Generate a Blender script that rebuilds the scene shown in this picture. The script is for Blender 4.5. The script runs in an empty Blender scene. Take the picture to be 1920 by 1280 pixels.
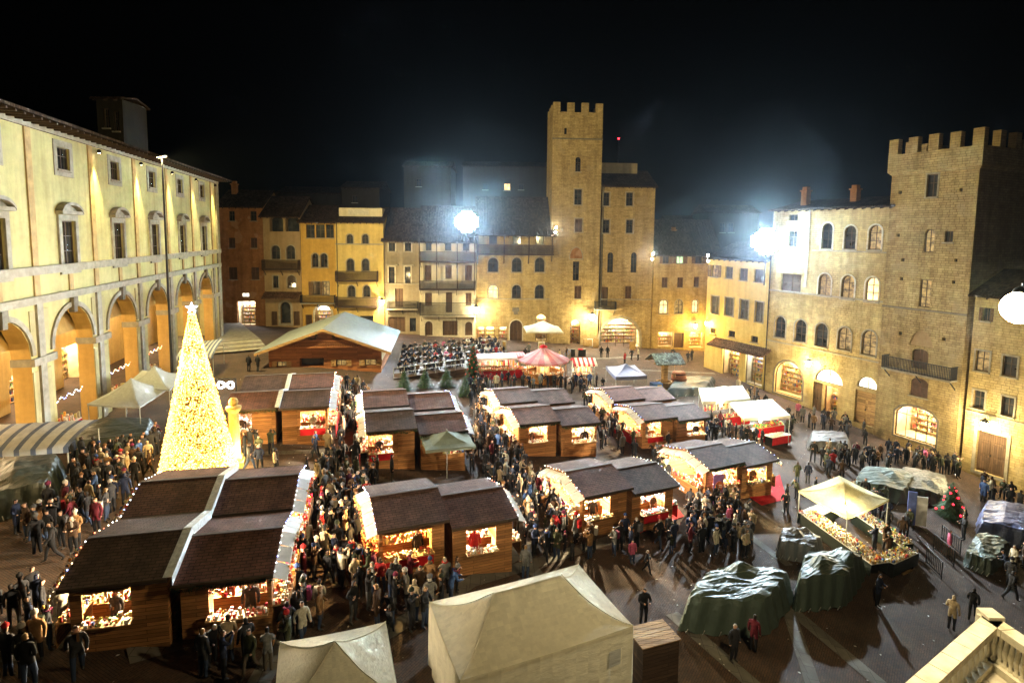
import bpy, math, random
from mathutils import Vector, Matrix, noise as mnoise
random.seed(11)
sc = bpy.context.scene
COL = sc.collection
V = Vector

# ------------------------------------------------------------------ camera
F, CX, CY, CZ = 1100.0, 960.0, 548.0, 15.5
CAM_R = Matrix.Rotation(math.pi/2 - math.radians(5.6), 3, 'X') @ Matrix.Rotation(math.radians(0.6), 3, 'Z')
cam_d = bpy.data.cameras.new('camera'); cam = bpy.data.objects.new('camera', cam_d); COL.objects.link(cam)
cam.matrix_world = Matrix.Translation((0, 0, CZ)) @ CAM_R.to_4x4()
cam_d.sensor_width = 36.0; cam_d.lens = 36.0*F/1920.0; cam_d.shift_y = -(640.0-CY)/1920.0
cam_d.clip_start = 0.1; cam_d.clip_end = 3000
sc.camera = cam

# ------------------------------------------------------------------ world (a black winter night)
world = bpy.data.worlds.new('World'); sc.world = world; world.use_nodes = True
wn = world.node_tree.nodes; wn.clear()
wo = wn.new('ShaderNodeOutputWorld'); wb = wn.new('ShaderNodeBackground')
ws = wn.new('ShaderNodeTexSky'); ws.sky_type = 'NISHITA'; ws.sun_disc = False
ws.sun_elevation = math.radians(-4); ws.sun_rotation = math.radians(200)
wb.inputs['Strength'].default_value = 0.012
world.node_tree.links.new(ws.outputs[0], wb.inputs['Color']); world.node_tree.links.new(wb.outputs[0], wo.inputs[0])

# ------------------------------------------------------------------ exposure and sampling
sc.view_settings.view_transform = 'Standard'; sc.view_settings.look = 'None'
sc.view_settings.exposure = 0.0; sc.view_settings.gamma = 1.0; sc.view_settings.use_curve_mapping = False
sc.render.engine = 'CYCLES'
cy = sc.cycles
cy.use_denoising = True; cy.max_bounces = 4; cy.diffuse_bounces = 2; cy.glossy_bounces = 2; cy.transmission_bounces = 2
cy.volume_bounces = 0; cy.transparent_max_bounces = 6; cy.caustics_reflective = False; cy.caustics_refractive = False
cy.use_adaptive_sampling = True; cy.adaptive_threshold = 0.03; cy.light_sampling_threshold = 0.03; cy.sample_clamp_indirect = 4.0; cy.sample_clamp_direct = 0.0

# ------------------------------------------------------------------ picture to place
def ray(px, py): return CAM_R @ V(((px-CX)/F, -(py-CY)/F, -1.0))
def G(x, y): return min(2.0, -x*max(.05, .14-.0015*(y-30)))          # height of the sloping square
def gnd(px, py, dz=0.0):
    d = ray(px, py); t = 10.0
    for i in range(60):
        p = d*t; t += (G(p.x, p.y)+dz-CZ-p.z)/d.z*.7
    return V((d.x*t, d.y*t, d.z*t+CZ))
def atz(px, py, z):
    d = ray(px, py); t = (z-CZ)/d.z; return V((d.x*t, d.y*t, z))
def aty(px, py, y):
    d = ray(px, py); t = y/d.y; return V((d.x*t, y, d.z*t+CZ))
class Wall:                                                            # a vertical plane: u along, d outwards, z up
    def __init__(s, p0, u):
        s.p0 = V((p0[0], p0[1])); s.u = V(u).normalized(); s.n = V((s.u.y, -s.u.x))
        if s.n.dot(s.p0) > 0: s.n = -s.n
    def p(s, u, z, d=0.0):
        q = s.p0 + s.u*u + s.n*d; return V((q.x, q.y, z))
    def pix(s, px, py, d=0.0):
        r = ray(px, py); r2 = V((r.x, r.y)); t = ((s.p0+s.n*d).dot(s.n))/r2.dot(s.n); q = r*t
        return (V((q.x, q.y))-s.p0).dot(s.u), q.z+CZ
def hdir(px):
    d = ray(px, 437); return V((d.x, d.y))
def wall_through(vpx, px, depth):
    d = ray(px, 437); return Wall((d.x/d.y*depth, depth), hdir(vpx))
WL = wall_through(715, 61, 34.5)         # the arcaded palace
WR = wall_through(440, 1815, 50.0)       # the palaces on the low side
WR.u = WR.u; WB = Wall((10.0, 86.0), (math.cos(math.radians(3)), math.sin(math.radians(3))))

# ------------------------------------------------------------------ mesh collector
class MB:
    def __init__(s): s.v = []; s.f = []; s.m = []; s.c = []; s.sm = []
    def poly(s, pts, m=0, c=None, sm=False):
        b = len(s.v); s.v += [tuple(p) for p in pts]; s.f.append(tuple(range(b, b+len(pts)))); s.m.append(m); s.c.append(c); s.sm.append(sm)
    def grid(s, rows, m=0, c=None, sm=True, closed=False):
        b = len(s.v); n = len(rows[0])
        for r in rows: s.v += [tuple(p) for p in r]
        for i in range(len(rows)-1):
            for j in range(n if closed else n-1):
                k = (j+1) % n
                s.f.append((b+i*n+j, b+i*n+k, b+(i+1)*n+k, b+(i+1)*n+j)); s.m.append(m); s.c.append(c); s.sm.append(sm)
    def box(s, o, ax, ay, az, m=0, c=None):                            # centre and three half axes
        o, ax, ay, az = V(o), V(ax), V(ay), V(az)
        if ax.cross(ay).dot(az) < 0: ax = -ax
        b = len(s.v)
        for k in (-1, 1):
            for j in (-1, 1):
                for i in (-1, 1): s.v.append(tuple(o+ax*i+ay*j+az*k))
        for q in ((0,2,3,1), (4,5,7,6), (0,1,5,4), (2,6,7,3), (0,4,6,2), (1,3,7,5)):
            s.f.append(tuple(b+i for i in q)); s.m.append(m); s.c.append(c); s.sm.append(False)
    def bx(s, x, y, z, sx, sy, sz, rz=0.0, m=0, c=None):               # x,y centre, z bottom, full sizes
        a, b = math.cos(rz), math.sin(rz)
        s.box((x, y, z+sz/2), (a*sx/2, b*sx/2, 0), (-b*sy/2, a*sy/2, 0), (0, 0, sz/2), m, c)
    def tube(s, p0, p1, r0, r1=None, n=8, m=0, c=None, caps=True, sm=True):
        p0, p1 = V(p0), V(p1); r1 = r0 if r1 is None else r1
        a = (p1-p0).normalized(); x = a.orthogonal().normalized(); y = a.cross(x)
        R = [[p+(x*math.cos(t*2*math.pi/n)+y*math.sin(t*2*math.pi/n))*r for t in range(n)] for p, r in ((p0, r0), (p1, r1))]
        s.grid(R, m, c, sm, True)
        if caps:
            s.poly(R[0][::-1], m, c); s.poly(R[1], m, c)
    def lathe(s, o, prof, n=12, m=0, c=None, sm=True):                 # prof: (r, z) from the bottom up
        o = V(o)
        s.grid([[o+V((r*math.cos(t*2*math.pi/n), r*math.sin(t*2*math.pi/n), z)) for t in range(n)] for r, z in prof], m, c, sm, True)
    def ball(s, o, r, n=6, m=0, c=None):
        s.lathe(o, [(max(.001, r*math.sin(math.pi*i/n)), -r*math.cos(math.pi*i/n)) for i in range(n+1)], n+2, m, c)
    def build(s, name, mats, parent=None, local=False):
        if not s.f: return None
        me = bpy.data.meshes.new(name)
        o = V((0, 0, 0)) if (parent is None or local) else base_of(parent)
        me.from_pydata([(p[0]-o.x, p[1]-o.y, p[2]-o.z) for p in s.v], [], s.f)
        mats = mats if isinstance(mats, (list, tuple)) else [mats]
        for t in mats:
            if t: me.materials.append(t)
        if len(mats) > 1: me.polygons.foreach_set('material_index', s.m)
        me.polygons.foreach_set('use_smooth', s.sm)
        uv = me.uv_layers.new(name='UVMap'); dat = [0.0]*(2*len(me.loops))
        for fi, face in enumerate(s.f):
            nrm = me.polygons[fi].normal
            h = math.hypot(nrm.x, nrm.y)
            t = V((1, 0, 0)) if h < .05 else V((-nrm.y/h, nrm.x/h, 0))
            w = nrm.cross(t)
            for k, li in enumerate(me.polygons[fi].loop_indices):
                q = V(s.v[face[k]]); dat[2*li] = q.dot(t); dat[2*li+1] = q.dot(w)
        uv.data.foreach_set('uv', dat)
        if any(c is not None for c in s.c):
            at = me.color_attributes.new('Col', 'FLOAT_COLOR', 'CORNER'); cd = []
            for fi, face in enumerate(s.f):
                c = s.c[fi] or (.5, .5, .5); cd += [c[0], c[1], c[2], 1.0]*len(face)
            at.data.foreach_set('color', cd)
        me.update()
        ob = bpy.data.objects.new(name, me); COL.objects.link(ob)
        if parent is not None: ob.parent = parent
        return ob
def base_of(o):
    p = V(o.location)
    while o.parent: o = o.parent; p += V(o.location)
    return p
def tag(o, label, cat, group=None):
    o['label'] = label; o['category'] = cat
    if group: o['group'] = group
    return o
def thing(name, label, cat, loc, group=None):
    o = bpy.data.objects.new(name, None); o.empty_display_size = .2; COL.objects.link(o); o.location = loc
    return tag(o, label, cat, group)
def kind(o, k='stuff'):
    o['kind'] = k; return o
def copy_tree(o, parent=None):
    c = o.copy(); COL.objects.link(c); c.parent = parent
    for ch in o.children: copy_tree(ch, c)
    return c
def lamp(kind_, loc, power, color, radius=.1, parent=None, target=None, size=None, blend=.5, name='lamp_light'):
    d = bpy.data.lights.new(name, kind_); d.energy = power; d.color = color
    d.shadow_soft_size = radius
    if kind_ == 'SPOT': d.spot_size = math.radians(size or 90); d.spot_blend = blend
    o = bpy.data.objects.new(name, d); COL.objects.link(o); o.location = loc
    if target is not None: o.rotation_euler = (V(target)-V(loc)).to_track_quat('-Z', 'Y').to_euler()
    return o

# ------------------------------------------------------------------ materials
MATS = {}
class NT:
    def __init__(s, name):
        s.m = bpy.data.materials.new(name); s.m.use_nodes = True; s.t = s.m.node_tree; s.b = s.t.nodes['Principled BSDF']
    def n(s, typ, **k):
        nd = s.t.nodes.new(typ)
        for a, v in k.items():
            if a.startswith('_'): setattr(nd, a[1:], v)
            else:
                sock = nd.inputs[int(a[1:])] if a[0] == 'i' and a[1:].isdigit() else nd.inputs[a.replace('__', ' ')]
                if hasattr(v, 'is_output'): s.t.links.new(v, sock)
                else: sock.default_value = v
        return nd
    def link(s, a, b): s.t.links.new(a, b)
    def mix(s, fac, a, b, typ='MIX'):
        nd = s.t.nodes.new('ShaderNodeMix'); nd.data_type = 'RGBA'; nd.blend_type = typ
        for i, v in ((0, fac), (6, a), (7, b)):
            if hasattr(v, 'is_output'): s.t.links.new(v, nd.inputs[i])
            else: nd.inputs[i].default_value = v if i == 0 else (*v[:3], 1)
        return nd.outputs[2]
    def uv(s): return s.n('ShaderNodeTexCoord').outputs['UV']
    def noise(s, vec, scale, detail=4, rough=.6): return s.n('ShaderNodeTexNoise', Vector=vec, Scale=scale, Detail=detail, Roughness=rough).outputs[0]
    def ramp(s, fac, a, b, p0=.35, p1=.65):
        r = s.t.nodes.new('ShaderNodeValToRGB'); s.link(fac, r.inputs[0]); r.color_ramp.elements[0].position = p0; r.color_ramp.elements[1].position = p1
        r.color_ramp.elements[0].color = (*a, 1); r.color_ramp.elements[1].color = (*b, 1); return r.outputs[0]
    def bump(s, h, strength=.5, dist=.02): s.link(s.n('ShaderNodeBump', Height=h, Strength=strength, Distance=dist).outputs[0], s.b.inputs['Normal'])
    def done(s, color=None, rough=.8, spec=.3, metal=0.0):
        if color is not None:
            if hasattr(color, 'is_output'): s.link(color, s.b.inputs['Base Color'])
            else: s.b.inputs['Base Color'].default_value = (*color, 1)
        if hasattr(rough, 'is_output'): s.link(rough, s.b.inputs['Roughness'])
        else: s.b.inputs['Roughness'].default_value = rough
        s.b.inputs['Specular IOR Level'].default_value = spec; s.b.inputs['Metallic'].default_value = metal
        return s.m
def sc3(c, k): return tuple(min(1, x*k) for x in c)
def plain(name, color, rough=.7, spec=.3, metal=0.0, var=.25, scale=3.0, bump=0.0):
    if name in MATS: return MATS[name]
    t = NT(name); nz = t.noise(t.uv(), scale, 5)
    c = t.ramp(nz, sc3(color, 1-var), sc3(color, 1+var), .3, .7)
    if bump: t.bump(nz, bump, .02)
    MATS[name] = t.done(c, rough, spec, metal); return MATS[name]
def plaster(name, color, stain=.45):
    t = NT(name); uv = t.uv()
    a = t.noise(uv, .35, 6, .65); b = t.noise(uv, 2.3, 5, .6); st = t.n('ShaderNodeMapping', Vector=uv, Scale=(1.6, .12, 1)).outputs[0]
    c = t.ramp(a, sc3(color, .74), sc3(color, 1.1), .3, .68)
    c = t.mix(.35, c, t.ramp(b, sc3(color, .6), sc3(color, 1.15), .25, .7))
    c = t.mix(stain, c, t.mix(1.0, c, t.ramp(t.noise(st, 1.0, 4), (.62, .58, .5), (1.05, 1.05, 1.05), .32, .6), 'MULTIPLY'))
    t.bump(t.noise(uv, 9, 5), .25, .02)
    MATS[name] = t.done(c, .9, .15); return MATS[name]
def masonry(name, c1, c2, mortar, w=.42, h=.17):
    t = NT(name); uv = t.uv()
    dv = t.n('ShaderNodeVectorMath', _operation='MULTIPLY_ADD', i0=t.n('ShaderNodeTexNoise', Vector=uv, Scale=1.7).outputs[1], i1=(.10, .06, 0), i2=uv).outputs[0]
    br = t.n('ShaderNodeTexBrick', Vector=dv, Color1=(*c1, 1), Color2=(*c2, 1), Mortar=(*mortar, 1), Scale=1.0)
    br.inputs['Mortar Size'].default_value = .014; br.inputs['Mortar Smooth'].default_value = .4; br.inputs['Bias'].default_value = -.1
    br.inputs['Brick Width'].default_value = w; br.inputs['Row Height'].default_value = h; br.squash = .7; br.squash_frequency = 3
    big = t.noise(uv, .22, 6, .65); mid = t.noise(uv, 1.4, 5, .65)
    c = t.mix(.75, br.outputs[0], t.mix(1.0, br.outputs[0], t.ramp(mid, (.68, .65, .6), (1.22, 1.2, 1.15), .28, .72), 'MULTIPLY'))
    c = t.mix(.6, c, t.mix(1.0, c, t.ramp(big, (.6, .52, .42), (1.2, 1.2, 1.15), .32, .66), 'MULTIPLY'))
    st = t.noise(t.n('ShaderNodeMapping', Vector=uv, Scale=(1.1, .09, 1)).outputs[0], 1.2, 5); c = t.mix(.6, c, t.mix(1.0, c, t.ramp(st, (.5, .47, .42), (1.12, 1.1, 1.08), .3, .58), 'MULTIPLY'))
    pt = t.ramp(t.noise(uv, .5, 2, .4), (0, 0, 0), (1, 1, 1), .62, .66); c = t.mix(t.n('ShaderNodeMath', _operation='MULTIPLY', i0=pt, i1=.5).outputs[0], c, sc3(mortar, 1.9))
    hgt = t.n('ShaderNodeMath', _operation='ADD', i0=t.n('ShaderNodeMath', _operation='MULTIPLY', i0=br.outputs[1], i1=-1.0).outputs[0], i1=mid).outputs[0]
    t.bump(hgt, .8, .05)
    MATS[name] = t.done(c, .92, .12); return MATS[name]
def planks(name, color, w=.12, length=3.0, vary=.35, vertical=False, rough=.7):
    t = NT(name); uv = t.uv()
    if vertical: uv = t.n('ShaderNodeMapping', Vector=uv, Rotation=(0, 0, math.pi/2)).outputs[0]
    br = t.n('ShaderNodeTexBrick', Vector=uv, Color1=(*sc3(color, 1-vary), 1), Color2=(*sc3(color, 1+vary), 1), Mortar=(*sc3(color, .25), 1), Scale=1.0)
    br.inputs['Mortar Size'].default_value = .008; br.inputs['Brick Width'].default_value = length; br.inputs['Row Height'].default_value = w
    gr = t.noise(t.n('ShaderNodeMapping', Vector=uv, Scale=(1.2, 22, 1)).outputs[0], 1.5, 5)
    c = t.mix(.6, br.outputs[0], t.mix(1.0, br.outputs[0], t.ramp(gr, (.55, .5, .45), (1.3, 1.25, 1.2)), 'MULTIPLY'))
    t.bump(t.n('ShaderNodeMath', _operation='MULTIPLY', i0=br.outputs[1], i1=-1.0).outputs[0], .7, .02)
    MATS[name] = t.done(c, rough, .25); return MATS[name]
def tiles(name, color, row=.34, col=.22, vary=.5):
    t = NT(name); uv = t.uv()
    w = t.n('ShaderNodeTexWave', Vector=uv, Scale=1.0/col/6.283*3.1416, _bands_direction='X', Distortion=.6).outputs[1]
    br = t.n('ShaderNodeTexBrick', Vector=uv, Color1=(*sc3(color, 1-vary), 1), Color2=(*sc3(color, 1+vary), 1), Mortar=(*sc3(color, .3), 1), Scale=1.0)
    br.offset = 0.0; br.inputs['Mortar Size'].default_value = .012; br.inputs['Brick Width'].default_value = col; br.inputs['Row Height'].default_value = row
    c = t.mix(.7, br.outputs[0], t.mix(1.0, br.outputs[0], t.ramp(t.noise(uv, .8, 5), (.45, .45, .4), (1.25, 1.2, 1.1)), 'MULTIPLY'))
    t.bump(t.n('ShaderNodeMath', _operation='SUBTRACT', i0=w, i1=br.outputs[1]).outputs[0], .8, .06)
    MATS[name] = t.done(c, .9, .1); return MATS[name]
def glow(name, color, strength, var=0.0, scale=2.0, sampled=True):
    t = NT(name); t.b.inputs['Base Color'].default_value = (0.02, 0.02, 0.02, 1)
    if var:
        c = t.ramp(t.noise(t.uv(), scale, 4), sc3(color, 1-var), color, .35, .62); t.link(c, t.b.inputs['Emission Color'])
    else: t.b.inputs['Emission Color'].default_value = (*color, 1)
    t.b.inputs['Emission Strength'].default_value = strength
    if not sampled: t.m.cycles.emission_sampling = 'NONE'
    MATS[name] = t.m; return t.m
def canvas(name, color, rough=.75, stripes=None, thin=.35):
    t = NT(name); uv = t.uv(); nz = t.noise(uv, 1.4, 5)
    c = t.ramp(nz, sc3(color, .8), sc3(color, 1.08), .3, .7)
    if stripes:
        at = t.n('ShaderNodeAttribute', _attribute_name='Col').outputs[0]; c = t.mix(1.0, at, t.ramp(nz, (.8, .8, .8), (1.05, 1.05, 1.05)), 'MULTIPLY')
    t.bump(t.noise(t.n('ShaderNodeMapping', Vector=uv, Rotation=(0, 0, .5), Scale=(.7, 2.6, 1)).outputs[0], 1.6, 5, .6), .55, .12)
    t.b.inputs['Subsurface Weight'].default_value = 0.0
    t.done(c, rough, .2)
    tr = t.n('ShaderNodeBsdfTranslucent'); t.link(c, tr.inputs[0])
    mx = t.n('ShaderNodeMixShader', i0=thin, i1=t.b.outputs[0], i2=tr.outputs[0]); t.link(mx.outputs[0], t.t.nodes['Material Output'].inputs[0])
    MATS[name] = t.m; return t.m
def tarp(name, color, rough=.52):
    t = NT(name); uv = t.uv(); nz = t.noise(uv, 1.6, 6, .65)
    c = t.ramp(nz, sc3(color, .82), sc3(color, 1.15), .3, .7)
    vo = t.noise(t.n('ShaderNodeMapping', Vector=uv, Rotation=(0, 0, -.6), Scale=(.6, 3.6, 1)).outputs[0], 1.3, 3, .5)
    t.bump(t.n('ShaderNodeMath', _operation='ADD', i0=vo, i1=t.noise(t.n('ShaderNodeMapping', Vector=uv, Rotation=(0, 0, .8), Scale=(.7, 3.6, 1)).outputs[0], 1.6, 4, .5)).outputs[0], .28, .06)
    MATS[name] = t.done(c, rough, .5); return MATS[name]
def colored(name, rough=.6, emis=0.0):
    t = NT(name); at = t.n('ShaderNodeAttribute', _attribute_name='Col').outputs[0]
    if emis:
        t.link(at, t.b.inputs['Emission Color']); t.b.inputs['Emission Strength'].default_value = emis; t.m.cycles.emission_sampling = 'NONE'
    MATS[name] = t.done(at, rough, .3); return MATS[name]

# surfaces
plaster('plaster_cream', (.46, .40, .21)); plaster('plaster_ochre', (.58, .36, .09)); plaster('plaster_pale', (.60, .48, .22))
plaster('plaster_grey', (.30, .25, .17)); plaster('plaster_brown', (.38, .27, .15)); plaster('plaster_yellow', (.62, .47, .17)); plaster('plaster_orange', (.56, .36, .12))
plaster('plaster_dimmed', (.042, .036, .028)); plaster('plaster_white', (.62, .56, .42)); plaster('plaster_loggia', (.50, .44, .20), .45)  # first: near black, the far houses' lack of light put into its colour
masonry('stone_tower', (.46, .37, .20), (.33, .26, .14), (.17, .135, .08), .56, .21)
masonry('stone_warm', (.52, .42, .22), (.41, .33, .17), (.26, .21, .12), .56, .22)
masonry('brick_orange', (.50, .24, .10), (.40, .19, .08), (.28, .18, .11), .3, .09)
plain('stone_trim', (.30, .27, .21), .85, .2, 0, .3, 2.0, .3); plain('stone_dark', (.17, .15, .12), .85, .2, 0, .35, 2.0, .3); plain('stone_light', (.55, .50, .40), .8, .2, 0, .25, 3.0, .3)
plain('pilaster_ochre', (.40, .27, .11), .85, .2, 0, .3, 1.5, .2)
tiles('roof_tiles', (.055, .036, .027)); tiles('roof_tiles_near', (.20, .12, .08))
planks('wood_dark', (.055, .035, .022), .14); planks('wood_door', (.10, .06, .035), .16, 3, .3, True); planks('wood_hut', (.36, .17, .06), .13); planks('wood_chalet', (.30, .12, .045), .16)
planks('wood_light', (.42, .26, .11), .12); planks('wood_bench', (.10, .065, .038), .12)
plain('iron', (.03, .03, .03), .5, .4, .6, .3); plain('frame_wood', (.07, .045, .03), .6, .3, 0, .3); plain('frame_white', (.5, .47, .4), .6, .3, 0, .2)
plain('shutter_brown', (.13, .075, .05), .7, .2, 0, .3); plain('shutter_grey', (.15, .14, .12), .7, .2, 0, .3); plain('interior', (.55, .42, .25), .9, .1, 0, .25, 1.0)
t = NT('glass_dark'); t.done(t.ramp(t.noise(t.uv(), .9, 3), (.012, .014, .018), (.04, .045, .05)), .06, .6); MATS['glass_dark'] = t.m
glow('pane_warm', (1, .72, .32), 2.6, .55, 1.2); glow('pane_white', (1, .9, .7), 3.0, .3, 1.5); glow('pane_dim', (1, .62, .2), .55, .85, 2.2); glow('pane_green', (.75, 1, .55), 1.6, .4, 2)
glow('bulb_warm', (1, .78, .42), 60.0, sampled=False); glow('bulb_white', (.86, .93, 1), 60.0, sampled=False)
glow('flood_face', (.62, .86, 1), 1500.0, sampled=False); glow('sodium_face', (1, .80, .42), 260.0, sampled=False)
colored('ware_colors', .55); colored('bulb_colors', .5, 7.0)
M = MATS

# ------------------------------------------------------------------ the square
def make_ground():
    t = NT('square_paving'); uv = t.uv()
    br = t.n('ShaderNodeTexBrick', Vector=t.n('ShaderNodeMapping', Vector=uv, Rotation=(0, 0, .5)).outputs[0], Color1=(.085, .052, .036, 1), Color2=(.06, .044, .035, 1), Mortar=(.03, .026, .023, 1), Scale=1.0)
    br.inputs['Brick Width'].default_value = .26; br.inputs['Row Height'].default_value = .09; br.inputs['Mortar Size'].default_value = .008
    c = t.mix(.7, br.outputs[0], t.mix(1.0, br.outputs[0], t.ramp(t.noise(uv, .35, 8, .75), (.38, .36, .34), (1.7, 1.6, 1.45), .32, .68), 'MULTIPLY'))
    t.bump(t.n('ShaderNodeMath', _operation='ADD', i0=t.noise(uv, 6, 4), i1=t.n('ShaderNodeMath', _operation='MULTIPLY', i0=br.outputs[1], i1=-.6).outputs[0]).outputs[0], .6, .03)
    t.done(c, t.n('ShaderNodeMapRange', Value=t.noise(uv, 1.1, 4), i3=.74, i4=.95).outputs[0], .18); M['square_paving'] = t.m
    t = NT('stone_band'); uv = t.uv()
    br = t.n('ShaderNodeTexBrick', Vector=uv, Color1=(.17, .155, .13, 1), Color2=(.13, .12, .10, 1), Mortar=(.06, .055, .05, 1), Scale=1.0)
    br.inputs['Brick Width'].default_value = .8; br.inputs['Row Height'].default_value = .45; br.inputs['Mortar Size'].default_value = .01
    t.bump(t.noise(uv, 5, 4), .4, .02)
    t.done(t.mix(.5, br.outputs[0], t.mix(1.0, br.outputs[0], t.ramp(t.noise(uv, .9, 5), (.5, .5, .5), (1.3, 1.3, 1.25)), 'MULTIPLY')), .85, .15); M['stone_band'] = t.m
    b = MB(); xs = [-150, -100, -60]+[-44+i*2 for i in range(46)]+[60, 100, 150]; ys = [-15, -8]+[i*2 for i in range(47)]+[110, 160, 230, 312]
    def g(x, y): return G(max(-60, min(48, x)), max(8, min(96, y)))
    b.grid([[(x, y, g(x, y)) for x in xs] for y in ys], 0, None, True)
    o = b.build('piazza_ground', M['square_paving']); kind(o, 'structure')
    def band(p, q, w):
        bb = MB(); p, q = V(p), V(q); n = max(2, int((q-p).length/1.0)); d = (q-p).normalized(); s = V((-d.y, d.x))*w/2; A = []; B_ = []
        for i in range(n+1):
            c = p.lerp(q, i/n); a, e = c+s, c-s
            A.append(V((a.x, a.y, G(a.x, a.y)+.02))); B_.append(V((e.x, e.y, G(e.x, e.y)+.02)))
        for i in range(n): bb.poly([A[i], B_[i], B_[i+1], A[i+1]])
        bb.build('stone_band', M['stone_band'], o)
    for a, e, w in (((1260, 1150), (1420, 1290), .75), ((1480, 1140), (1660, 1290), .75), ((1480, 1150), (1530, 1300), .6), ((640, 870), (690, 1010), .8), ((1000, 1020), (700, 1200), .7),
                    ((1150, 1010), (870, 1095), .7), ((1310, 935), (1480, 1060), .55), ((560, 900), (640, 1100), .7), ((880, 930), (1010, 1080), .7),
                    ((430, 860), (720, 840), .6), ((1120, 720), (1330, 900), .6), ((900, 680), (1200, 668), .7), ((1130, 690), (1340, 700), .6), ((540, 1180), (480, 1290), .7), ((240, 1230), (420, 1180), .8), ((20, 1240), (200, 1050), .7)):
        p, q = gnd(*a), gnd(*e); band((p.x, p.y), (q.x, q.y), w)
    return o
ground = make_ground()
def litter():
    b = MB(); r = random.Random(5)
    for i in range(1500):
        x, y = r.uniform(-26, 30), r.uniform(15, 75); s = r.uniform(.02, .07); a = r.uniform(0, 6.3); z = G(x, y)+.03; c, n = math.cos(a)*s, math.sin(a)*s
        b.poly([(x+c, y+n, z), (x-n*.6, y+c*.6, z+.005), (x-c, y-n, z), (x+n*.6, y-c*.6, z+.012)], 0, r.choice([(.6, .58, .52), (.5, .45, .35), (.25, .2, .12), (.7, .68, .62)]))
    o = b.build('paper_litter', M['ware_colors']); kind(o); o['label'] = 'scraps of paper and leaves scattered over the paving'
litter()
# ------------------------------------------------------------------ walls with real openings
class Op:
    def __init__(s, u0, u1, z0, z1, kind='win', arch=None, **k):
        s.u0, s.u1, s.z0, s.z1, s.kind, s.arch = u0, u1, z0, z1, kind, arch; s.k = k
        w = u1-u0
        s.rise = {None: 0, 'round': w/2, 'seg': w*.22, 'gothic': w*.62}[arch]
        s.rise = min(s.rise, (z1-z0)*.92)
    def top(s, n=8):                                   # the curve of the head from left to right
        if not s.arch: return [(s.u0, s.z1), (s.u1, s.z1)]
        sp = s.z1-s.rise; out = []; c = (s.u0+s.u1)/2; h = (s.u1-s.u0)/2
        for i in range(n+1):
            f = i/n*2-1
            if s.arch == 'gothic': z = sp+s.rise*math.sqrt(max(0, 1-abs(f)**1.55))
            else: z = sp+s.rise*math.sqrt(max(0, 1-f*f))
            if s.arch == 'round': f = -math.cos(math.pi*i/n); z = sp+s.rise*math.sin(math.pi*i/n)
            out.append((c+h*f, z))
        return out
    def outline(s, ins=0.0, n=8):
        c = (s.u0+s.u1)/2; zc = (s.z0+s.z1)/2
        q = Op(s.u0+ins, s.u1-ins, s.z0+ins, s.z1-ins, s.kind, s.arch) if ins else s
        return [(q.u0, q.z0), (q.u1, q.z0)]+q.top(n)[::-1]
def wall_mesh(b, W, u0, u1, z0, z1, ops, m=0, d=0.0, rev=.28, mr=None):
    mr = m if mr is None else mr
    us = sorted({u0, u1, *[o.u0 for o in ops], *[o.u1 for o in ops]}); us = [u for u in us if u0-1e-6 <= u <= u1+1e-6]
    zs = sorted({z0, z1, *[o.z0 for o in ops], *[o.z1 for o in ops]}); zs = [z for z in zs if z0-1e-6 <= z <= z1+1e-6]
    for j in range(len(zs)-1):
        run = None
        for i in range(len(us)):
            solid = False
            if i < len(us)-1:
                uc, zc = (us[i]+us[i+1])/2, (zs[j]+zs[j+1])/2
                solid = not any(o.u0 < uc < o.u1 and o.z0 < zc < o.z1 for o in ops)
            if solid and run is None: run = us[i]
            if not solid and run is not None:
                b.poly([W.p(run, zs[j], d), W.p(us[i], zs[j], d), W.p(us[i], zs[j+1], d), W.p(run, zs[j+1], d)], m); run = None
    for o in ops:
        r = o.k.get('rev', rev); T = o.top()
        if o.arch:
            for (a, za), (e, ze) in zip(T, T[1:]): b.poly([W.p(a, za, d), W.p(e, ze, d), W.p(e, o.z1, d), W.p(a, o.z1, d)], m)
        P = o.outline()
        for (a, za), (e, ze) in zip(P, P[1:]+P[:1]): b.poly([W.p(a, za, d), W.p(e, ze, d), W.p(e, ze, d-r), W.p(a, za, d-r)], o.k.get('mr', mr))
def ring(b, W, o, ins0, ins1, d0, d1, m=0):            # a moulding that follows the opening: between two insets, from depth d0 out to d1
    A, B_ = o.outline(ins0), o.outline(ins1); n = len(A)
    for i in range(n):
        j = (i+1) % n
        b.poly([W.p(*A[i], d1), W.p(*A[j], d1), W.p(*B_[j], d1), W.p(*B_[i], d1)], m)
        b.poly([W.p(*A[i], d0), W.p(*A[j], d0), W.p(*A[j], d1), W.p(*A[i], d1)], m)
        b.poly([W.p(*B_[i], d0), W.p(*B_[j], d0), W.p(*B_[j], d1), W.p(*B_[i], d1)], m)
def wbox(b, W, u0, u1, z0, z1, d0, d1, m=0, c=None):
    b.box(W.p((u0+u1)/2, (z0+z1)/2, (d0+d1)/2), V((W.u.x, W.u.y, 0))*((u1-u0)/2), V((W.n.x, W.n.y, 0))*((d1-d0)/2), V((0, 0, (z1-z0)/2)), m, c)
PAL = [(.5, .06, .04), (.6, .45, .2), (.55, .5, .42), (.1, .22, .08), (.35, .2, .08), (.6, .3, .05), (.08, .12, .3), (.5, .4, .3), (.65, .6, .5), (.25, .08, .1), (.15, .12, .1), (.6, .55, .15)]
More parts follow.
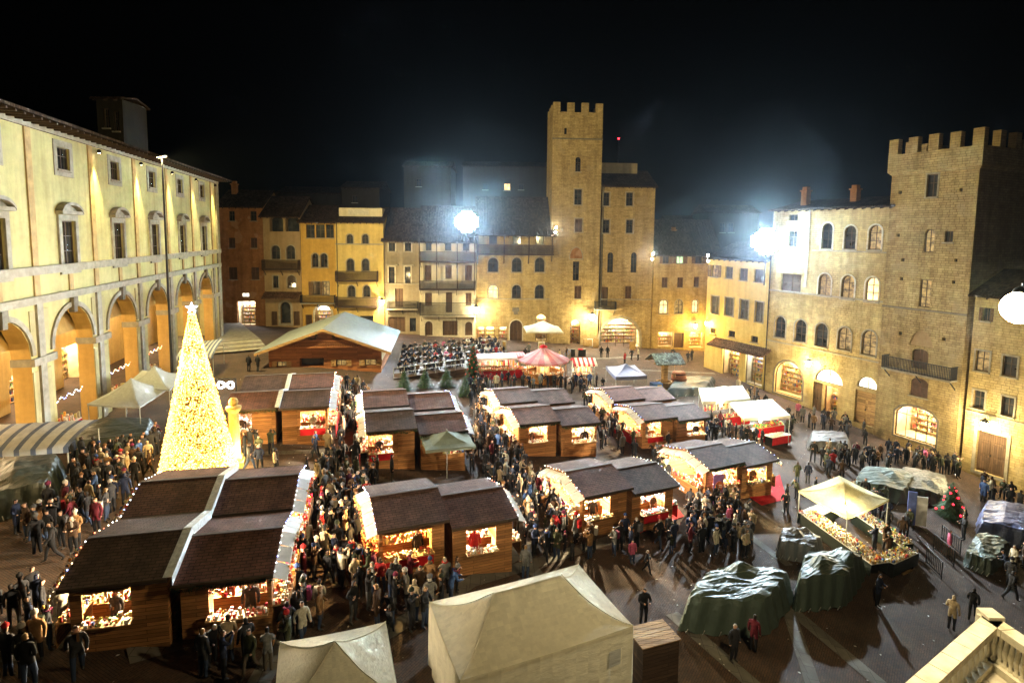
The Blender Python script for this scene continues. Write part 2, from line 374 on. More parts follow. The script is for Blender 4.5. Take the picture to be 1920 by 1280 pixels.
def ware_pile(b, place, nx, ny, sx, sy, hmax, pal=PAL, fill=.9):      # a mixed lot of small goods: boxes, jars, baubles
    for i in range(nx):
        for j in range(ny):
            if random.random() > fill: continue
            x = (i+.5+random.uniform(-.3, .3))/nx; y = (j+.5+random.uniform(-.3, .3))/ny; c = random.choice(pal); k = random.random(); w = .8*min(sx/nx, sy/ny)*random.uniform(.7, 1.1); h = random.uniform(.25, 1)*hmax
            c = sc3(c, random.uniform(.7, 1.3))
            o, ax, ay, az = place(x, y)
            if k < .55: b.box(o+az*h/2, ax*w/2, ay*w*random.uniform(.35, .6), az*h/2, 0, c)
            elif k < .8: b.tube(o, o+az*h, w*.4, w*random.uniform(.1, .45), 6, 0, c)
            else: b.ball(o+az*w*.45, w*.45, 4, 0, c)
def shutter(W, u0, u1, z0, z1, d, parent, mt):
    b = MB(); e = .06
    for a, c in ((u0, u0+e), (u1-e, u1)): wbox(b, W, a, c, z0, z1, d, d+.05)
    for a, c in ((z0, z0+e), (z1-e, z1), ((z0+z1)/2-.03, (z0+z1)/2+.03)): wbox(b, W, u0+e, u1-e, a, c, d, d+.05)
    n = max(4, int((z1-z0)/.12))
    for i in range(n):
        z = z0+e+(z1-z0-2*e)*(i+.5)/n
        b.box(W.p((u0+u1)/2, z, d+.02), V((W.u.x, W.u.y, 0))*((u1-u0)/2-e), V((W.n.x*.03, W.n.y*.03, -.035)), V((W.n.x*.005, W.n.y*.005, .005)))
    return b.build('shutter', mt, parent)
def fit(root, W, o, d=0.0, rev=.28):
    """the window, door or shop that fills an opening"""
    k, K = o.kind, o.k; r = K.get('rev', rev); w = o.u1-o.u0; h = o.z1-o.z0; uc = (o.u0+o.u1)/2
    if K.get('trim'):
        b = MB(); ring(b, W, o, -K['trim'], -.002, d-.02, d+.05); b.build('window_surround', M[K.get('trimmat', 'stone_trim')], root)
    if k in ('win', 'lit', 'dim', 'wsh', 'white', 'green'):
        b = MB(); ring(b, W, o, .0, .07, d-r+.02, d-r+.09)
        wbox(b, W, uc-.03, uc+.03, o.z0+.06, o.z1-.04 if not o.arch else o.z1-.07, d-r+.025, d-r+.08)
        if h > 1.3:
            for q in ((.62,) if h < 2.2 else (.36, .68)): wbox(b, W, o.u0+.06, o.u1-.06, o.z0+h*q-.025, o.z0+h*q+.025, d-r+.03, d-r+.075)
        f = b.build('window', M[K.get('frame', 'frame_wood')], root)
        b = MB(); b.poly([W.p(a, z, d-r+.04) for a, z in o.outline(.03)])
        b.build('pane', M[{'win': 'glass_dark', 'lit': 'pane_warm', 'dim': 'pane_dim', 'wsh': K.get('pane', 'glass_dark'), 'white': 'pane_white', 'green': 'pane_green'}[k]], f)
        if k == 'wsh':
            for s in (0, 1):
                a = o.u0-w*.48-.03 if s == 0 else o.u1+.03
                shutter(W, a, a+w*.48, o.z0, o.z1, d+.012, f, M[K.get('sm', 'shutter_brown')])
        if K.get('sill', True):
            b = MB(); wbox(b, W, o.u0-.12, o.u1+.12, o.z0-.12, o.z0-.003, d-.1, d+.14); b.build('sill', M['stone_trim'], f)
    elif k == 'shut':
        b = MB(); ring(b, W, o, 0, .05, d-r+.02, d-r+.1); f = b.build('window', M['frame_wood'], root)
        for a, e in ((o.u0+.05, uc-.01), (uc+.01, o.u1-.05)): shutter(W, a, e, o.z0+.05, o.z1-.05, d-r+.04, f, M[K.get('sm', 'shutter_brown')])
        b = MB(); b.poly([W.p(a, z, d-r+.01) for a, z in o.outline(.01)]); b.build('pane', M['glass_dark'], f)
        b = MB(); wbox(b, W, o.u0-.1, o.u1+.1, o.z0-.1, o.z0-.003, d-.1, d+.1); b.build('sill', M['stone_trim'], f)
    elif k == 'door':
        b = MB(); n = 2 if w > 1.0 else 1
        P = o.outline(.02); b.poly([W.p(a, z, d-r+.05) for a, z in P])
        for i in range(n):
            a, e = o.u0+w*i/n+.08, o.u0+w*(i+1)/n-.08
            for q0, q1 in ((.06, .38), (.44, .78)): wbox(b, W, a+.05, e-.05, o.z0+h*q0, o.z0+h*q1, d-r+.04, d-r+.09)
        f = b.build('door', M[K.get('mat', 'wood_door')], root)
        b = MB(); wbox(b, W, uc+.06, uc+.11, o.z0+h*.42, o.z0+h*.47, d-r+.06, d-r+.16); b.build('handle', M['iron'], f)
    elif k == 'blind':
        b = MB(); b.poly([W.p(a, z, d-r*.5) for a, z in o.outline(.0)]); b.build('blocked_opening', M[K.get('mat', 'brick_orange')], root)
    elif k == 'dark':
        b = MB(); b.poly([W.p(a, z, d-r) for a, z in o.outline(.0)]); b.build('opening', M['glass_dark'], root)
    elif k == 'shop':
        D = K.get('depth', 1.6); b = MB(); e = .25
        b.poly([W.p(o.u0-e, o.z0, d-D), W.p(o.u1+e, o.z0, d-D), W.p(o.u1+e, o.z1+.3, d-D), W.p(o.u0-e, o.z1+.3, d-D)])
        for u in (o.u0-e, o.u1+e): b.poly([W.p(u, o.z0, d-D), W.p(u, o.z0, d-r), W.p(u, o.z1+.3, d-r), W.p(u, o.z1+.3, d-D)])
        b.poly([W.p(o.u0-e, o.z1+.3, d-D), W.p(o.u1+e, o.z1+.3, d-D), W.p(o.u1+e, o.z1+.3, d-r), W.p(o.u0-e, o.z1+.3, d-r)])
        b.poly([W.p(o.u0-e, o.z0+.01, d-D), W.p(o.u1+e, o.z0+.01, d-D), W.p(o.u1+e, o.z0+.01, d-r), W.p(o.u0-e, o.z0+.01, d-r)])
        f = b.build('shop_interior', M['interior'], root)
        b = MB(); nl = max(2, int(h/.6))
        for i in range(nl): wbox(b, W, o.u0, o.u1, o.z0+.3+i*.55, o.z0+.33+i*.55, d-D+.02, d-D+.4)
        b.build('shelf', M['wood_light'], f)
        b = MB(); U = V((W.u.x, W.u.y, 0)); Nn = V((W.n.x, W.n.y, 0)); Z = V((0, 0, 1))
        for i in range(nl):
            ware_pile(b, lambda x, y: (W.p(o.u0+.1+x*(w-.2), o.z0+.335+i*.55, d-D+.05+y*.3), U, Nn, Z), max(4, int(w/.16)), 2, w, .34, .36, K.get('pal', PAL))
        kind(b.build('shop_wares', M['ware_colors'], f))
        b = MB(); wbox(b, W, o.u0+w*.1, o.u1-w*.1, o.z1+.24, o.z1+.28, d-D*.7, d-D*.4) if not o.arch else wbox(b, W, o.u0+w*.1, o.u1-w*.1, o.z1+.2, o.z1+.28, d-D*.7, d-D*.4)
        b.build('ceiling_light', glow_of(K.get('lc', (1, .82, .5)), K.get('lum', 30)), f)
        lamp('POINT', W.p(uc, o.z1-.25, d-D*.5), K.get('power', 260), K.get('lc', (1, .82, .5)), .25, name='shop_light')
        b = MB()
        ring(b, W, o, 0, .08, d-r, d-r+.08)
        for q in K.get('bars', ()): wbox(b, W, o.u0+w*q-.025, o.u0+w*q+.025, o.z0, (o.z1-o.rise*.55 if o.arch else o.z1), d-r+.01, d-r+.06)
        for q in K.get('rails', ()): wbox(b, W, o.u0+.05, o.u1-.05, o.z0+h*q-.025, o.z0+h*q+.025, d-r+.015, d-r+.055)
        b.build('shop_front', M['frame_wood'], root)
GL = {}
def glow_of(c, s):
    key = (c, s)
    if key not in GL: GL[key] = glow('lit_panel_%d' % len(GL), c, s)
    return GL[key]
def px_ops(W, rows, d=0.0):
    out = []
    for (x0, y0, x1, y1, k, arch, *ex) in rows:
        xm, ym = (x0+x1)/2, (y0+y1)/2
        u0, u1 = W.pix(x0, ym, d)[0], W.pix(x1, ym, d)[0]
        if u0 > u1: u0, u1 = u1, u0
        z1, z0 = W.pix(xm, y0, d)[1], W.pix(xm, y1, d)[1]
        out.append(Op(u0, u1, z0, z1, k, arch, **(ex[0] if ex else {})))
    return out
def roof_slab(root, W, u0, u1, ze, depth, rise, over=.6, d=0.0, mt='roof_tiles', both=True, ends=.25):
    """a tiled roof that climbs from the eave to a ridge and falls again behind"""
    b = MB(); h = depth/2 if both else depth; th = .16; U0, U1 = u0-ends, u1+ends
    zE = ze-over*rise/h
    prof = [(over+d, zE), (-h+d, ze+rise)] + ([(-depth-over*.5+d, ze-.2)] if both else [(-depth-.05+d, ze+rise)])
    for (d0, z0), (d1, z1) in zip(prof, prof[1:]):
        b.poly([W.p(U0, z0+th, d0), W.p(U1, z0+th, d0), W.p(U1, z1+th, d1), W.p(U0, z1+th, d1)])
        b.poly([W.p(U0, z0, d0), W.p(U1, z0, d0), W.p(U1, z1, d1), W.p(U0, z1, d1)])
        for u in (U0, U1): b.poly([W.p(u, z0, d0), W.p(u, z0+th, d0), W.p(u, z1+th, d1), W.p(u, z1, d1)])
    b.poly([W.p(U0, zE, over+d), W.p(U1, zE, over+d), W.p(U1, zE+th, over+d), W.p(U0, zE+th, over+d)])
    n = int((U1-U0)/.24)
    r = b.build('roof', M[mt], root)
    b = MB()                                           # the round tile ends along the eave
    for i in range(n):
        u = U0+(i+.5)*(U1-U0)/n; b.tube(W.p(u, zE+th-.02, over+d+.05), W.p(u, zE+th+.7*rise/h, over+d-.7), .075, .075, 5)
    kind(b.build('eave_tiles', M[mt], r))
    b = MB()
    for i in range(max(2, int((U1-U0)/.9))):
        u = U0+.3+i*.9
        if u < U1-.1: b.box(W.p(u, zE-.07+over*.5*rise/h, d+over*.5-.02), V((W.u.x*.05, W.u.y*.05, 0)), V((W.n.x*over*.5, W.n.y*over*.5, -over*.5*rise/h)), V((0, 0, .06)))
    kind(b.build('rafter_ends', M['wood_dark'], r))
    return r
def house(name, label, W, px0, px1, ye, zb, depth, d, wm, rows, rise=2.2, over=.6, cat='house', both=True, mt='roof_tiles', extra_ops=(), pxe=None, body=True, ref=None):
    pm = pxe or (px0+px1)/2
    u0, u1 = sorted((W.pix(px0, 560, d)[0], W.pix(px1, 560, d)[0])); ze = W.pix(pm, ye, d)[1]
    root = thing(name, label, cat, W.p((u0+u1)/2, zb, d))
    ops = px_ops(W, rows, d)+list(extra_ops)
    for o in ops: o.u0 = max(o.u0, u0+.05); o.u1 = min(o.u1, u1-.05); o.z0 = max(o.z0, zb+.02); o.z1 = min(o.z1, ze-.1)
    b = MB(); wall_mesh(b, W, u0, u1, zb-1.0, ze, ops, 0, d)
    zt = ze+(rise if not both else 0)
    for u in (u0, u1):
        b.poly([W.p(u, zb-1, d), W.p(u, ze, d), W.p(u, ze, d-depth), W.p(u, zb-1, d-depth)])
        if both: b.poly([W.p(u, ze, d), W.p(u, ze+rise-.02, d-depth/2), W.p(u, ze, d-depth)])
        else: b.poly([W.p(u, ze, d), W.p(u, ze+rise-.02, d-depth), W.p(u, ze, d-depth)])
    b.poly([W.p(u0, zb-1, d-depth), W.p(u1, zb-1, d-depth), W.p(u1, zt, d-depth), W.p(u0, zt, d-depth)])
    b.build('wall', M[wm], root)
    if rise: roof_slab(root, W, u0, u1, ze, depth, rise, over, d, mt, both)
    for o in ops: fit(root, W, o, d)
    root['u'] = (u0, u1); root['ze'] = ze
    return root, u0, u1, ze
def balcony(root, W, u0, u1, z, h, out, d=0.0, style='wood', brackets=True):
    b = MB(); wbox(b, W, u0, u1, z-.16, z, d+.004, d+out); f = b.build('balcony', M['wood_dark' if style == 'wood' else 'stone_trim'], root)
    mt = M['wood_dark'] if style == 'wood' else M['iron'] if style == 'iron' else M['stone_light']
    b = MB(); st = .13 if style != 'stone' else .8; r = .022 if style != 'wood' else .035
    n = max(2, int((u1-u0)/st))
    for i in range(n+1):
        u = u0+(u1-u0)*i/n; wbox(b, W, u-r, u+r, z, z+h-.05, d+out-.07, d+out-.03)
    for u in (u0+.02, u1-.06):
        for k in range(int(out/st)): wbox(b, W, u, u+2*r, z, z+h-.05, d+.1+k*st, d+.1+k*st+2*r)
        wbox(b, W, u, u+.05, z+h-.05, z+h+.02, d+.02, d+out)
    for zz in (z+.06, z+h-.05): wbox(b, W, u0, u1, zz, zz+.07, d+out-.08, d+out-.02)
    b.build('railing', mt, f)
    if brackets:
        b = MB(); n = max(2, int((u1-u0)/2.2)+1)
        for i in range(n):
            u = u0+.15+(u1-u0-.3)*i/(n-1); b.tube(W.p(u, z-.9, d+.02), W.p(u, z-.16, d+out*.8), .06, .06, 4)
        b.build('bracket', M['wood_dark' if style == 'wood' else 'iron'], f)
    return f
def downpipe(root, W, u, z0, z1, d=0.0):
    b = MB(); b.tube(W.p(u, z0, d+.08), W.p(u, z1, d+.08), .055, .055, 6); b.build('drainpipe', M['iron'], root)
def string_course(root, W, u0, u1, z, h=.18, out=.12, d=0.0, mt='stone_trim'):
    b = MB(); wbox(b, W, u0, u1, z, z+h, d-.05, d+out); return b.build('string_course', M[mt], root)
def chimney(root, W, u, z, dd, h=1.6, w=.7):
    b = MB(); wbox(b, W, u-w/2, u+w/2, z, z+h, dd-w/2, dd+w/2); wbox(b, W, u-w*.65, u+w*.65, z+h+.002, z+h+.14, dd-w*.65, dd+w*.65); wbox(b, W, u-w*.4, u+w*.4, z+h+.145, z+h+.5, dd-w*.4, dd+w*.4)
    b.build('chimney', M['brick_orange'], root)
def wall_lantern(W, px, py, label, power=900, color=(1, .72, .32), d=0.0, out=.7, r=.22):
    u, z = W.pix(px, py, d+out); p = W.p(u, z, d+out)
    root = thing('wall_lantern', label, 'lantern', W.p(u, z, d))
    b = MB(); b.tube(W.p(u, z+.35, d+.0), W.p(u, z+.42, d+out), .03, .03, 5); b.tube(W.p(u, z-.2, d+.01), W.p(u, z+.38, d+out*.6), .02, .02, 5); b.build('bracket', M['iron'], root)
    b = MB(); b.lathe(p, [(r*.35, -r), (r*.8, r*.7)], 6, 0, None, False); g = b.build('lantern_glass', glow_of((1, .80, .45), 130), root)
    b = MB(); b.lathe(p, [(r*.95, r*.72), (r*.9, r*.8), (r*.25, r*1.4), (.01, r*1.7)], 6, 0, None, False); b.build('lantern_cap', M['iron'], root)
    lamp('POINT', p+V((W.n.x, W.n.y, 0))*(r+.15), power, color, .3, name='lantern_light')
    return root
# ------------------------------------------------------------------ the houses along the far side
T = dict(trim=.14)
TL = dict(trim=.16, trimmat='stone_light')
def gb(W, px, d=0.0):
    u = W.pix(px, 560, d)[0]; p = W.p(u, 0, d); return G(p.x, p.y)
r, u0, u1, ze = house('brick_house', 'orange brown brick house with a bright white shop at its foot, beside the arcaded palace', WB, 414, 497, 386, 2.0, 9, -.6, 'brick_orange', [
    (429, 396, 440, 414, 'win', None), (469, 396, 481, 414, 'win', None), (429, 446, 441, 465, 'shut', None), (470, 446, 482, 465, 'shut', None),
    (429, 501, 445, 524, 'shut', None), (471, 501, 486, 524, 'shut', None), (453, 549, 467, 557, 'white', None, dict(sill=False)),
    (445, 564, 479, 611, 'shop', None, dict(lc=(.95, .97, 1), power=500, lum=25, bars=(.33, .66), depth=2.2))], 2.4)
chimney(r, WB, (u0+u1)/2-2, ze+1.6, -4, 1.6)
r, u0, u1, ze = house('loggia_house', 'brown plaster house with open loggia under the eaves and a long wooden balcony', WB, 497, 566, 401, 2.0, 9, 0, 'plaster_brown', [
    (505, 406, 531, 434, 'dark', 'seg', dict(rev=1.2)), (535, 406, 561, 434, 'dark', 'seg', dict(rev=1.2)), (509, 460, 525, 486, 'win', 'round', T), (537, 460, 553, 486, 'win', 'round', T),
    (512, 517, 522, 540, 'win', None, T), (539, 516, 555, 540, 'win', 'round', T), (526, 566, 545, 606, 'dark', 'round', dict(trim=.3, rev=.6)), (509, 584, 520, 610, 'door', None), (551, 584, 562, 610, 'door', None)], 2.6, 1.0)
z = WB.pix(530, 504)[1]; balcony(r, WB, u0+.1, u1-.1, z, 1.3, 1.2, 0)
b = MB(); z0 = WB.pix(530, 560)[1]                         # tiled canopy over the ground floor
b.box(WB.p((u0+u1)/2, z0+.55, .75), V((WB.u.x, WB.u.y, 0))*((u1-u0)/2), V((WB.n.x*.8, WB.n.y*.8, -.38)), V((0, 0, .06)))
for i in range(24):
    u = u0+.15+i*(u1-u0-.3)/23; b.tube(WB.p(u, z0+1.0, 0), WB.p(u, z0+.28, 1.55), .08, .08, 5)
b.build('canopy', M['roof_tiles_near'], r)
r, u0, u1, ze = house('ochre_house', 'ochre yellow house with a triple top window and a glowing white arched doorway', WB, 566, 631, 413, 1.9, 9, -.15, 'plaster_ochre', [
    (574, 421, 590, 446, 'win', None), (592, 421, 609, 446, 'win', None), (611, 421, 626, 446, 'win', None), (585, 475, 597, 501, 'win', 'round', T), (601, 475, 614, 501, 'win', 'round', T),
    (586, 528, 600, 553, 'wsh', None, dict(trim=.1, sill=False)), (605, 528, 617, 553, 'dim', None, dict(trim=.1, sill=False)), (590, 572, 622, 609, 'shop', 'round', dict(lc=(.9, .95, 1), power=420, lum=25, trim=.25, trimmat='stone_light')), (573, 590, 585, 612, 'door', None)], 2.2, .9)
balcony(r, WB, u0+.05, u1-.1, WB.pix(600, 567)[1], 1.1, 1.0, -.15, 'iron')
r, u0, u1, ze = house('pale_yellow_house', 'pale yellow house with two dark wooden balconies and a glazed attic', WB, 631, 720, 414, 1.6, 9, .1, 'plaster_yellow', [
    (650, 439, 662, 457, 'win', 'round', T), (679, 439, 691, 457, 'win', 'round', T), (650, 485, 664, 508, 'win', 'round', T), (679, 485, 692, 508, 'win', 'round', T),
    (652, 535, 666, 557, 'win', 'round', T), (681, 535, 694, 557, 'win', 'round', T), (640, 590, 660, 625, 'door', None), (675, 592, 700, 625, 'dark', None)], 2.0, .7)
string_course(r, WB, u0, u1, WB.pix(675, 459)[1], d=.1)
for y in (525, 573): balcony(r, WB, WB.pix(631, y)[0]+.1, WB.pix(710, y)[0], WB.pix(670, y)[1], 1.35, 1.15, .1)
downpipe(r, WB, u0+.2, 2, ze, .1)
b = MB(); za = ze+.35                                        # glazed attic
wbox(b, WB, u0+.3, u1-.3, za, za+1.5, -3.5, -1.0); at = b.build('attic', M['plaster_white'], r)
b = MB(); wbox(b, WB, u0+1.6, u1-2.2, za+.5, za+1.3, -1.2, -.985); w = b.build('window', M['frame_white'], r)
r, u0, u1, ze = house('narrow_grey_house', 'narrow grey brown house with hooded windows and a small flowered balcony', WB, 720, 787, 444, 1.2, 9, -.35, 'plaster_grey', [
    (729, 455, 741, 471, 'win', None, TL), (759, 455, 771, 471, 'win', None, TL), (729, 500, 740, 531, 'win', None, TL), (759, 500, 770, 531, 'win', None, TL),
    (741, 541, 756, 576, 'door', None), (728, 594, 760, 630, 'door', None), (768, 596, 780, 632, 'dark', None)], 4.2, .8)
for x0, x1 in ((724, 746), (754, 776)): string_course(r, WB, WB.pix(x0, 500)[0], WB.pix(x1, 500)[0], WB.pix(740, 498)[1], .22, .35, -.35)
string_course(r, WB, u0, u1, WB.pix(750, 533)[1], .14, .1, -.35)
balcony(r, WB, WB.pix(722, 576)[0]+.3, u1-.2, WB.pix(750, 578)[1], 1.0, 1.0, -.35, 'iron')
r, u0, u1, ze = house('galleried_house', 'cream house with two wooden galleries across its front, under the left floodlight', WB, 787, 892, 443, .7, 9, .15, 'plaster_white', [
    (798, 447, 809, 470, 'win', None), (834, 447, 846, 470, 'win', None), (868, 447, 880, 470, 'win', None), (797, 497, 809, 526, 'shut', None), (835, 497, 847, 522, 'shut', None), (872, 497, 885, 526, 'shut', None),
    (797, 549, 810, 573, 'shut', None), (836, 548, 848, 586, 'door', None), (873, 549, 884, 573, 'shut', None), (797, 602, 811, 640, 'door', 'round', TL), (830, 601, 858, 640, 'door', None, TL), (872, 603, 886, 640, 'door', 'round', TL)], 4.4, 1.0)
for y, h in ((490, 1.4), (541, 1.2)): balcony(r, WB, u0+.05, u1-.05, WB.pix(840, y)[1], h, 1.2, .15)
balcony(r, WB, u0+.1, u1-.1, WB.pix(840, 590)[1], 1.9, 1.0, .15, 'iron')
b = MB()
for x in (788, 820, 858, 890):
    u = WB.pix(x, 460)[0]; wbox(b, WB, u-.07, u+.07, WB.pix(840, 541)[1], ze-.1, 1.15, 1.29)
b.build('gallery_post', M['wood_dark'], r)
r, u0, u1, ze = house('stone_gallery_house', 'stone house with roofed wooden gallery on top, left of the tall tower', WB, 893, 1037, 427, -.1, 9, -.1, 'stone_warm', [
    (917, 433, 932, 458, 'win', None), (961, 433, 977, 458, 'win', None), (1005, 433, 1020, 458, 'win', None), (915, 483, 934, 510, 'win', 'round', T), (960, 483, 978, 510, 'win', 'round', T), (1003, 483, 1021, 510, 'win', 'round', T),
    (915, 534, 934, 560, 'lit', 'round', T), (960, 534, 977, 560, 'win', 'round', T), (1003, 534, 1020, 560, 'win', 'round', T),
    (895, 612, 909, 645, 'shop', None, dict(power=300)), (911, 612, 927, 645, 'shop', None, dict(power=700, lc=(1, .85, .5))), (935, 612, 951, 645, 'shop', None, dict(power=250)), (956, 600, 979, 647, 'door', 'round', TL), (1004, 589, 1026, 648, 'shop', 'round', dict(power=600, rails=(.75,)))], 4.6, 1.2)
string_course(r, WB, u0, u1, WB.pix(960, 561.5)[1], .16, .08, -.1)
b = MB(); zg = WB.pix(960, 476)[1]
wbox(b, WB, u0+.1, u1-.1, zg-.16, zg, -.096, 1.05); bal = b.build('balcony', M['wood_dark'], r)
b = MB(); n = 70
for i in range(n):
    u = u0+.15+(u1-u0-.3)*i/(n-1); wbox(b, WB, u-.05, u+.05, zg, zg+1.25, .97, 1.01)
wbox(b, WB, u0+.1, u1-.1, zg+1.25, zg+1.34, .93, 1.05); b.build('railing', M['wood_dark'], bal)
for x in (896, 945, 991, 1034):
    u = WB.pix(x, 460)[0]; b = MB(); wbox(b, WB, u-.09, u+.09, zg, ze-.15, .85, 1.03); b.tube(WB.p(u, zg-1.4, -.08), WB.p(u, zg-.16, .9), .09, .09, 5); b.build('gallery_post', M['wood_dark'], r)
b = MB(); u, z = WB.pix(967, 583); wbox(b, WB, u-.5, u+.5, z-.1, z+.5, -.09, .05); wbox(b, WB, u-.3, u+.3, z-.5, z-.11, -.09, .07); b.build('coat_of_arms', M['stone_dark'], r)
downpipe(r, WB, u1-.2, -1, ze, -.1)
# the tall tower
d = .25
u0, u1 = WB.pix(1034, 400, d)[0], WB.pix(1126, 400, d)[0]; zt = WB.pix(1080, 211, d)[1]; zm = WB.pix(1080, 192, d)[1]; zl = WB.pix(1080, 262, d)[1]; zb = -1.0
root = thing('stone_tower', 'tall narrow stone tower crowned with four battlements, tallest of all', 'tower', WB.p((u0+u1)/2, zb, d))
ops = px_ops(WB, [(1079, 294, 1089, 322, 'win', 'round'), (1077, 355, 1091, 384, 'win', None, T), (1078, 410, 1092, 435, 'shut', None, T), (1069, 464, 1092, 485, 'blind', 'gothic', T), (1074, 490, 1086, 526, 'win', None, dict(sill=False)), (1077, 536, 1090, 560, 'shut', None), (1058, 240, 1063, 252, 'dark', None),
    (1069, 599, 1088, 651, 'shop', 'round', dict(power=380, rails=(.7,)))], d)
b = MB(); wall_mesh(b, WB, u0, u1, zb-2, zt, ops, 0, d); D = u1-u0
for u in (u0, u1): b.poly([WB.p(u, zb-2, d), WB.p(u, zt, d), WB.p(u, zt, d-D), WB.p(u, zb-2, d-D)])
b.poly([WB.p(u0, zb-2, d-D), WB.p(u1, zb-2, d-D), WB.p(u1, zt, d-D), WB.p(u0, zt, d-D)])
b.poly([WB.p(u0, zt-.5, d), WB.p(u1, zt-.5, d), WB.p(u1, zt-.5, d-D), WB.p(u0, zt-.5, d-D)])
b.build('wall', M['stone_tower'], root)
string_course(root, WB, u0-.05, u1+.05, zl, .2, .12, d, 'stone_dark')
def merlons(root, W, u0, u1, n, z0, z1, d, D, th=.55, wf=.5):
    w = (u1-u0)/(n+(n-1)*(1-wf)/wf)
    st = (u1-u0-w)/(n-1)
    for i in range(n):
        a = u0+i*st
        for dd in (d-th/2, d-D+th/2):
            b = MB(); wbox(b, W, a, a+w, z0-.02, z1+random.uniform(-.12, .06), dd-th/2, dd+th/2); b.build('merlon', M['stone_tower'], root)
    for i in range(1, n-1):
        a = d-i*(D-w)/(n-1)
        for u in (u0, u1-th):
            b = MB(); wbox(b, W, u, u+th, z0-.02, z1, a-w, a); b.build('merlon', M['stone_tower'], root)
merlons(root, WB, u0+.004, u1-.004, 4, zt, zm, d-.004, D-.008)
for o in ops: fit(root, WB, o, d)
tower_u1 = u1
r, u0, u1, ze = house('stone_palace', 'square stone palace joined to the right of the tall tower, huge lit shop arch below', WB, 1126, 1222, 348, -1.6, 11, .2, 'stone_tower', [
    (1131, 361, 1143, 386, 'win', None, T), (1174, 361, 1187, 386, 'win', None, T), (1130, 412, 1143, 437, 'win', None, T), (1174, 412, 1187, 437, 'win', None, T), (1139, 473, 1150, 511, 'win', 'round', dict(sill=False)), (1183, 473, 1194, 511, 'win', 'round', dict(sill=False)),
    (1128, 538, 1140, 573, 'door', None), (1172, 536, 1184, 560, 'shut', None), (1121.5, 596, 1200, 651, 'shop', 'round', dict(power=2600, lum=30, lc=(1, .9, .66), rails=(.3, .62), bars=(.2, .4, .6, .8), depth=3.0, trim=.35))], 2.6, .7, 'palace')
string_course(r, WB, u0, u1, WB.pix(1170, 562)[1], .16, .08, .2)
balcony(r, WB, WB.pix(1113, 578)[0], WB.pix(1152, 578)[0], WB.pix(1130, 578)[1], 1.1, 1.1, .2, 'iron')
downpipe(r, WB, u0+.08, -2, ze, .2)
b = MB(); zz = ze+1.5; wbox(b, WB, u0+.2, u0+6.0, zz, zz+2.2, -7, -4); b.build('attic', M['plaster_grey'], r)
r, u0, u1, ze = house('shuttered_stone_house', 'low stone house with brown shutters and three lit arched windows, right of the stone palace', WB, 1223, 1345, 469, -1.9, 9, 0, 'stone_warm', [
    (1243, 474, 1255, 494, 'wsh', None), (1269, 474, 1282, 494, 'wsh', None, dict(pane='pane_green')), (1304, 474, 1317, 494, 'wsh', None), (1241, 520, 1252, 539, 'shut', None), (1270, 520, 1281, 539, 'shut', None), (1301, 519, 1311, 538, 'shut', None),
    (1237, 562, 1252, 588, 'lit', 'round', T), (1266, 562, 1280, 588, 'dim', 'round', T), (1298, 562, 1309, 586, 'lit', 'round', T), (1234, 622, 1262, 650, 'shop', None, dict(power=420, lc=(1, .7, .35))), (1264, 624, 1282, 652, 'door', None), (1292, 622, 1318, 652, 'shop', None, dict(power=700, lc=(1, .66, .25)))], 4.5, .9)
chimney(r, WB, WB.pix(1275, 430)[0], ze+1.2, -3, 1.7)
# ------------------------------------------------------------------ the palaces along the low side
r, u0, u1, ze = house('yellow_corner_house', 'yellow corner house with a tiled shop awning, below the right floodlight', WR, 1325, 1440, 484, -3.0, 10, 0, 'plaster_yellow', [
    (1334, 497, 1346, 519, 'wsh', None, dict(pane='pane_dim')), (1360, 500, 1374, 522, 'shut', None, dict(sm='shutter_grey')), (1386, 503, 1402, 526, 'shut', None, dict(sm='shutter_grey')), (1414, 505, 1432, 529, 'shut', None, dict(sm='shutter_grey')),
    (1333, 555, 1348, 589, 'shut', None, dict(sm='shutter_grey', trim=.12)), (1359, 558, 1375, 592, 'shut', None, dict(sm='shutter_grey', trim=.12)), (1387, 562, 1403, 598, 'shut', None, dict(sm='shutter_grey', trim=.12)), (1416, 566, 1431, 604, 'shut', None, dict(sm='shutter_grey', trim=.12)),
    (1332, 615, 1342, 625, 'win', None), (1366, 620, 1378, 632, 'win', None), (1408, 630, 1421, 642, 'win', None), (1354, 652, 1386, 712, 'shop', None, dict(power=600, lc=(1, .82, .5), bars=(.5,))), (1397, 660, 1430, 722, 'shop', None, dict(power=420, lc=(.8, .92, 1), bars=(.5,)))], 1.8, .8)
b = MB(); ua, za = WR.pix(1334, 645, .7); ub, zb_ = WR.pix(1439, 662, .7); ua, ub = min(ua, ub), max(ua, ub); z0 = (za+zb_)/2
b.box(WR.p((ua+ub)/2, z0+.15, .75), V((WR.u.x, WR.u.y, 0))*((ub-ua)/2), V((WR.n.x*.8, WR.n.y*.8, -.38)), V((0, 0, .05)))
for i in range(34):
    u = ua+.1+i*(ub-ua-.2)/33; b.tube(WR.p(u, z0+.62, .02), WR.p(u, z0-.12, 1.55), .085, .085, 5)
b.build('awning_roof', M['roof_tiles_near'], r)
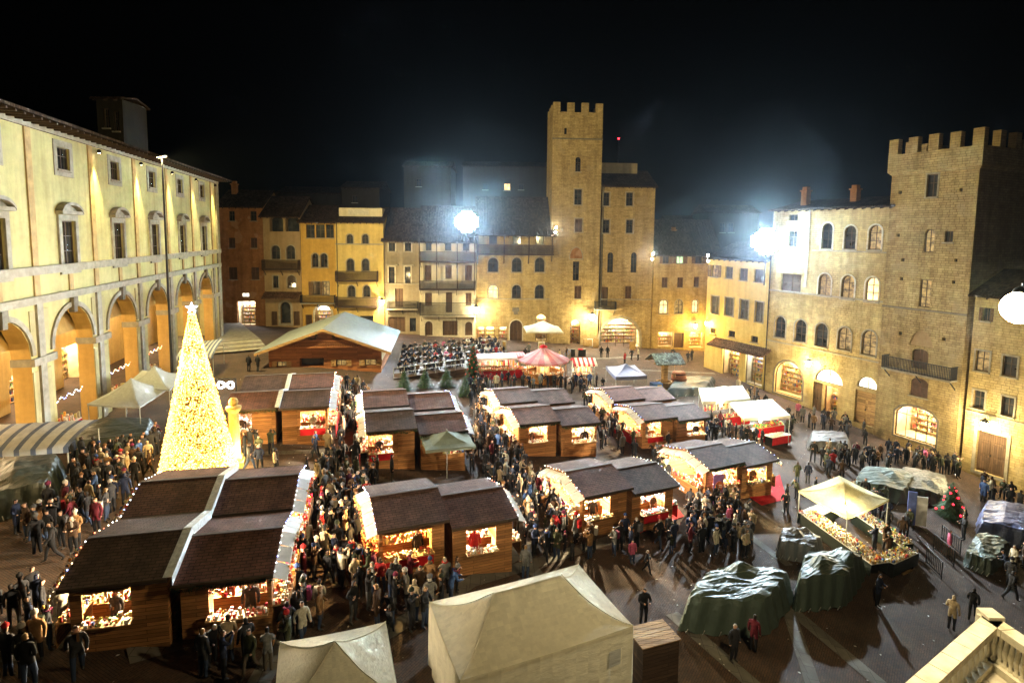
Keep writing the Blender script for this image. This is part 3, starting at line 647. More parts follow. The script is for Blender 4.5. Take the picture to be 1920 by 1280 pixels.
r, u0, u1, ze = house('arched_palace', 'broad pale palace with rows of round arched windows, left of the battlemented tower', WR, 1441, 1663, 391, -4.0, 11, .12, 'stone_warm', [
    (1479, 402, 1496, 414, 'win', None), (1478, 433, 1495, 463, 'win', None), (1465, 513, 1502, 548, 'shut', None), (1541, 418, 1561, 466, 'win', 'round', TL), (1584, 423, 1605, 467, 'win', 'round', TL), (1629, 422, 1653, 468, 'dim', 'round', TL),
    (1535, 513, 1558, 554, 'dim', 'round', TL), (1578, 516, 1602, 560, 'dim', 'round', TL), (1623, 520, 1648, 565, 'lit', 'round', TL), (1453, 593, 1473, 633, 'win', 'round', T), (1490, 599, 1512, 641, 'win', 'round', T), (1529, 606, 1552, 650, 'win', 'round', T), (1571, 613, 1596, 656, 'dim', 'round', T), (1616, 619, 1643, 666, 'dim', 'round', T),
    (1452, 677, 1505, 742, 'shop', 'round', dict(power=900, lc=(1, .74, .36), trim=.2, trimmat='stone_dark')), (1528, 692, 1581, 719, 'white', 'round', dict(sill=False)), (1545, 724, 1570, 778, 'shop', None, dict(power=300, lc=(1, .6, .3))), (1524, 716, 1541, 772, 'door', None), (1602, 734, 1643, 797, 'door', None, dict(mat='wood_light')), (1607, 706, 1646, 729, 'white', 'round', dict(sill=False))], 1.2, .5, 'palace')
string_course(r, WR, u0, u1, WR.pix(1550, 554)[1]-.1, .16, .1, .12); string_course(r, WR, u0, WR.pix(1440, 630)[0], WR.pix(1550, 655)[1]-.3, .14, .08, .12)
string_course(r, WR, WR.pix(1525, 467)[0], u0, WR.pix(1600, 469)[1]-.2, .12, .08, .12)
downpipe(r, WR, WR.pix(1665, 600)[0]+.05, -4.5, ze, .12); downpipe(r, WR, u1-.1, -4, ze, .12)
b = MB(); ua = WR.pix(1514, 500)[0]; wbox(b, WR, ua-.14, ua+.14, WR.pix(1530, 470)[1]-4, ze, .1, .18); b.build('quoin_strip', M['stone_trim'], r)
chimney(r, WR, WR.pix(1487, 380)[0], ze+.4, -2, 1.7); chimney(r, WR, WR.pix(1567, 380)[0], ze+.5, -3, 1.5)
# battlemented tower on the low side
d = .3; uA, uB = sorted((WR.pix(1666, 420, d)[0], WR.pix(1828, 420, d)[0])); zc = WR.pix(1750, 324, d)[1]; zt = WR.pix(1750, 283, d)[1]; zm = WR.pix(1750, 253, d)[1]; zb = -5.5; D = 10.0
root = thing('battlemented_tower', 'broad stone tower with jutting battlements and an iron balcony', 'tower', WR.p((uA+uB)/2, zb, d))
ops = px_ops(WR, [(1738, 327, 1758, 369, 'win', None, T), (1733, 430, 1752, 473, 'dim', 'round', dict(sill=False)), (1771, 433, 1787, 454, 'win', None), (1724, 524, 1745, 576, 'dim', None, dict(sill=False)), (1706, 620, 1750, 650, 'blind', 'gothic', dict(mat='plaster_brown')), (1710, 654, 1740, 692, 'door', 'seg', {}), (1706, 709, 1740, 744, 'shut', 'seg'),
    (1677, 763, 1757, 826, 'shop', 'seg', dict(power=1600, lc=(1, .8, .5), bars=(.25, .5, .75), rails=(.7,), depth=3.0, trim=.15, trimmat='stone_dark'))]+[(x-3, y-3, x+3, y+3, 'dark', None) for x, y in ((1688, 361), (1802, 356), (1684, 441), (1693, 487), (1792, 488), (1690, 523), (1788, 529), (1688, 625), (1770, 636))], d)
b = MB(); wall_mesh(b, WR, uA, uB, zb-2, zc, ops, 0, d)
for u in (uA, uB): b.poly([WR.p(u, zb-2, d), WR.p(u, zc, d), WR.p(u, zc, d-D), WR.p(u, zb-2, d-D)])
b.poly([WR.p(uA, zb-2, d-D), WR.p(uB, zb-2, d-D), WR.p(uB, zc, d-D), WR.p(uA, zc, d-D)]); b.build('wall', M['stone_tower'], root)
b = MB(); e = .28; P = [(uA-e, d+e), (uB+e, d+e), (uB+e, d-D-e), (uA-e, d-D-e)]; Q = [(uA, d), (uB, d), (uB, d-D), (uA, d-D)]
for i in range(4):
    j = (i+1) % 4
    b.poly([WR.p(P[i][0], zc+.3, P[i][1]), WR.p(P[j][0], zc+.3, P[j][1]), WR.p(P[j][0], zt, P[j][1]), WR.p(P[i][0], zt, P[i][1])])
    b.poly([WR.p(Q[i][0], zc, Q[i][1]), WR.p(Q[j][0], zc, Q[j][1]), WR.p(P[j][0], zc+.3, P[j][1]), WR.p(P[i][0], zc+.3, P[i][1])])
b.poly([WR.p(u, zt-.6, q) for u, q in P]); b.build('parapet', M['stone_tower'], root)
merlons(root, WR, uA-e+.004, uB+e-.004, 5, zt, zm, d+e-.004, D+2*e-.008, .6, .48)
for o in ops: fit(root, WR, o, d)
balcony(root, WR, WR.pix(1788, 700, 1)[0], WR.pix(1655, 690, 1)[0]-.1, WR.pix(1720, 700, 1)[1], 1.15, 1.1, d, 'iron')
string_course(root, WR, uA, uB, WR.pix(1740, 579)[1]-.2, .14, .08, d, 'stone_dark')
r, u0, u1, ze = house('end_house', 'plain yellowish house with a wide garage arch at the low end of the square', WR, 1829, 2300, 551, -5.6, 9, -.1, 'stone_warm', [
    (1843, 577, 1856, 602, 'wsh', None), (1829, 658, 1855, 696, 'dim', None, T), (1880, 668, 1907, 706, 'win', None, T), (1824.5, 732, 1846, 766, 'win', None, T), (1878, 744, 1901, 780, 'win', None, T), (1829.3, 812, 1886, 890, 'door', None, dict(mat='wood_door', trim=.25))], 1.8, .7, pxe=1850)
string_course(r, WR, u0, u1, WR.pix(1860, 778)[1]-.2, .14, .08, -.1)
# ------------------------------------------------------------------ lanterns on the walls
wall_lantern(WB, 716, 566, 'blazing lantern on the pale yellow house beside the chalet roof', 2600, (1, .74, .36), .1, .9, .42)
wall_lantern(WB, 893, 580, 'blazing lantern at the left corner of the stone gallery house', 2600, (1, .8, .45), 0, .9, .5)
wall_lantern(WB, 1110, 594, 'blazing lantern between the tall tower and the huge shop arch', 2600, (1, .8, .4), .25, .9, .5)
wall_lantern(WB, 1304, 611, 'amber lantern on the low shuttered stone house', 2000, (1, .6, .1), 0, .9, .36)
wall_lantern(WR, 1325, 606, 'amber lantern at the edge of the yellow corner house', 1800, (1, .58, .08), 0, .5, .3)
wall_lantern(WR, 1516, 681, 'lantern beside the round shop arch of the arched palace', 1700, (1, .78, .36), .12, .8, .36)
wall_lantern(WR, 1846, 797, 'lantern above the garage arch of the end house', 1900, (1, .8, .4), -.1, .8, .4)
# ------------------------------------------------------------------ the arcaded palace on the left
BAY = 7.5
def make_arcade():
    W = WL; U0, U1 = -3*BAY, 5*BAY+2.9; ZF, ZE, S1, S2 = 1.8, 22.0, 12.85, 11.15
    root = thing('arcaded_palace', 'long cream palace with tall round arcade, pedimented windows and cornice lights', 'palace', W.p(U0, ZF))
    arches = [Op(i*BAY+1.35, i*BAY+6.5, ZF, 10.55, 'arch', 'round', rev=1.0) for i in range(-3, 5)]+[Op(5*BAY+.75, 5*BAY+2.0, ZF, 4.6, 'arch', None, rev=1.5)][:0]
    upper = []; small = []
    for i in range(-3, 5):
        c = i*BAY+3.95
        upper.append(Op(c-.85, c+.85, 13.05, 16.1, 'win', None, sill=False, rev=.2, mr=0)); small.append(Op(c-.75, c+.75, 19.35, 20.75, 'win', None, trim=.42, rev=.2, mr=0))
    allo = arches+upper+small
    b = MB(); wall_mesh(b, W, U0, U1, ZF-1.5, ZE, allo, 0, 0, .4, 1)
    b.poly([W.p(U1, ZF-1.5), W.p(U1, ZE), W.p(U1, ZE, -14), W.p(U1, ZF-1.5, -14)])
    b.poly([W.p(U0, ZF-1.5, -14), W.p(U1, ZF-1.5, -14), W.p(U1, ZE, -14), W.p(U0, ZE, -14)]); b.poly([W.p(U0, ZF-1.5), W.p(U0, ZE), W.p(U0, ZE, -14), W.p(U0, ZF-1.5, -14)])
    b.build('wall', [M['plaster_loggia'], M['plaster_orange']], root)
    # portico: floor, vault, back wall with shop fronts
    b = MB(); b.poly([W.p(U0, ZF, .3), W.p(U1, ZF, .3), W.p(U1, ZF, -7), W.p(U0, ZF, -7)]); b.build('portico_floor', M['stone_trim'], root)
    b = MB(); rows = []
    for k in range(9):
        a = math.pi*k/8; rows.append([W.p(U0, 8.6+2.4*math.sin(a), -.98-3.0+3.0*math.cos(a)), W.p(U1, 8.6+2.4*math.sin(a), -.98-3.0+3.0*math.cos(a))])
    b.grid(rows)
    b.poly([W.p(U0, ZF, -7.05), W.p(U1, ZF, -7.05), W.p(U1, 11.1, -7.05), W.p(U0, 11.1, -7.05)]) if False else None
    b.build('portico_vault', M['plaster_orange'], root)
    shops = [Op(i*BAY+2.2, i*BAY+5.6, ZF, 5.4, 'shop', 'round' if i % 2 else None, depth=1.6, power=1800, lc=(1, .76, .42)) for i in range(-2, 5) if i != 3]
    b = MB(); wall_mesh(b, W, U0, U1, ZF-.5, 8.75, shops, 0, -7.05, .3); b.build('portico_wall', M['plaster_orange'], root)
    for o in shops: fit(root, W, o, -7.05)
    for i in range(-3, 6):                                            # cross arches inside the portico
        u = i*BAY+(.0 if i < 5 else .9)
        o = Op(-6.9, -1.0, ZF, 10.3, 'arch', 'round'); b = MB()
        for s in (-.55, .55):
            T = o.top(10)
            for (a, za), (e, ze) in zip(T, T[1:]): b.poly([W.p(u+s, za, a), W.p(u+s, ze, e), W.p(u+s, 11.0, e), W.p(u+s, 11.0, a)])
        T = o.top(10)
        for (a, za), (e, ze) in zip(T, T[1:]): b.poly([W.p(u-.55, za, a), W.p(u+.55, za, a), W.p(u+.55, ze, e), W.p(u-.55, ze, e)])
        b.build('cross_arch', M['plaster_orange'], root)
    # pilasters, imposts, archivolts, panels
    for i in range(-3, 6):
        u = i*BAY; e = .0
        b = MB(); wbox(b, W, u-.32, u+.32, ZF-1.4, S2-.003, -.1, .14); b.build('pier_pilaster', M['stone_trim'], root)
        for za, zb in ((S2+.45, S1-.003), (S1+.5, ZE-.6)):
            b = MB(); wbox(b, W, u-.3, u+.3, za, zb, -.1, .08); b.build('pilaster', M['pilaster_ochre'], root)
        if i < 5:
            c = i*BAY+3.95; b = MB(); wbox(b, W, c-.26, c+.26, S2+.45, S1-.003, -.1, .07); b.build('pilaster', M['pilaster_ochre'], root)
            b = MB(); wbox(b, W, c-.28, c+.28, 10.5, S2-.003, -.1, .26); wbox(b, W, c-.22, c+.22, 10.15, 10.498, -.1, .22); b.build('keystone', M['stone_dark'], root)
        if i > -3 or True:
            b = MB(); wbox(b, W, u-1.05, u+1.42 if i < 5 else u+2.0, 7.55, 8.0, -1.06, .2); b.build('impost', M['stone_trim'], root)
            for s in (-1, 1):
                b = MB(); wbox(b, W, u+s*.7-.27, u+s*.7+.27, ZF+.4, 7.2, -.1, .05); b.build('pier_panel', M['plaster_cream'], root)
                b = MB(); wbox(b, W, u+s*.7-.27, u+s*.7+.27, 8.3, 10.8, -.1, .05); b.build('pier_panel', M['plaster_cream'], root)
    u = 5*BAY+2.2; b = MB(); wbox(b, W, u-.5, u+.72, ZF-1.4, ZE-.6, -.2, .16); b.build('corner_pilaster', M['stone_trim'], root)
    for o in arches:
        b = MB(); q = Op(o.u0, o.u1, 7.97, o.z1, 'arch', 'round'); A = Op(o.u0-.32, o.u1+.32, 7.97, o.z1+.32, 'a', 'round').top(14); B_ = q.top(14)
        for i in range(14):
            b.poly([W.p(*A[i], .12), W.p(*A[i+1], .12), W.p(*B_[i+1], .12), W.p(*B_[i], .12)]); b.poly([W.p(*A[i], -.02), W.p(*A[i+1], -.02), W.p(*A[i+1], .12), W.p(*A[i], .12)]); b.poly([W.p(*B_[i], -.02), W.p(*B_[i+1], -.02), W.p(*B_[i+1], .12), W.p(*B_[i], .12)])
        b.build('archivolt', M['stone_trim'], root)
    for z, h, o in ((S2, .45, .22), (S1, .5, .26), (ZE-.6, .35, .2)): string_course(root, W, U0, U1+.02, z, h, o)
    for o in upper:
        c = (o.u0+o.u1)/2; b = MB(); ring(b, W, o, -.38, -.002, -.05, .12); f = b.build('window_surround', M['stone_trim'], root)
        b = MB(); wbox(b, W, c-1.35, c+1.35, 16.5, 16.72, -.05, .42)                # the curved pediment
        R = [(c-1.35+2.7*k/10, 16.72+.78*math.sqrt(max(0, 1-(k/5-1)**2*.9))-.2) for k in range(11)]
        for (a, za), (e, ze) in zip(R, R[1:]):
            b.poly([W.p(a, za, .45), W.p(e, ze, .45), W.p(e, ze-.2, .45), W.p(a, za-.2, .45)]); b.poly([W.p(a, za, -.02), W.p(e, ze, -.02), W.p(e, ze, .45), W.p(a, za, .45)])
            b.poly([W.p(a, za-.2, .45), W.p(e, ze-.2, .45), W.p(e, ze-.2, .1), W.p(a, za-.2, .1)]); b.poly([W.p(a, za-.2, .1), W.p(e, ze-.2, .1), W.p(e, 16.72, .1), W.p(a, 16.72, .1)])
        b.build('pediment', M['stone_trim'], f)
        fit(root, W, o, 0, .4)
        b = MB()
        for s in (-1, 1): wbox(b, W, c+s*1.0-.14, c+s*1.0+.14, 12.55, S1-.002, -.05, .22)
    for o in small: fit(root, W, o, 0, .4)
    # deep eave and roof
    b = MB(); th = .18; ov = 1.6
    for (d0, z0), (d1, z1) in (((ov, ZE-.25), (-7, ZE+1.7)), ((-7, ZE+1.7), (-15, ZE-.3))):
        b.poly([W.p(U0, z0+th, d0), W.p(U1+1.2, z0+th, d0), W.p(U1+1.2, z1+th, d1), W.p(U0, z1+th, d1)]); b.poly([W.p(U0, z0, d0), W.p(U1+1.2, z0, d0), W.p(U1+1.2, z1, d1), W.p(U0, z1, d1)])
        b.poly([W.p(U1+1.2, z0, d0), W.p(U1+1.2, z0+th, d0), W.p(U1+1.2, z1+th, d1), W.p(U1+1.2, z1, d1)])
    b.poly([W.p(U0, ZE-.25, ov), W.p(U1+1.2, ZE-.25, ov), W.p(U1+1.2, ZE-.25+th, ov), W.p(U0, ZE-.25+th, ov)]); rf = b.build('roof', M['roof_tiles'], root)
    b = MB()
    for k in range(int((U1-U0)/.8)):
        u = U0+.4+k*.8; wbox(b, W, u-.07, u+.07, ZE-.38, ZE-.27, .0, ov-.1)
    kind(b.build('rafter_ends', M['wood_dark'], rf))
    # turret on the roof
    ua, ub = W.pix(186, 240, -9)[0], W.pix(186, 240, -9)[0]+5; zt = W.pix(210, 185, -9)[1]
    # lights washing down from the cornice, one above each pier
    for i in range(1, 6):
        u = i*BAY+.55; p = W.p(u, ZE-1.05, .42)
        b = MB(); b.lathe(p, [(.02, .28), (.12, .22), (.16, 0)], 8); f = b.build('cornice_spot', M['iron'], root)
        b = MB(); b.lathe(p, [(.15, .02), (.01, .021)], 8); b.build('lens', M['bulb_warm'], f)
        lamp('SPOT', p-V((0, 0, .02)), 11000, (1, .86, .32), .06, target=W.p(u, 2, 1.0), size=50, blend=.8, name='cornice_light')
    for i in range(-2, 5):                                            # hanging lamps under the vaults
        p = W.p(i*BAY+3.9, 8.9, -4.2); b = MB(); b.tube(p+V((0, 0, .2)), p+V((0, 0, 2.0)), .015, .015, 4); b.ball(p+V((0, 0, .22)), .1, 5); f = b.build('vault_lamp', M['iron'], root)
        b = MB(); b.ball(p, .2, 8); b.build('lamp_globe', glow_of((1, .8, .45), 40), f)
        lamp('POINT', p-V((0, 0, .3)), 900, (1, .72, .34), .25, name='vault_light')
    return root
arcade = make_arcade()
# roof turret behind the arcaded palace
def far_house(name, label, x0, y0, x1, y1, Y, depth, mt, wins=(), roof=True, z_b=0.0, rr=1.4):
    a, c = aty(x0, y0, Y), aty(x1, y1, Y); W = Wall((a.x, Y), (1, 0)); w = c.x-a.x; zt = a.z
    root = thing(name, label, 'house', (a.x+w/2, Y, z_b)); b = MB()
    ops = px_ops(W, wins); wall_mesh(b, W, 0, w, z_b, zt, ops)
    for u in (0, w): b.poly([W.p(u, z_b), W.p(u, zt), W.p(u, zt, -depth), W.p(u, z_b, -depth)])
    b.poly([W.p(0, z_b, -depth), W.p(w, z_b, -depth), W.p(w, zt, -depth), W.p(0, zt, -depth)]); b.build('wall', M[mt], root)
    for o in ops: fit(root, W, o)
    if roof: roof_slab(root, W, 0, w, zt, depth, rr, .5, 0)
    return root
far_house('roof_turret', 'small dim turret with two windows above the arcaded palace roof', 180, 186, 232, 250, 54, 3.5, 'plaster_dimmed', [(194, 203, 205, 240, 'win', None), (213, 208, 223, 246, 'win', None)], True, 19, .35)
far_house('hillside_house', 'long dim house with one lit window behind the left floodlight', 868, 312, 1030, 400, 118, 10, 'plaster_dimmed', [(945, 344, 957, 357, 'lit', None), (972, 345, 982, 356, 'win', None), (905, 344, 915, 356, 'win', None)], True, 0)
far_house('dim_gabled_house', 'dim pale gabled house high up behind the narrow grey house', 757, 312, 845, 400, 112, 10, 'plaster_dimmed', [(780, 335, 790, 350, 'win', None)], True, 0)
far_house('dark_hill_house', 'dark house half hidden behind the pale yellow house roofs', 640, 352, 712, 420, 104, 9, 'plaster_dimmed', [(660, 366, 670, 380, 'win', None)], True, 0)
far_house('rear_white_house', 'dim whitish house behind the yellow corner house roof', 1328, 398, 1420, 470, 104, 9, 'plaster_dimmed', [(1350, 418, 1360, 436, 'win', None), (1366, 418, 1376, 436, 'win', None)], True, 0)
far_house('rear_low_house', 'low dim house behind the shuttered stone house', 1256, 418, 1330, 470, 110, 9, 'plaster_dimmed', [(1280, 438, 1290, 452, 'win', None)], True, 0)
far_house('dusky_house', 'dusky house above the orange brick house roofs', 520, 362, 640, 430, 108, 9, 'plaster_dimmed', [(560, 375, 570, 388, 'win', None)], True, 0)
# beacon mast
p = aty(1160, 262, 300); root = thing('beacon_mast', 'thin mast with one red warning light, far behind the stone palace', 'mast', (p.x, p.y, 0))
b = MB(); b.tube((p.x, p.y, 0), p, .35, .12, 6); b.build('pole', M['iron'], root); b = MB(); b.ball(p+V((0, 0, .5)), .42, 6); b.build('beacon', glow_of((1, .02, .03), 20), root)
# stairs and paved terrace at the far end of the arcade
def make_steps():
    a, c = gnd(418, 664), gnd(505, 656); d = V((c.x-a.x, c.y-a.y)); L = d.length; d.normalize(); n = V((-d.y, d.x))
    root = thing('stone_steps', 'broad stone steps climbing to the pavement beside the arcaded palace', 'steps', (a.x, a.y, G(a.x, a.y))); kindless = root
    for i in range(7):
        b = MB(); o = V((a.x, a.y))+d*(L/2-2)+n*(i*.95+9); b.box((o.x, o.y, 1.7+.035*i), (d.x*(L/2+2), d.y*(L/2+2), 0), (n.x*9, n.y*9, 0), (0, 0, .3+.035*i)); b.build('step', M['stone_trim' if i % 2 else 'stone_dark'], root)  # every other step darker, riser shade put into the stone colour
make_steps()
# ------------------------------------------------------------------ floodlights
FLOOD = (.74, .89, 1.0)
def flood_mast(p, base_z, label, target, power, nlamp=4, size=110):
    root = thing('floodlight_mast', label, 'floodlight', (p.x, p.y, base_z)); up = V((0, 0, 1)); f = (V(target)-p); f.z *= .5; f.normalize(); s = f.cross(up).normalized(); uq = s.cross(f)
    b = MB(); b.tube((p.x, p.y, base_z), p+V((0, 0, .1)), .09, .06, 8); b.box(p-f*.2, s*1.5, f*.04, uq*.05); b.build('pole', M['iron'], root)
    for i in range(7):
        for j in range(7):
            if (i-3)**2+(j-3)**2 > 10.5: continue  # round bank widened with extra heads to stand for the lamp's glare
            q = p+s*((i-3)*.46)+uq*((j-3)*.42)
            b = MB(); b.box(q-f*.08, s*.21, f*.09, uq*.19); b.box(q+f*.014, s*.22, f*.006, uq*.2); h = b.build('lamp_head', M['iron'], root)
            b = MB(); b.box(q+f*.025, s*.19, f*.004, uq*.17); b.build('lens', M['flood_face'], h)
    lamp('SPOT', p+f*.3, power, FLOOD, .3, target=target, size=size, blend=.5, name='floodlight')
    return root
p1 = aty(875, 416, 83.2); flood_mast(p1, 13.0, 'blue white floodlight, its glare built as a lamp bank, above the galleried house eaves', (5, 14, 1), 115000, 5, 84)
p2 = aty(1437, 453, 67.5); flood_mast(p2, 10.0, 'blue white floodlight, its glare built as a lamp bank, above the yellow corner house', (2, 14, 0), 120000, 5, 96)
def corner_spots(W, px, py, label, power, target, d=.3):
    u, z = W.pix(px, py, d+.5); root = thing('facade_spotlight', label, 'spotlight', W.p(u, z, d)); b = MB(); b.tube(W.p(u, z, d), W.p(u, z, d+.5), .03, .03, 5); b.build('bracket', M['iron'], root)
    for k in (-1, 1):
        p = W.p(u+.05*k, z+k*.35, d+.5); b = MB(); b.lathe(p, [(.02, -.1), (.16, -.1), (.2, .12)], 8); f = b.build('lamp_head', M['iron'], root); b = MB(); b.ball(p+V((W.n.x, W.n.y, 0))*.12, .17, 6); b.build('lens', glow_of((1, .93, .75), 90), f)
    lamp('SPOT', W.p(u, z, d+.9), power, (1, .92, .7), .2, target=target, size=120, blend=.6, name='spot_light')
corner_spots(WB, 1042, 431, 'pair of small bright spotlights at the left edge of the tall tower', 14000, (4, 60, 0))
corner_spots(WB, 1223, 481, 'pair of small bright spotlights at the right edge of the stone palace', 16000, (14, 66, 0))
corner_spots(WR, 1329, 484, 'pair of small spotlights under the eave of the yellow corner house', 8000, (12, 66, -1), 0)
# the big lamp close by on the right
p3 = aty(1912, 577, 12.0)
root = thing('street_lamp', 'big glaring warm street lamp close by at the edge of the view', 'street lamp', (p3.x+.9, p3.y-.2, 4.0))
b = MB(); b.tube((p3.x+.9, p3.y-.2, 4.0), (p3.x+.9, p3.y-.2, p3.z+.5), .08, .06, 8); b.tube((p3.x+.9, p3.y-.2, p3.z+.5), (p3.x, p3.y, p3.z+.48), .04, .04, 6); b.build('pole', M['iron'], root)
b = MB(); b.lathe(p3, [(.15, .32), (.12, .39), (.02, .45)], 14); b.build('lamp_cap', M['iron'], root)
b = MB(); b.ball(p3, .33, 14); b.build('lamp_globe', glow_of((1, .82, .5), 60), root)
lamp('POINT', p3+V((-.5, .65, -.5)), 4900, (1, .78, .42), .4, name='globe_light')
# spot behind a plate, added out of view to wash the fronts with light
pj = p3+V((3.4, -1.0, .9)); f_ = V((-.5, 1, 0)).normalized(); s_ = V((f_.y, -f_.x, 0)); Z = V((0, 0, 1))
b = MB(); b.box(pj-f_*.3, s_*.4, f_*.12, Z*.22); b.build('added_projector', M['iron'], root)
b = MB(); b.box(pj+f_*.62-Z*.22, s_*1.6, f_*.8, Z*.012); b.build('added_barn_door', M['iron'], root)  # unseen plate added to keep this light off the near ground
lamp('SPOT', pj, 27000, (1, .82, .34), .05, target=pj+f_*10+Z*1.2, size=118, blend=.8, name='added_projector_light')
# ------------------------------------------------------------------ the market huts
def shingle():
    t = NT('hut_shingles'); uv = t.uv()
    br = t.n('ShaderNodeTexBrick', Vector=uv, Color1=(.15, .095, .075, 1), Color2=(.11, .07, .056, 1), Mortar=(.034, .026, .023, 1), Scale=1.0)
    br.inputs['Brick Width'].default_value = .33; br.inputs['Row Height'].default_value = .145; br.inputs['Mortar Size'].default_value = .012
    c = t.mix(.6, br.outputs[0], t.mix(1.0, br.outputs[0], t.ramp(t.noise(uv, 2.2, 6, .7), (.5, .5, .5), (1.5, 1.45, 1.4)), 'MULTIPLY'))
    t.bump(t.n('ShaderNodeMath', _operation='ADD', i0=t.n('ShaderNodeMath', _operation='MULTIPLY', i0=br.outputs[1], i1=-1.0).outputs[0], i1=t.noise(uv, 30, 2)).outputs[0], .6, .02)
    oi = t.n('ShaderNodeObjectInfo').outputs['Random']; c = t.mix(1.0, c, t.ramp(oi, (1.2, .86, .78), (.85, .85, .9), .0, 1.0), 'MULTIPLY'); c = t.mix(.5, c, t.mix(1.0, c, t.ramp(t.noise(t.n('ShaderNodeMapping', Vector=uv, Scale=(1.5, .35, 1)).outputs[0], .9, 5), (.55, .55, .55), (1.35, 1.3, 1.25)), 'MULTIPLY'))
    M['hut_shingles'] = t.done(c, .85, .2)
shingle()
plain('ridge_felt', (.17, .14, .13), .8, .2, 0, .25, 4); plain('batten_grey', (.42, .42, .38), .7, .3, 0, .25, 4); plain('cloth_white', (.75, .73, .68), .8, .2, 0, .15, 3); plain('cloth_red', (.5, .015, .02), .85, .15, 0, .25, 3); plain('snow_strip', (.7, .72, .7), .7, .3, 0, .3, 6, .5)
t = NT('fir_needles'); t.done(t.ramp(t.noise(t.uv(), 5, 3), (.015, .035, .012), (.04, .085, .03)), .8, .2); M['fir_needles'] = t.m
SELLERS = []
FOOT = []                                              # footprints that people keep clear of: (centre, ex, ey, half x, half y)
def foot(c, ex, ey, hx, hy): FOOT.append((V((c[0], c[1])), V((ex[0], ex[1])), V((ey[0], ey[1])), hx, hy))
def mkwall(p, u, n):
    w = Wall((p[0], p[1]), (u[0], u[1])); w.n = V((n[0], n[1])).normalized(); return w
def catenary(b, p, q, n, r, cols, sag=.05, m=0):
    for i in range(n):
        f = (i+.5)/n; c = V(p).lerp(V(q), f)-V((0, 0, sag*math.sin(f*math.pi*5)**2)); b.ball(c, r, 4, m, random.choice(cols))
BULB = [(1, .8, .5), (.9, .95, 1), (.35, .45, 1), (1, .75, .4), (1, .2, .1)]
BULB_BLUE = [(.25, .35, 1), (.8, .9, 1), (1, .95, .8)]
RED_PAL = [(.6, .03, .02), (.65, .1, .05), (.7, .6, .5), (.6, .3, .05), (.55, .02, .05)]
WHITE_PAL = [(.75, .72, .65), (.7, .6, .4), (.6, .5, .3), (.8, .78, .72), (.5, .25, .1), (.7, .2, .1)]
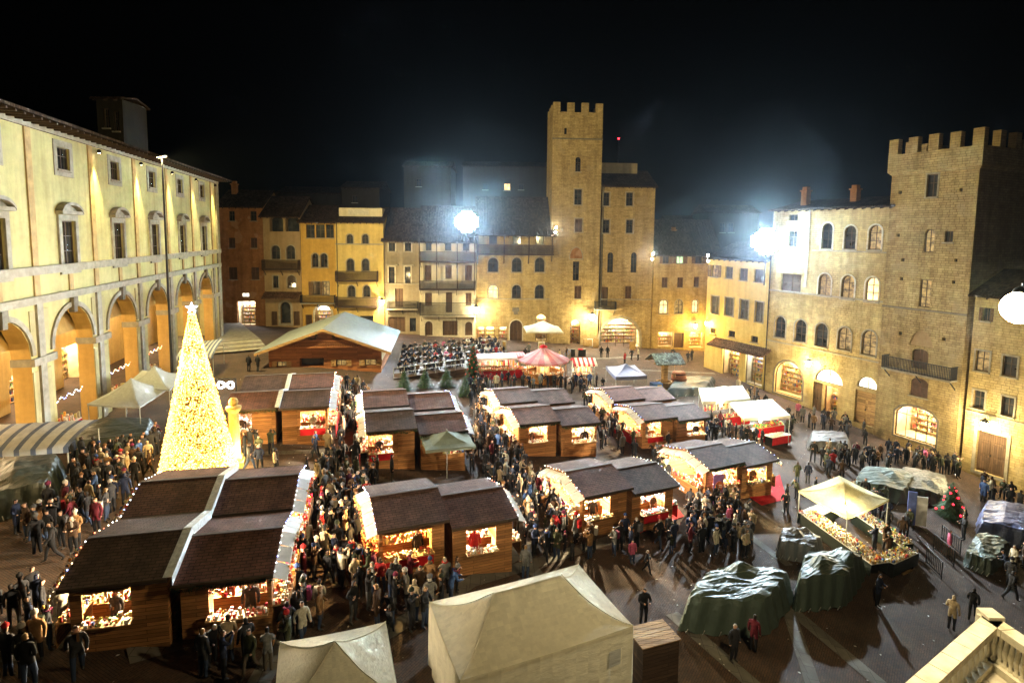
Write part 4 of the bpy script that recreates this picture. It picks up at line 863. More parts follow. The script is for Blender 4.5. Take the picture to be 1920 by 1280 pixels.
def hut(label, A, rot, zE, w=3.1, D=4.65, left=False, right=False, front=(.25, .85), pal=PAL, power=420, batten=False, cloth=None, lc=(1, .82, .56), bulbs=BULB, back=False, awn=True):
    power *= 9.0
    ex = V((math.cos(rot), math.sin(rot), 0)); ey = V((-ex.y, ex.x, 0)); Z = V((0, 0, 1)); A = V((A.x, A.y, 0)); zf = zE-2.35
    c = A+ex*w/2+ey*D/2; root = thing('market_hut', label, 'market hut', (c.x, c.y, zf), 'wooden market huts'); foot(c, ex, ey, w/2+.1, D/2+.1)
    fi, si, bi = .42, .14, .4; x0, x1, y0, y1 = si, w-si, fi, D-bi; rise = .55; ym = D*.47
    P = lambda x, y, z=0: V((A.x+ex.x*x+ey.x*y, A.y+ex.y*x+ey.y*y, zf+z))
    H = 2.35+.04
    # roof
    b = MB(); th = .07
    for (ya, za), (yb, zb) in (((0, 2.35), (ym, 2.35+rise)), ((ym, 2.35+rise), (D, 2.35))):
        b.poly([P(0, ya, za+th), P(w, ya, za+th), P(w, yb, zb+th), P(0, yb, zb+th)]); b.poly([P(0, ya, za), P(0, yb, zb), P(w, yb, zb), P(w, ya, za)])
        for x in (0, w): b.poly([P(x, ya, za), P(x, ya, za+th), P(x, yb, zb+th), P(x, yb, zb)])
    for y in (0, D): b.poly([P(0, y, 2.35), P(w, y, 2.35), P(w, y, 2.35+th), P(0, y, 2.35+th)])
    rf = b.build('roof', M['hut_shingles'], root)
    b = MB(); b.box(P(w/2, ym, 2.35+rise+th+.012), ex*w/2, ey*.08, Z*.012); b.build('ridge_cap', M['ridge_felt'], rf)
    for y in (.0, D): b = MB(); b.box(P(w/2, y+(-.014 if y == 0 else .014), 2.35+.01), ex*w/2, ey*.012, Z*.07); b.build('fascia', M['wood_dark'], rf)
    if batten:                                            # pale strip over the joint with the next hut
        b = MB()
        for (ya, za), (yb, zb) in (((-.02, 2.36), (ym, 2.36+rise)), ((ym, 2.36+rise), (D, 2.36))):
            b.poly([P(w-.12, ya, za+th+.03), P(w+.16, ya, za+th+.03), P(w+.16, yb, zb+th+.03), P(w-.12, yb, zb+th+.03)])
            b.poly([P(w+.16, ya, za-.22), P(w+.16, ya, za+th+.03), P(w+.16, yb, zb+th+.03), P(w+.16, yb, zb-.22)])
        b.build('joint_cover', M['snow_strip'], rf)
    # walls
    Wf = mkwall(P(0, y0), ex, -ey); Wb = mkwall(P(0, y1), ex, ey); Wl = mkwall(P(x0, 0), ey, -ex); Wr = mkwall(P(x1, 0), ey, ex)
    ztop = lambda y: 2.35+rise*(y/ym if y < ym else (D-y)/(D-ym))
    zf0 = zf-.9
    fo = [Op(x0+front[0]*(x1-x0), x0+front[1]*(x1-x0), zf+.98, zf+2.02)] if front else []
    b = MB(); wall_mesh(b, Wf, x0, x1, zf0, zf+ztop(y0)-.01, fo, 0, 0, .06); b.build('front_wall', M['wood_hut'], root)
    bo = [Op(x0+.5, x1-.5, zf+.98, zf+2.0)] if back else []
    b = MB(); wall_mesh(b, Wb, x0, x1, zf0, zf+ztop(y1)-.01, bo, 0, 0, .06); b.build('back_wall', M['wood_hut'], root)
    for W, o in ((Wl, left), (Wr, right)):
        ops = [Op(y0+.25, y1-.2, zf+.98, zf+2.08)] if o else []
        b = MB(); wall_mesh(b, W, y0, y1, zf0, zf+2.3, ops, 0, 0, .06)
        b.poly([W.p(y0, zf+2.3), W.p(y1, zf+2.3), W.p(y1, zf+ztop(y1)-.01), W.p(ym, zf+2.35+rise-.01), W.p(y0, zf+ztop(y0)-.01)]); b.build('side_wall', M['wood_hut'], root)
        if o: post = None
    b = MB(); b.poly([P(x0, y0, .02), P(x1, y0, .02), P(x1, y1, .02), P(x0, y1, .02)]); b.build('floor', M['wood_light'], root)
    lit = bool(fo or left or right or back)
    if lit:
        q = P(w/2, D*.45, 2.18); b = MB(); b.tube(q+V((0, 0, .1)), q+V((0, 0, .35)), .012, .012, 4); b.lathe(q, [(.2, 0), (.05, .12)], 8); f = b.build('hanging_lamp', M['iron'], root); b = MB(); b.ball(q-V((0, 0, .03)), .08, 6); b.build('bulb', M['bulb_warm'], f)
        lamp('POINT', q-V((0, 0, .15)), power, lc, .12, name='hut_light')
        b = MB()                                          # shelves along the closed side
        xs = x1-.3 if not right else x0+.02
        if left and right: xs = None
        if xs is not None:
            for z in (.9, 1.3, 1.7): b.box(P(xs+.14, (y0+y1)/2, z), ex*.14, ey*((y1-y0)/2-.05), Z*.012)
            sh = b.build('shelf', M['wood_light'], root); b = MB()
            for z in (.92, 1.32, 1.72): ware_pile(b, lambda x, y: (P(xs+.02+x*.24, y0+.1+y*(y1-y0-.2), z), ex, ey, Z), 2, 22, .26, y1-y0, .26, pal)
            kind(b.build('shelf_wares', M['ware_colors'], sh))
    for o in fo:
        b = MB(); b.box(P((o.u0+o.u1)/2, y0-.14, .965), ex*((o.u1-o.u0)/2+.05), ey*.24, Z*.022); b.build('counter', M['wood_light'], root)
        b = MB(); ware_pile(b, lambda x, y: (P(o.u0+x*(o.u1-o.u0), y0-.34+y*.5, .99), ex, ey, Z), max(5, int((o.u1-o.u0)/.13)), 4, o.u1-o.u0, .5, .16, pal); kind(b.build('counter_wares', M['ware_colors'], root))
        b = MB(); b.box(P((o.u0+o.u1)/2, y0-.24, 2.12), ex*((o.u1-o.u0)/2), ey*.24-Z*.09, Z*.012); b.build('flap', M['wood_hut'], root)
        b = MB(); b.box(P((o.u0+o.u1)/2, y0+1.25, .72), ex*((o.u1-o.u0)/2+.1), ey*.35, Z*.3); it = b.build('inner_table', M['wood_hut'], root)
        b = MB(); ware_pile(b, lambda x, y: (P(o.u0+x*(o.u1-o.u0), y0+.95+y*.6, 1.025), ex, ey, Z), max(5, int((o.u1-o.u0)/.12)), 5, o.u1-o.u0, .6, .4, pal); kind(b.build('inner_wares', M['ware_colors'], it))
        b = MB()
        for k in range(int((o.u1-o.u0)*16)): u = random.uniform(o.u0, o.u1); zz = 2.0-random.uniform(.02, .32); b.ball(P(u, y0+random.uniform(.02, .12), zz), random.uniform(.025, .055), 4, 0, sc3(random.choice(pal), 1.1))
        kind(b.build('hanging_wares', M['ware_colors'], root))
        if random.random() < .55:
            b = MB()
            for k in range(420):
                u = random.uniform(0, w); q = P(u, -.05, 2.33-.08*abs(math.sin(u*3.3))+random.uniform(-.05, .05)); v = V((random.uniform(-1, 1), random.uniform(-1, 1), random.uniform(-1, .3)))*.12; b.poly([q, q+v, q+V((v.y, v.x, v.z))*.5])
            kind(b.build('fir_garland', M['fir_needles'], root))
        SELLERS.append((P(o.u0+(o.u1-o.u0)*random.uniform(.25, .8), y0+.62, .03), rot, label))
        if cloth:
            b = MB(); b.box(P((o.u0+o.u1)/2, y0-.37, .74), ex*((o.u1-o.u0)/2), ey*.008, Z*.2); b.build('counter_cloth', M[cloth], root)
    for s, o in ((-1, left), (1, right)):
        if not o: continue
        xw = x0 if s < 0 else x1
        b = MB(); b.box(P(xw+s*.22, (y0+y1)/2, .965), ex*.3, ey*((y1-y0)/2-.12), Z*.022); b.build('counter', M['wood_light'], root)
        b = MB(); b.box(P(xw+s*.5, (y0+y1)/2, .55), ex*.01, ey*((y1-y0)/2-.14), Z*.39); b.build('counter_skirt', M[cloth or 'wood_hut'], root)
        b = MB(); ware_pile(b, lambda x, y: (P(xw+s*(-.05+.52*x), y0+.15+y*(y1-y0-.3), .99), ex, ey, Z), 5, 34, .56, y1-y0, .22, pal); kind(b.build('counter_wares', M['ware_colors'], root))
        n = 6 if awn and not (s < 0 and batten) else 0
        for k in range(n):                                # white cloth panels of the side awning
            ya = .1+(D-.2)*k/n; yb = .1+(D-.2)*(k+1)/n-.03; b = MB(); zz = lambda y: ztop(y)-.12
            b.poly([P(xw+s*.02, ya, zz(ya)+.02), P(xw+s*.02, yb, zz(yb)+.02), P(xw+s*.55, yb, zz(yb)-.16), P(xw+s*.55, ya, zz(ya)-.16)])
            b.poly([P(xw+s*.55, ya, zz(ya)-.16), P(xw+s*.55, yb, zz(yb)-.16), P(xw+s*.55, yb, zz(yb)-.27), P(xw+s*.55, ya, zz(ya)-.27)]); b.build('awning_panel', M['cloth_white'], root)
        b = MB()
        for k in range(70):
            y = .1+(D-.2)*random.random(); b.ball(P(xw+s*random.uniform(.5, .62), y, ztop(y)-.3-random.uniform(0, .3)), random.uniform(.03, .06), 4, 0, sc3(random.choice(pal), 1.2))
        kind(b.build('hanging_baubles', M['ware_colors'], root))
        b = MB(); xe = -.03 if s < 0 else w+.03
        for ya, yb in ((0, ym), (ym, D)): catenary(b, P(xe, ya, ztop(ya)+.1), P(xe, yb, ztop(yb)+.1), 7, .026, bulbs)
        kind(b.build('light_string', M['bulb_colors'], root))
    return root
def block(names, px, rot, cols, rows, zadj=0.0, w=3.1, D=4.65, gap=.1, **K):
    """names: row by row from the near side, left to right; K[name] holds each hut's own settings"""
    A0 = gnd(px[0], px[1], 2.35); rot = math.radians(rot); ex = V((math.cos(rot), math.sin(rot), 0)); ey = V((-ex.y, ex.x, 0)); i = 0
    for r in range(rows):
        for c in range(cols):
            A = A0+ex*(w+gap)*c+ey*(D+.05)*r; zE = G(A.x, A.y)+2.35+(.12 if c == 0 else 0)*0
            lab, k = names[i]; i += 1
            kk = dict(K); kk.update(k); hut(lab, A, rot, zE+zadj, w, D, **kk)
S = 'wooden market hut, '
block([(S+'nearest hut in the lower left corner', dict(front=(.12, .62), left=True, power=520, batten=True, lc=(1, .8, .5))),
       (S+'its right side piled with baubles, closest to the small white tent', dict(front=(.3, .95), right=True, power=420, pal=WHITE_PAL+RED_PAL, bulbs=BULB_BLUE)),
       (S+'touching the foot of the glowing Christmas tree', dict(front=None, left=True, batten=True, bulbs=BULB_BLUE)),
       (S+'red goods along its right side, right of the tree foot', dict(front=None, right=True, pal=RED_PAL+WHITE_PAL[:2], bulbs=BULB_BLUE))], (105, 1110), 13, 2, 2)
block([(S+'red cloth under its two windows, behind the white tents', dict(front=(.05, .8), left=True, cloth='cloth_red', pal=[(.6, .4, .1), (.7, .5, .2), (.6, .1, .05)], lc=(1, .62, .22), power=480)),
       (S+'plain lit window, straight behind the peak of the big white tent', dict(front=(.22, .72), right=True, pal=WHITE_PAL, power=520))], (707, 999), 21, 2, 1)
block([(S+'front left of the four huts behind the yellow column', dict(front=(.05, .5), batten=True, pal=WHITE_PAL, lc=(.9, .9, 1), power=160)),
       (S+'red stall goods in its window, facing the tall column', dict(front=(.4, .95), right=True, pal=RED_PAL+WHITE_PAL[:2], cloth='cloth_red')),
       (S+'rear left of the four huts, beside the round sign', dict(front=None, batten=True)),
       (S+'rear right of the four huts, nearest the chalet door', dict(front=None, right=True, pal=RED_PAL+WHITE_PAL))], (419, 772), 14, 2, 2)
block([(S+'red cloth and baubles in its window, left of the green umbrella', dict(front=(.02, .52), left=True, pal=RED_PAL+WHITE_PAL, cloth='cloth_red', bulbs=BULB_BLUE)),
       (S+'half covered by the green umbrella', dict(front=(.5, .95), right=True, power=300)),
       (S+'behind the one with red baubles, beside the fir trees', dict(front=None, left=True, bulbs=BULB_BLUE)),
       (S+'behind the green umbrella, nearest the picnic terrace', dict(front=None, right=True, bulbs=BULB_BLUE))], (686, 812), 16, 2, 2)
block([(S+'front left hut of the middle block, pale goods on its left counter', dict(front=(.25, .75), left=True, pal=WHITE_PAL)),
       (S+'front right hut of the middle block, wide bright window', dict(front=(.3, .95), pal=WHITE_PAL, power=520)),
       (S+'rear left hut of the middle block, near the round bar', dict(front=None, left=True, pal=WHITE_PAL)),
       (S+'rear right hut of the middle block, near the striped kiosk', dict(front=None))], (974, 798), 18, 2, 2)
block([(S+'open window with red cloth, right of the middle block', dict(front=(.1, .6), left=True, cloth='cloth_red', pal=WHITE_PAL+RED_PAL, power=560, lc=(1, .74, .4))),
       (S+'nearest to the white canopy stalls', dict(front=(.35, .95), pal=WHITE_PAL, power=480)),
       (S+'blazing left counter, in front of the blue tarpaulin stall', dict(front=None, left=True, pal=WHITE_PAL+RED_PAL, power=620)),
       (S+'rear hut closest to the wooden well', dict(front=None))], (1208, 790), 20, 2, 2)
block([(S+'blazing white left counter, behind the child in pink', dict(front=(.05, .62), left=True, pal=WHITE_PAL, power=900, lc=(1, .78, .46))),
       (S+'silver baubles and a red carpet at its front', dict(front=(.2, .8), right=True, pal=[(.5, .6, .75), (.7, .75, .8), (.6, .1, .1)], power=520, cloth='cloth_red'))], (1096, 934), 24, 2, 1)
block([(S+'red dressed left counter behind the orange sign', dict(front=(.2, .95), left=True, pal=WHITE_PAL+RED_PAL, power=700, lc=(1, .78, .46))),
       (S+'toys hung at its corner, red carpet before it', dict(front=(.15, .8), right=True, pal=PAL, power=520, lc=(1, .8, .4)))], (1330, 881), 25, 2, 1)

# ------------------------------------------------------------------ tents and canopies
canvas('canvas_white', (.76, .71, .55)); canvas('canvas_cream', (.72, .64, .36)); canvas('canvas_green', (.30, .36, .30), .75); canvas('canvas_striped', (.6, .6, .6), .75, True); canvas('canvas_grey', (.55, .56, .55))
tarp('tarp_green', (.06, .085, .068)); tarp('tarp_grey', (.11, .11, .11)); tarp('tarp_blue', (.10, .12, .22), .45); tarp('tarp_dark', (.018, .026, .02), .5)
def tent(name, label, P4, ze, rise, mt, ridge=0.0, walls=(), val=.28, n=16, legs=True, cat='tent', sag=.26, group=None, conc=.8, zleg=None):
    """P4: corners in order (x, y); a hipped canopy with a ridge along the first side"""
    a, b_, c, d = [V((p[0], p[1])) for p in P4]; ctr = (a+b_+c+d)/4; root = thing(name, label, cat, (ctr.x, ctr.y, zleg if zleg is not None else G(ctr.x, ctr.y)), group)
    def pt(s, t): return (a.lerp(b_, s)).lerp(d.lerp(c, s), t)
    def hz(s, t):
        S_, T_ = abs(2*s-1), abs(2*t-1); sr = max(0, (S_-ridge)/(1-ridge)) if ridge else S_; m = max(sr, T_)
        e = min(1, 4*(1-S_)) if T_ > S_ else min(1, 4*(1-T_))
        return ze+rise*(1-m)**(1/conc)*(1) - sag*rise*math.sin(math.pi*m)*(1-abs(sr-T_)*.5)*.7 - .05*m**6*(1-min(S_, T_)**2) + .02*rise*math.sin(9*s+4*t)*math.sin(7*t)*m*(1-m) + .045*(.5-abs(mnoise.noise(V((s*3.1+ctr.x, t*5.3, ctr.y)))))*(1-m**4) + .02*mnoise.noise(V((s*9, t*7, ctr.x)))*(1-m**4)
    n = max(n, 30)
    b = MB(); b.grid([[(*pt(i/n, j/n), hz(i/n, j/n)) for i in range(n+1)] for j in range(n+1)])
    cn = b.build('canopy', M[mt], root)
    for cs, ct in ((0, 0), (1, 0), (1, 1), (0, 1)):      # the sewn seams from the corners up to the peak
        b = MB(); ps = ((1-ridge)/2 if cs == 0 else (1+ridge)/2) if ridge else .5
        R = [V((*pt(cs+(ps-cs)*k/10, ct+(.5-ct)*k/10), hz(cs+(ps-cs)*k/10, ct+(.5-ct)*k/10)+.012)) for k in range(11)]
        for q0, q1 in zip(R, R[1:]): b.tube(q0, q1, .016, .016, 4, caps=False)
        b.build('seam', M[mt], cn)
    if val:
        b = MB(); E = [(a, b_), (b_, c), (c, d), (d, a)]
        for p, q in E:
            R = [p.lerp(q, k/8) for k in range(9)]
            for k in range(8):
                za = ze-.05*math.sin(math.pi*k/8); zb = ze-.05*math.sin(math.pi*(k+1)/8)
                b.poly([V((*R[k], za)), V((*R[k+1], zb)), V((*R[k+1], zb-val-.02*((k+1) % 2))), V((*R[k], za-val-.02*(k % 2)))])
        b.build('valance', M[mt], cn)
    for i in walls:
        p, q = [(a, b_), (b_, c), (c, d), (d, a)][i]; b = MB(); rows = []
        nn = (q-p).normalized(); nn = V((nn.y, -nn.x))
        for z in (0, .5, 1):
            rows.append([V((*(p.lerp(q, k/14)-nn*(.02+.05*math.sin(k*2.3)*(1-z))), G(*p.lerp(q, k/14))*(1-z)+(ze-.06)*z)) for k in range(15)])
        b.grid(rows); b.build('side_wall', M[mt], root)
    if legs:
        for p in (a, b_, c, d):
            q = p.lerp(ctr, .025); b = MB(); b.tube((*q, G(*q)-.05), (*q, ze-.02), .03, .03, 6); b.build('leg', M['batten_grey'], root)
    e1 = (b_-a); foot(ctr, e1.normalized(), V((-e1.y, e1.x)).normalized(), e1.length/2, (d-a).length/2)
    return root
q = [atz(805, 1128, 2.75), atz(1085, 1057, 2.75), atz(1187, 1172, 2.75)]; q.append(q[0]+q[2]-q[1])
bt = tent('marquee_tent', 'large off-white marquee with ridge and side walls, nearest to the viewer', q, 2.75, 1.05, 'canvas_white', .42, (0, 1, 2, 3), .14, 28)
b = MB(); p, e = V(q[2]), V(q[3]); d_ = (e-p).normalized(); nn = V((d_.y, -d_.x, 0)); nn = nn if nn.y < 0 else -nn
o = p+d_*.5; b.poly([o+nn*.06+V((0, 0, -.6)), o+nn*.06+d_*.45+V((0, 0, -.6)), o+nn*.06+d_*.45+V((0, 0, -1.15)), o+nn*.06+V((0, 0, -1.15))]); b.build('window_patch', M['canvas_grey'], bt)
q = [atz(525, 1203, 3.45), atz(723, 1165, 3.45), None, None]; e1 = q[1]-q[0]; e2 = V((e1.y, -e1.x, 0)); q[2] = q[1]+e2; q[3] = q[0]+e2
tent('white_gazebo', 'small off-white peaked gazebo left of the large marquee', q, 3.45, .75, 'canvas_white', 0, (0, 1, 3), .12, 22)
z = -.45; L, R, Fp = atz(1497, 919, z), atz(1667, 936, z), atz(1589, 970, z); B0 = L+R-Fp
tent('yellow_gazebo', 'pale yellow gazebo glowing from a bulb, over the antique tables', [Fp, R, B0, L], z, .85, 'canvas_cream', 0, (), .12, 16)
lamp('POINT', (L+R)/2*.45+Fp*.55+V((0, 0, -.25)), 900, (1, .86, .5), .1, name='stall_bulb')
pb = (L+R)/2*.45+Fp*.55+V((0, 0, -.15)); o = thing('hanging_bulb', 'bare bright bulb hung under the pale yellow gazebo', 'bulb', pb); b = MB(); b.ball(pb, .09, 6); b.build('glass', M['bulb_warm'], o); b = MB(); b.tube(pb, pb+V((0, 0, .5)), .012, .012, 4); b.build('cord', M['iron'], o)
def quad_at(pa, pb, pc, z): 
    a, c, e = atz(*pa, z), atz(*pb, z), atz(*pc, z); return [a, c, e, a+e-c]
z = .35; tent('white_canopy', 'glowing white flat-topped canopy stall below the yellow corner house', quad_at((1318, 752), (1310, 727), (1392, 722), z), z, .45, 'canvas_white', .3, (), .3)
z = .1; tent('white_canopy', 'white peaked canopy stall in front of the flat-topped one', quad_at((1395, 783), (1368, 752), (1448, 748), z), z, .7, 'canvas_white', 0, (), .25)
for p in ((1352, 760), (1425, 790)):
    g = gnd(p[0], p[1], 1.9); lamp('POINT', g, 700, (1, .82, .5), .15, name='stall_bulb')
    o = thing('hanging_bulb', 'bare bulb under the %s canopy stall' % ('flat-topped white' if p[0] < 1400 else 'peaked white'), 'bulb', g); b = MB(); b.ball(g, .1, 6); b.build('glass', M['bulb_warm'], o); b = MB(); b.tube(g, g+V((0, 0, .6)), .012, .012, 4); b.build('cord', M['iron'], o)
z = 4.3; tent('white_gazebo', 'cream gazebo with folded front, between the arcade and the Christmas tree', quad_at((163, 757), (262, 762), (322, 722), z), z, 1.1, 'canvas_grey', 0, (), .1)
z = 4.5; tent('white_gazebo', 'paler gazebo close against the arcade piers, behind the folded one', quad_at((232, 722), (318, 730), (345, 700), z), z, 1.0, 'canvas_grey', 0, (), .1)
def striped(name, label, P4, ze, zb, cols, nst, val=.3, cat='awning'):
    a, b_, c, d = [V((p[0], p[1])) for p in P4]; ctr = (a+b_+c+d)/4; root = thing(name, label, cat, (ctr.x, ctr.y, G(ctr.x, ctr.y))); b = MB()
    for i in range(nst):
        s0, s1 = i/nst, (i+1)/nst; rows = []
        for k in range(7):
            t = k/6; z = ze+(zb-ze)*t**.8+.12*math.sin(math.pi*t); rows.append([V((*a.lerp(b_, s).lerp(d.lerp(c, s), t), z-.03*math.sin(s*6*math.pi)**2*t)) for s in (s0, s1)])
        rows.insert(0, [rows[0][0]-V((0, 0, val)), rows[0][1]-V((0, 0, val))]); b.grid(rows, 0, cols[i % len(cols)])
    b.build('canopy', M['canvas_striped'], root)
    for p in (a, b_, c, d): b = MB(); q = p.lerp(ctr, .03); b.tube((*q, G(*q)), (*q, min(ze, zb)-.0), .03, .03, 6); b.build('leg', M['batten_grey'], root)
    e1 = b_-a; foot(ctr, e1.normalized(), V((-e1.y, e1.x)).normalized(), e1.length/2, (d-a).length/2)
    return root
WH, BL = (.62, .62, .58), (.16, .19, .27)
striped('striped_awning', 'blue and white striped awning in front of the nearest arcade pier', [gnd(-60, 850, 2.2), gnd(128, 838, 2.2), gnd(187, 790, 2.6), gnd(0, 800, 2.6)], 4.2, 4.75, [WH, WH, BL], 18)
striped('striped_tent', 'small blue and white striped tent beside the arcade steps', [gnd(330, 672, 1.9), gnd(400, 668, 1.9), gnd(420, 640, 2.3), gnd(352, 648, 2.3)], 4.0, 4.6, [WH, BL], 18)
# square grey-green parasol over the middle hut
def parasol(label, px, py, hw, z, mt, rise=.7, n=8, rot=.2, cat='parasol', dz=0):
    c = atz(px, py, z); root = thing('parasol', label, cat, (c.x, c.y, G(c.x, c.y))); b = MB(); b.tube((c.x, c.y, G(c.x, c.y)), (c.x, c.y, z+rise+.1), .035, .03, 8); b.build('pole', M['batten_grey'], root)
    b = MB(); m = 8; pts = []
    for k in range(m):
        a = rot+k*2*math.pi/m+math.pi/4; rr = hw*(1.0 if k % 2 else 1.0)*(math.sqrt(2) if k % 2 == 0 else 1.0); pts.append(V((c.x+rr*math.cos(a), c.y+rr*math.sin(a), z)))
    top = V((c.x, c.y, z+rise))
    for k in range(m):
        p, q = pts[k], pts[(k+1) % m]; mid = (p+q)/2; mid = mid.lerp(V((c.x, c.y, z)), .03); rows = [[top.lerp(x, f)-V((0, 0, .12*math.sin(f*math.pi))) for x in (p, mid, q)] for f in (.02, .35, .7, 1)]
        rows.append([x-V((0, 0, .18)) for x in (p, mid, q)]); b.grid(rows, 0, None, False)
    b.build('canopy', M[mt], root)
    for k in range(m): b = MB(); b.tube(V((c.x, c.y, z-.1)), pts[k].lerp(V((c.x, c.y, z)), .3)-V((0, 0, .02)), .012, .012, 4); b.build('rib', M['iron'], root)
    foot(c, (1, 0), (0, 1), .3, .3)
    return root
parasol('square grey green parasol in front of a hut in the middle', 838, 824, 1.5, 2.95, 'canvas_green', .55, rot=.28)
parasol('large cream square parasol in front of the stone gallery house door', 1018, 617, 2.45, 2.9, 'canvas_white', 1.2, rot=.05)
# ------------------------------------------------------------------ the glowing Christmas tree
def light_tree():
    c = gnd(373, 893); H, R0 = 9.4, 1.8; root = thing('light_tree', 'tall cone-shaped Christmas tree made wholly of warm lights with a star on top', 'christmas tree', (c.x, c.y, c.z))
    b = MB(); b.lathe(c, [(R0*.93, .1), (.16, H-.4), (.02, H-.3)], 20); b.build('cone_frame', plain('tree_green', (.10, .09, .03), .8, .2, 0, .5, 6), root)
    b = MB()
    for i in range(13500):
        f = 1-math.sqrt(random.random()) if i % 14 else random.uniform(.82, 1.0)
        z = .1+f*(H-.4); r = R0*(1-f)+.12; a = random.uniform(0, 2*math.pi); rr = r*random.uniform(.88, 1.07)
        p = c+V((rr*math.cos(a), rr*math.sin(a), z)); s = random.uniform(.018, .04); k = random.uniform(.5, 1.2)
        col = (1*k, random.uniform(.55, .7)*k, random.uniform(.08, .22)*k)
        d = V((math.cos(a), math.sin(a), .4)).normalized()*s; x = d.cross(V((0, 0, 1))).normalized()*s; y = x.cross(d).normalized()*s*1.4
        for q0, q1 in ((x, y), (y, -x), (-x, -y), (-y, x)): b.poly([p+q0, p+q1, p+d*1.6], 0, col)
    t = NT('tree_bulbs'); at = t.n('ShaderNodeAttribute', _attribute_name='Col').outputs[0]; t.link(at, t.b.inputs['Emission Color']); t.b.inputs['Emission Strength'].default_value = 6.0; t.m.cycles.emission_sampling = 'NONE'
    kind(b.build('fairy_lights', t.done(at, .5, .2), root))
    b = MB(); f = []                                      # garland branches that catch the light
    for i in range(5200):
        f = 1-math.sqrt(random.random()); z = .05+f*(H-.35); r = (R0*(1-f)+.06)*random.uniform(.9, 1.05); a = random.uniform(0, 6.283); p = c+V((r*math.cos(a), r*math.sin(a), z)); o = V((math.cos(a), math.sin(a), random.uniform(-.6, .3)))*random.uniform(.1, .2); s = V((-math.sin(a), math.cos(a), 0))*.035
        b.poly([p+s, p-s, p+o])
    kind(b.build('needle_garland', plain('garland_gold', (.70, .50, .16), .7, .3, 0, .4, 8), root))
    top = c+V((0, 0, H)); b = MB(); v = (V((0, 0, CZ))-top); v.z = 0; v.normalize(); s = V((-v.y, v.x, 0)); P = []
    for k in range(10):
        rr = .32 if k % 2 == 0 else .13; a = math.pi/2+k*math.pi/5; P.append(top+s*(rr*math.cos(a))+V((0, 0, rr*math.sin(a))))
    for k in range(10):
        for sg in (-.14, .14): b.poly([P[k], P[(k+1) % 10], top+v*sg*.7])
    b.build('star', glow_of((.85, .88, 1), 14), root)
    for i in range(9):
        f = (i % 3)*.3+.08; a = i*2.4-1.2; r = R0*(1-f)+.55; lamp('POINT', c+V((r*math.cos(a), r*math.sin(a), f*H+.3)), 750*(1-f*.6), (1, .74, .34), .4, name='tree_glow')
    foot(c, (1, 0), (0, 1), 2.3, 2.3)
light_tree()
# fluted column with a ball, beside the tree
c = gnd(442, 872); root = thing('stone_column', 'round stone column with a ball on top beside the Christmas tree', 'column', c); plain('column_stone', (.5, .36, .12), .8, .2, 0, .25, 3, .3)
b = MB(); b.bx(c.x, c.y, c.z-.2, .95, .95, .5, .3); b.bx(c.x, c.y, c.z+.302, .75, .75, .25, .3); b.build('base', M['column_stone'], root)
b = MB(); b.lathe(c, [(.33, .55), (.3, .7), (.27, 3.0), (.26, 3.15)], 16); b.build('shaft', M['column_stone'], root)
b = MB(); b.lathe(c, [(.27, 3.15), (.38, 3.3), (.42, 3.42), (.42, 3.5), (.2, 3.55), (.01, 3.56)], 16); b.build('capital', M['column_stone'], root)
b = MB(); b.ball(c+V((0, 0, 3.78)), .26, 10); b.build('ball', M['column_stone'], root); foot(c, (1, 0), (0, 1), .7, .7)
# loop sign on a frame
p = gnd(424, 745); root = thing('loop_sign', 'glowing white loop shaped sign in a dark frame behind the Christmas tree', 'sign', p); ctr = aty(424, 721, p.y)
b = MB(); 
for s in (-.85, .85): b.tube((p.x+s, p.y, p.z), (p.x+s, p.y, ctr.z+.5), .04, .04, 6)
b.tube((p.x-.85, p.y, ctr.z+.5), (p.x+.85, p.y, ctr.z+.5), .04, .04, 6); b.build('frame', M['iron'], root)
b = MB(); P = []
for k in range(41):
    a = k/40*2*math.pi; P.append(ctr+V((.62*math.sin(a), -.08, .52*math.sin(a)*math.cos(a))))
for q0, q1 in zip(P, P[1:]): b.tube(q0, q1, .085, .085, 6, caps=False)
b.build('tube', glow_of((.95, .95, 1), 8), root)
# ------------------------------------------------------------------ tall lamp post with an arm in front of the arcade
base = WL.p(15.0, 0, 2.2); base.z = G(base.x, base.y); t_ = aty(258, 303, base.y); arm = aty(300, 292, base.y+.0)
root = thing('lamp_mast', 'very tall slim lamp mast with a long slanting arm in front of the arcade', 'lamp post', base)
b = MB(); b.tube(base, (base.x, base.y, 8), .13, .1, 8); b.tube((base.x, base.y, 8), (base.x, base.y, t_.z), .1, .06, 8); b.build('mast', M['iron'], root)
b = MB(); b.box((V((base.x, base.y, t_.z))+arm)/2, (arm-V((base.x, base.y, t_.z)))/2, V((0, .06, 0)), V((0, 0, .045))); b.build('arm', M['batten_grey'], root)
b = MB(); b.box(arm+V((.1, 0, -.03)), V((.42, 0, .06)), V((0, .17, 0)), V((0, 0, .07))); lh = b.build('lamp_head', M['iron'], root)
b = MB(); b.box(arm+V((.12, 0, -.115)), V((.32, 0, .045)), V((0, .13, 0)), V((0, 0, .008))); b.build('lens', glow_of((1, .84, .5), 25), lh)
lamp('SPOT', arm+V((.2, 0, -.3)), 84000, (1, .79, .36), .25, target=(9, 72, 6), size=150, blend=.85, name='mast_light')
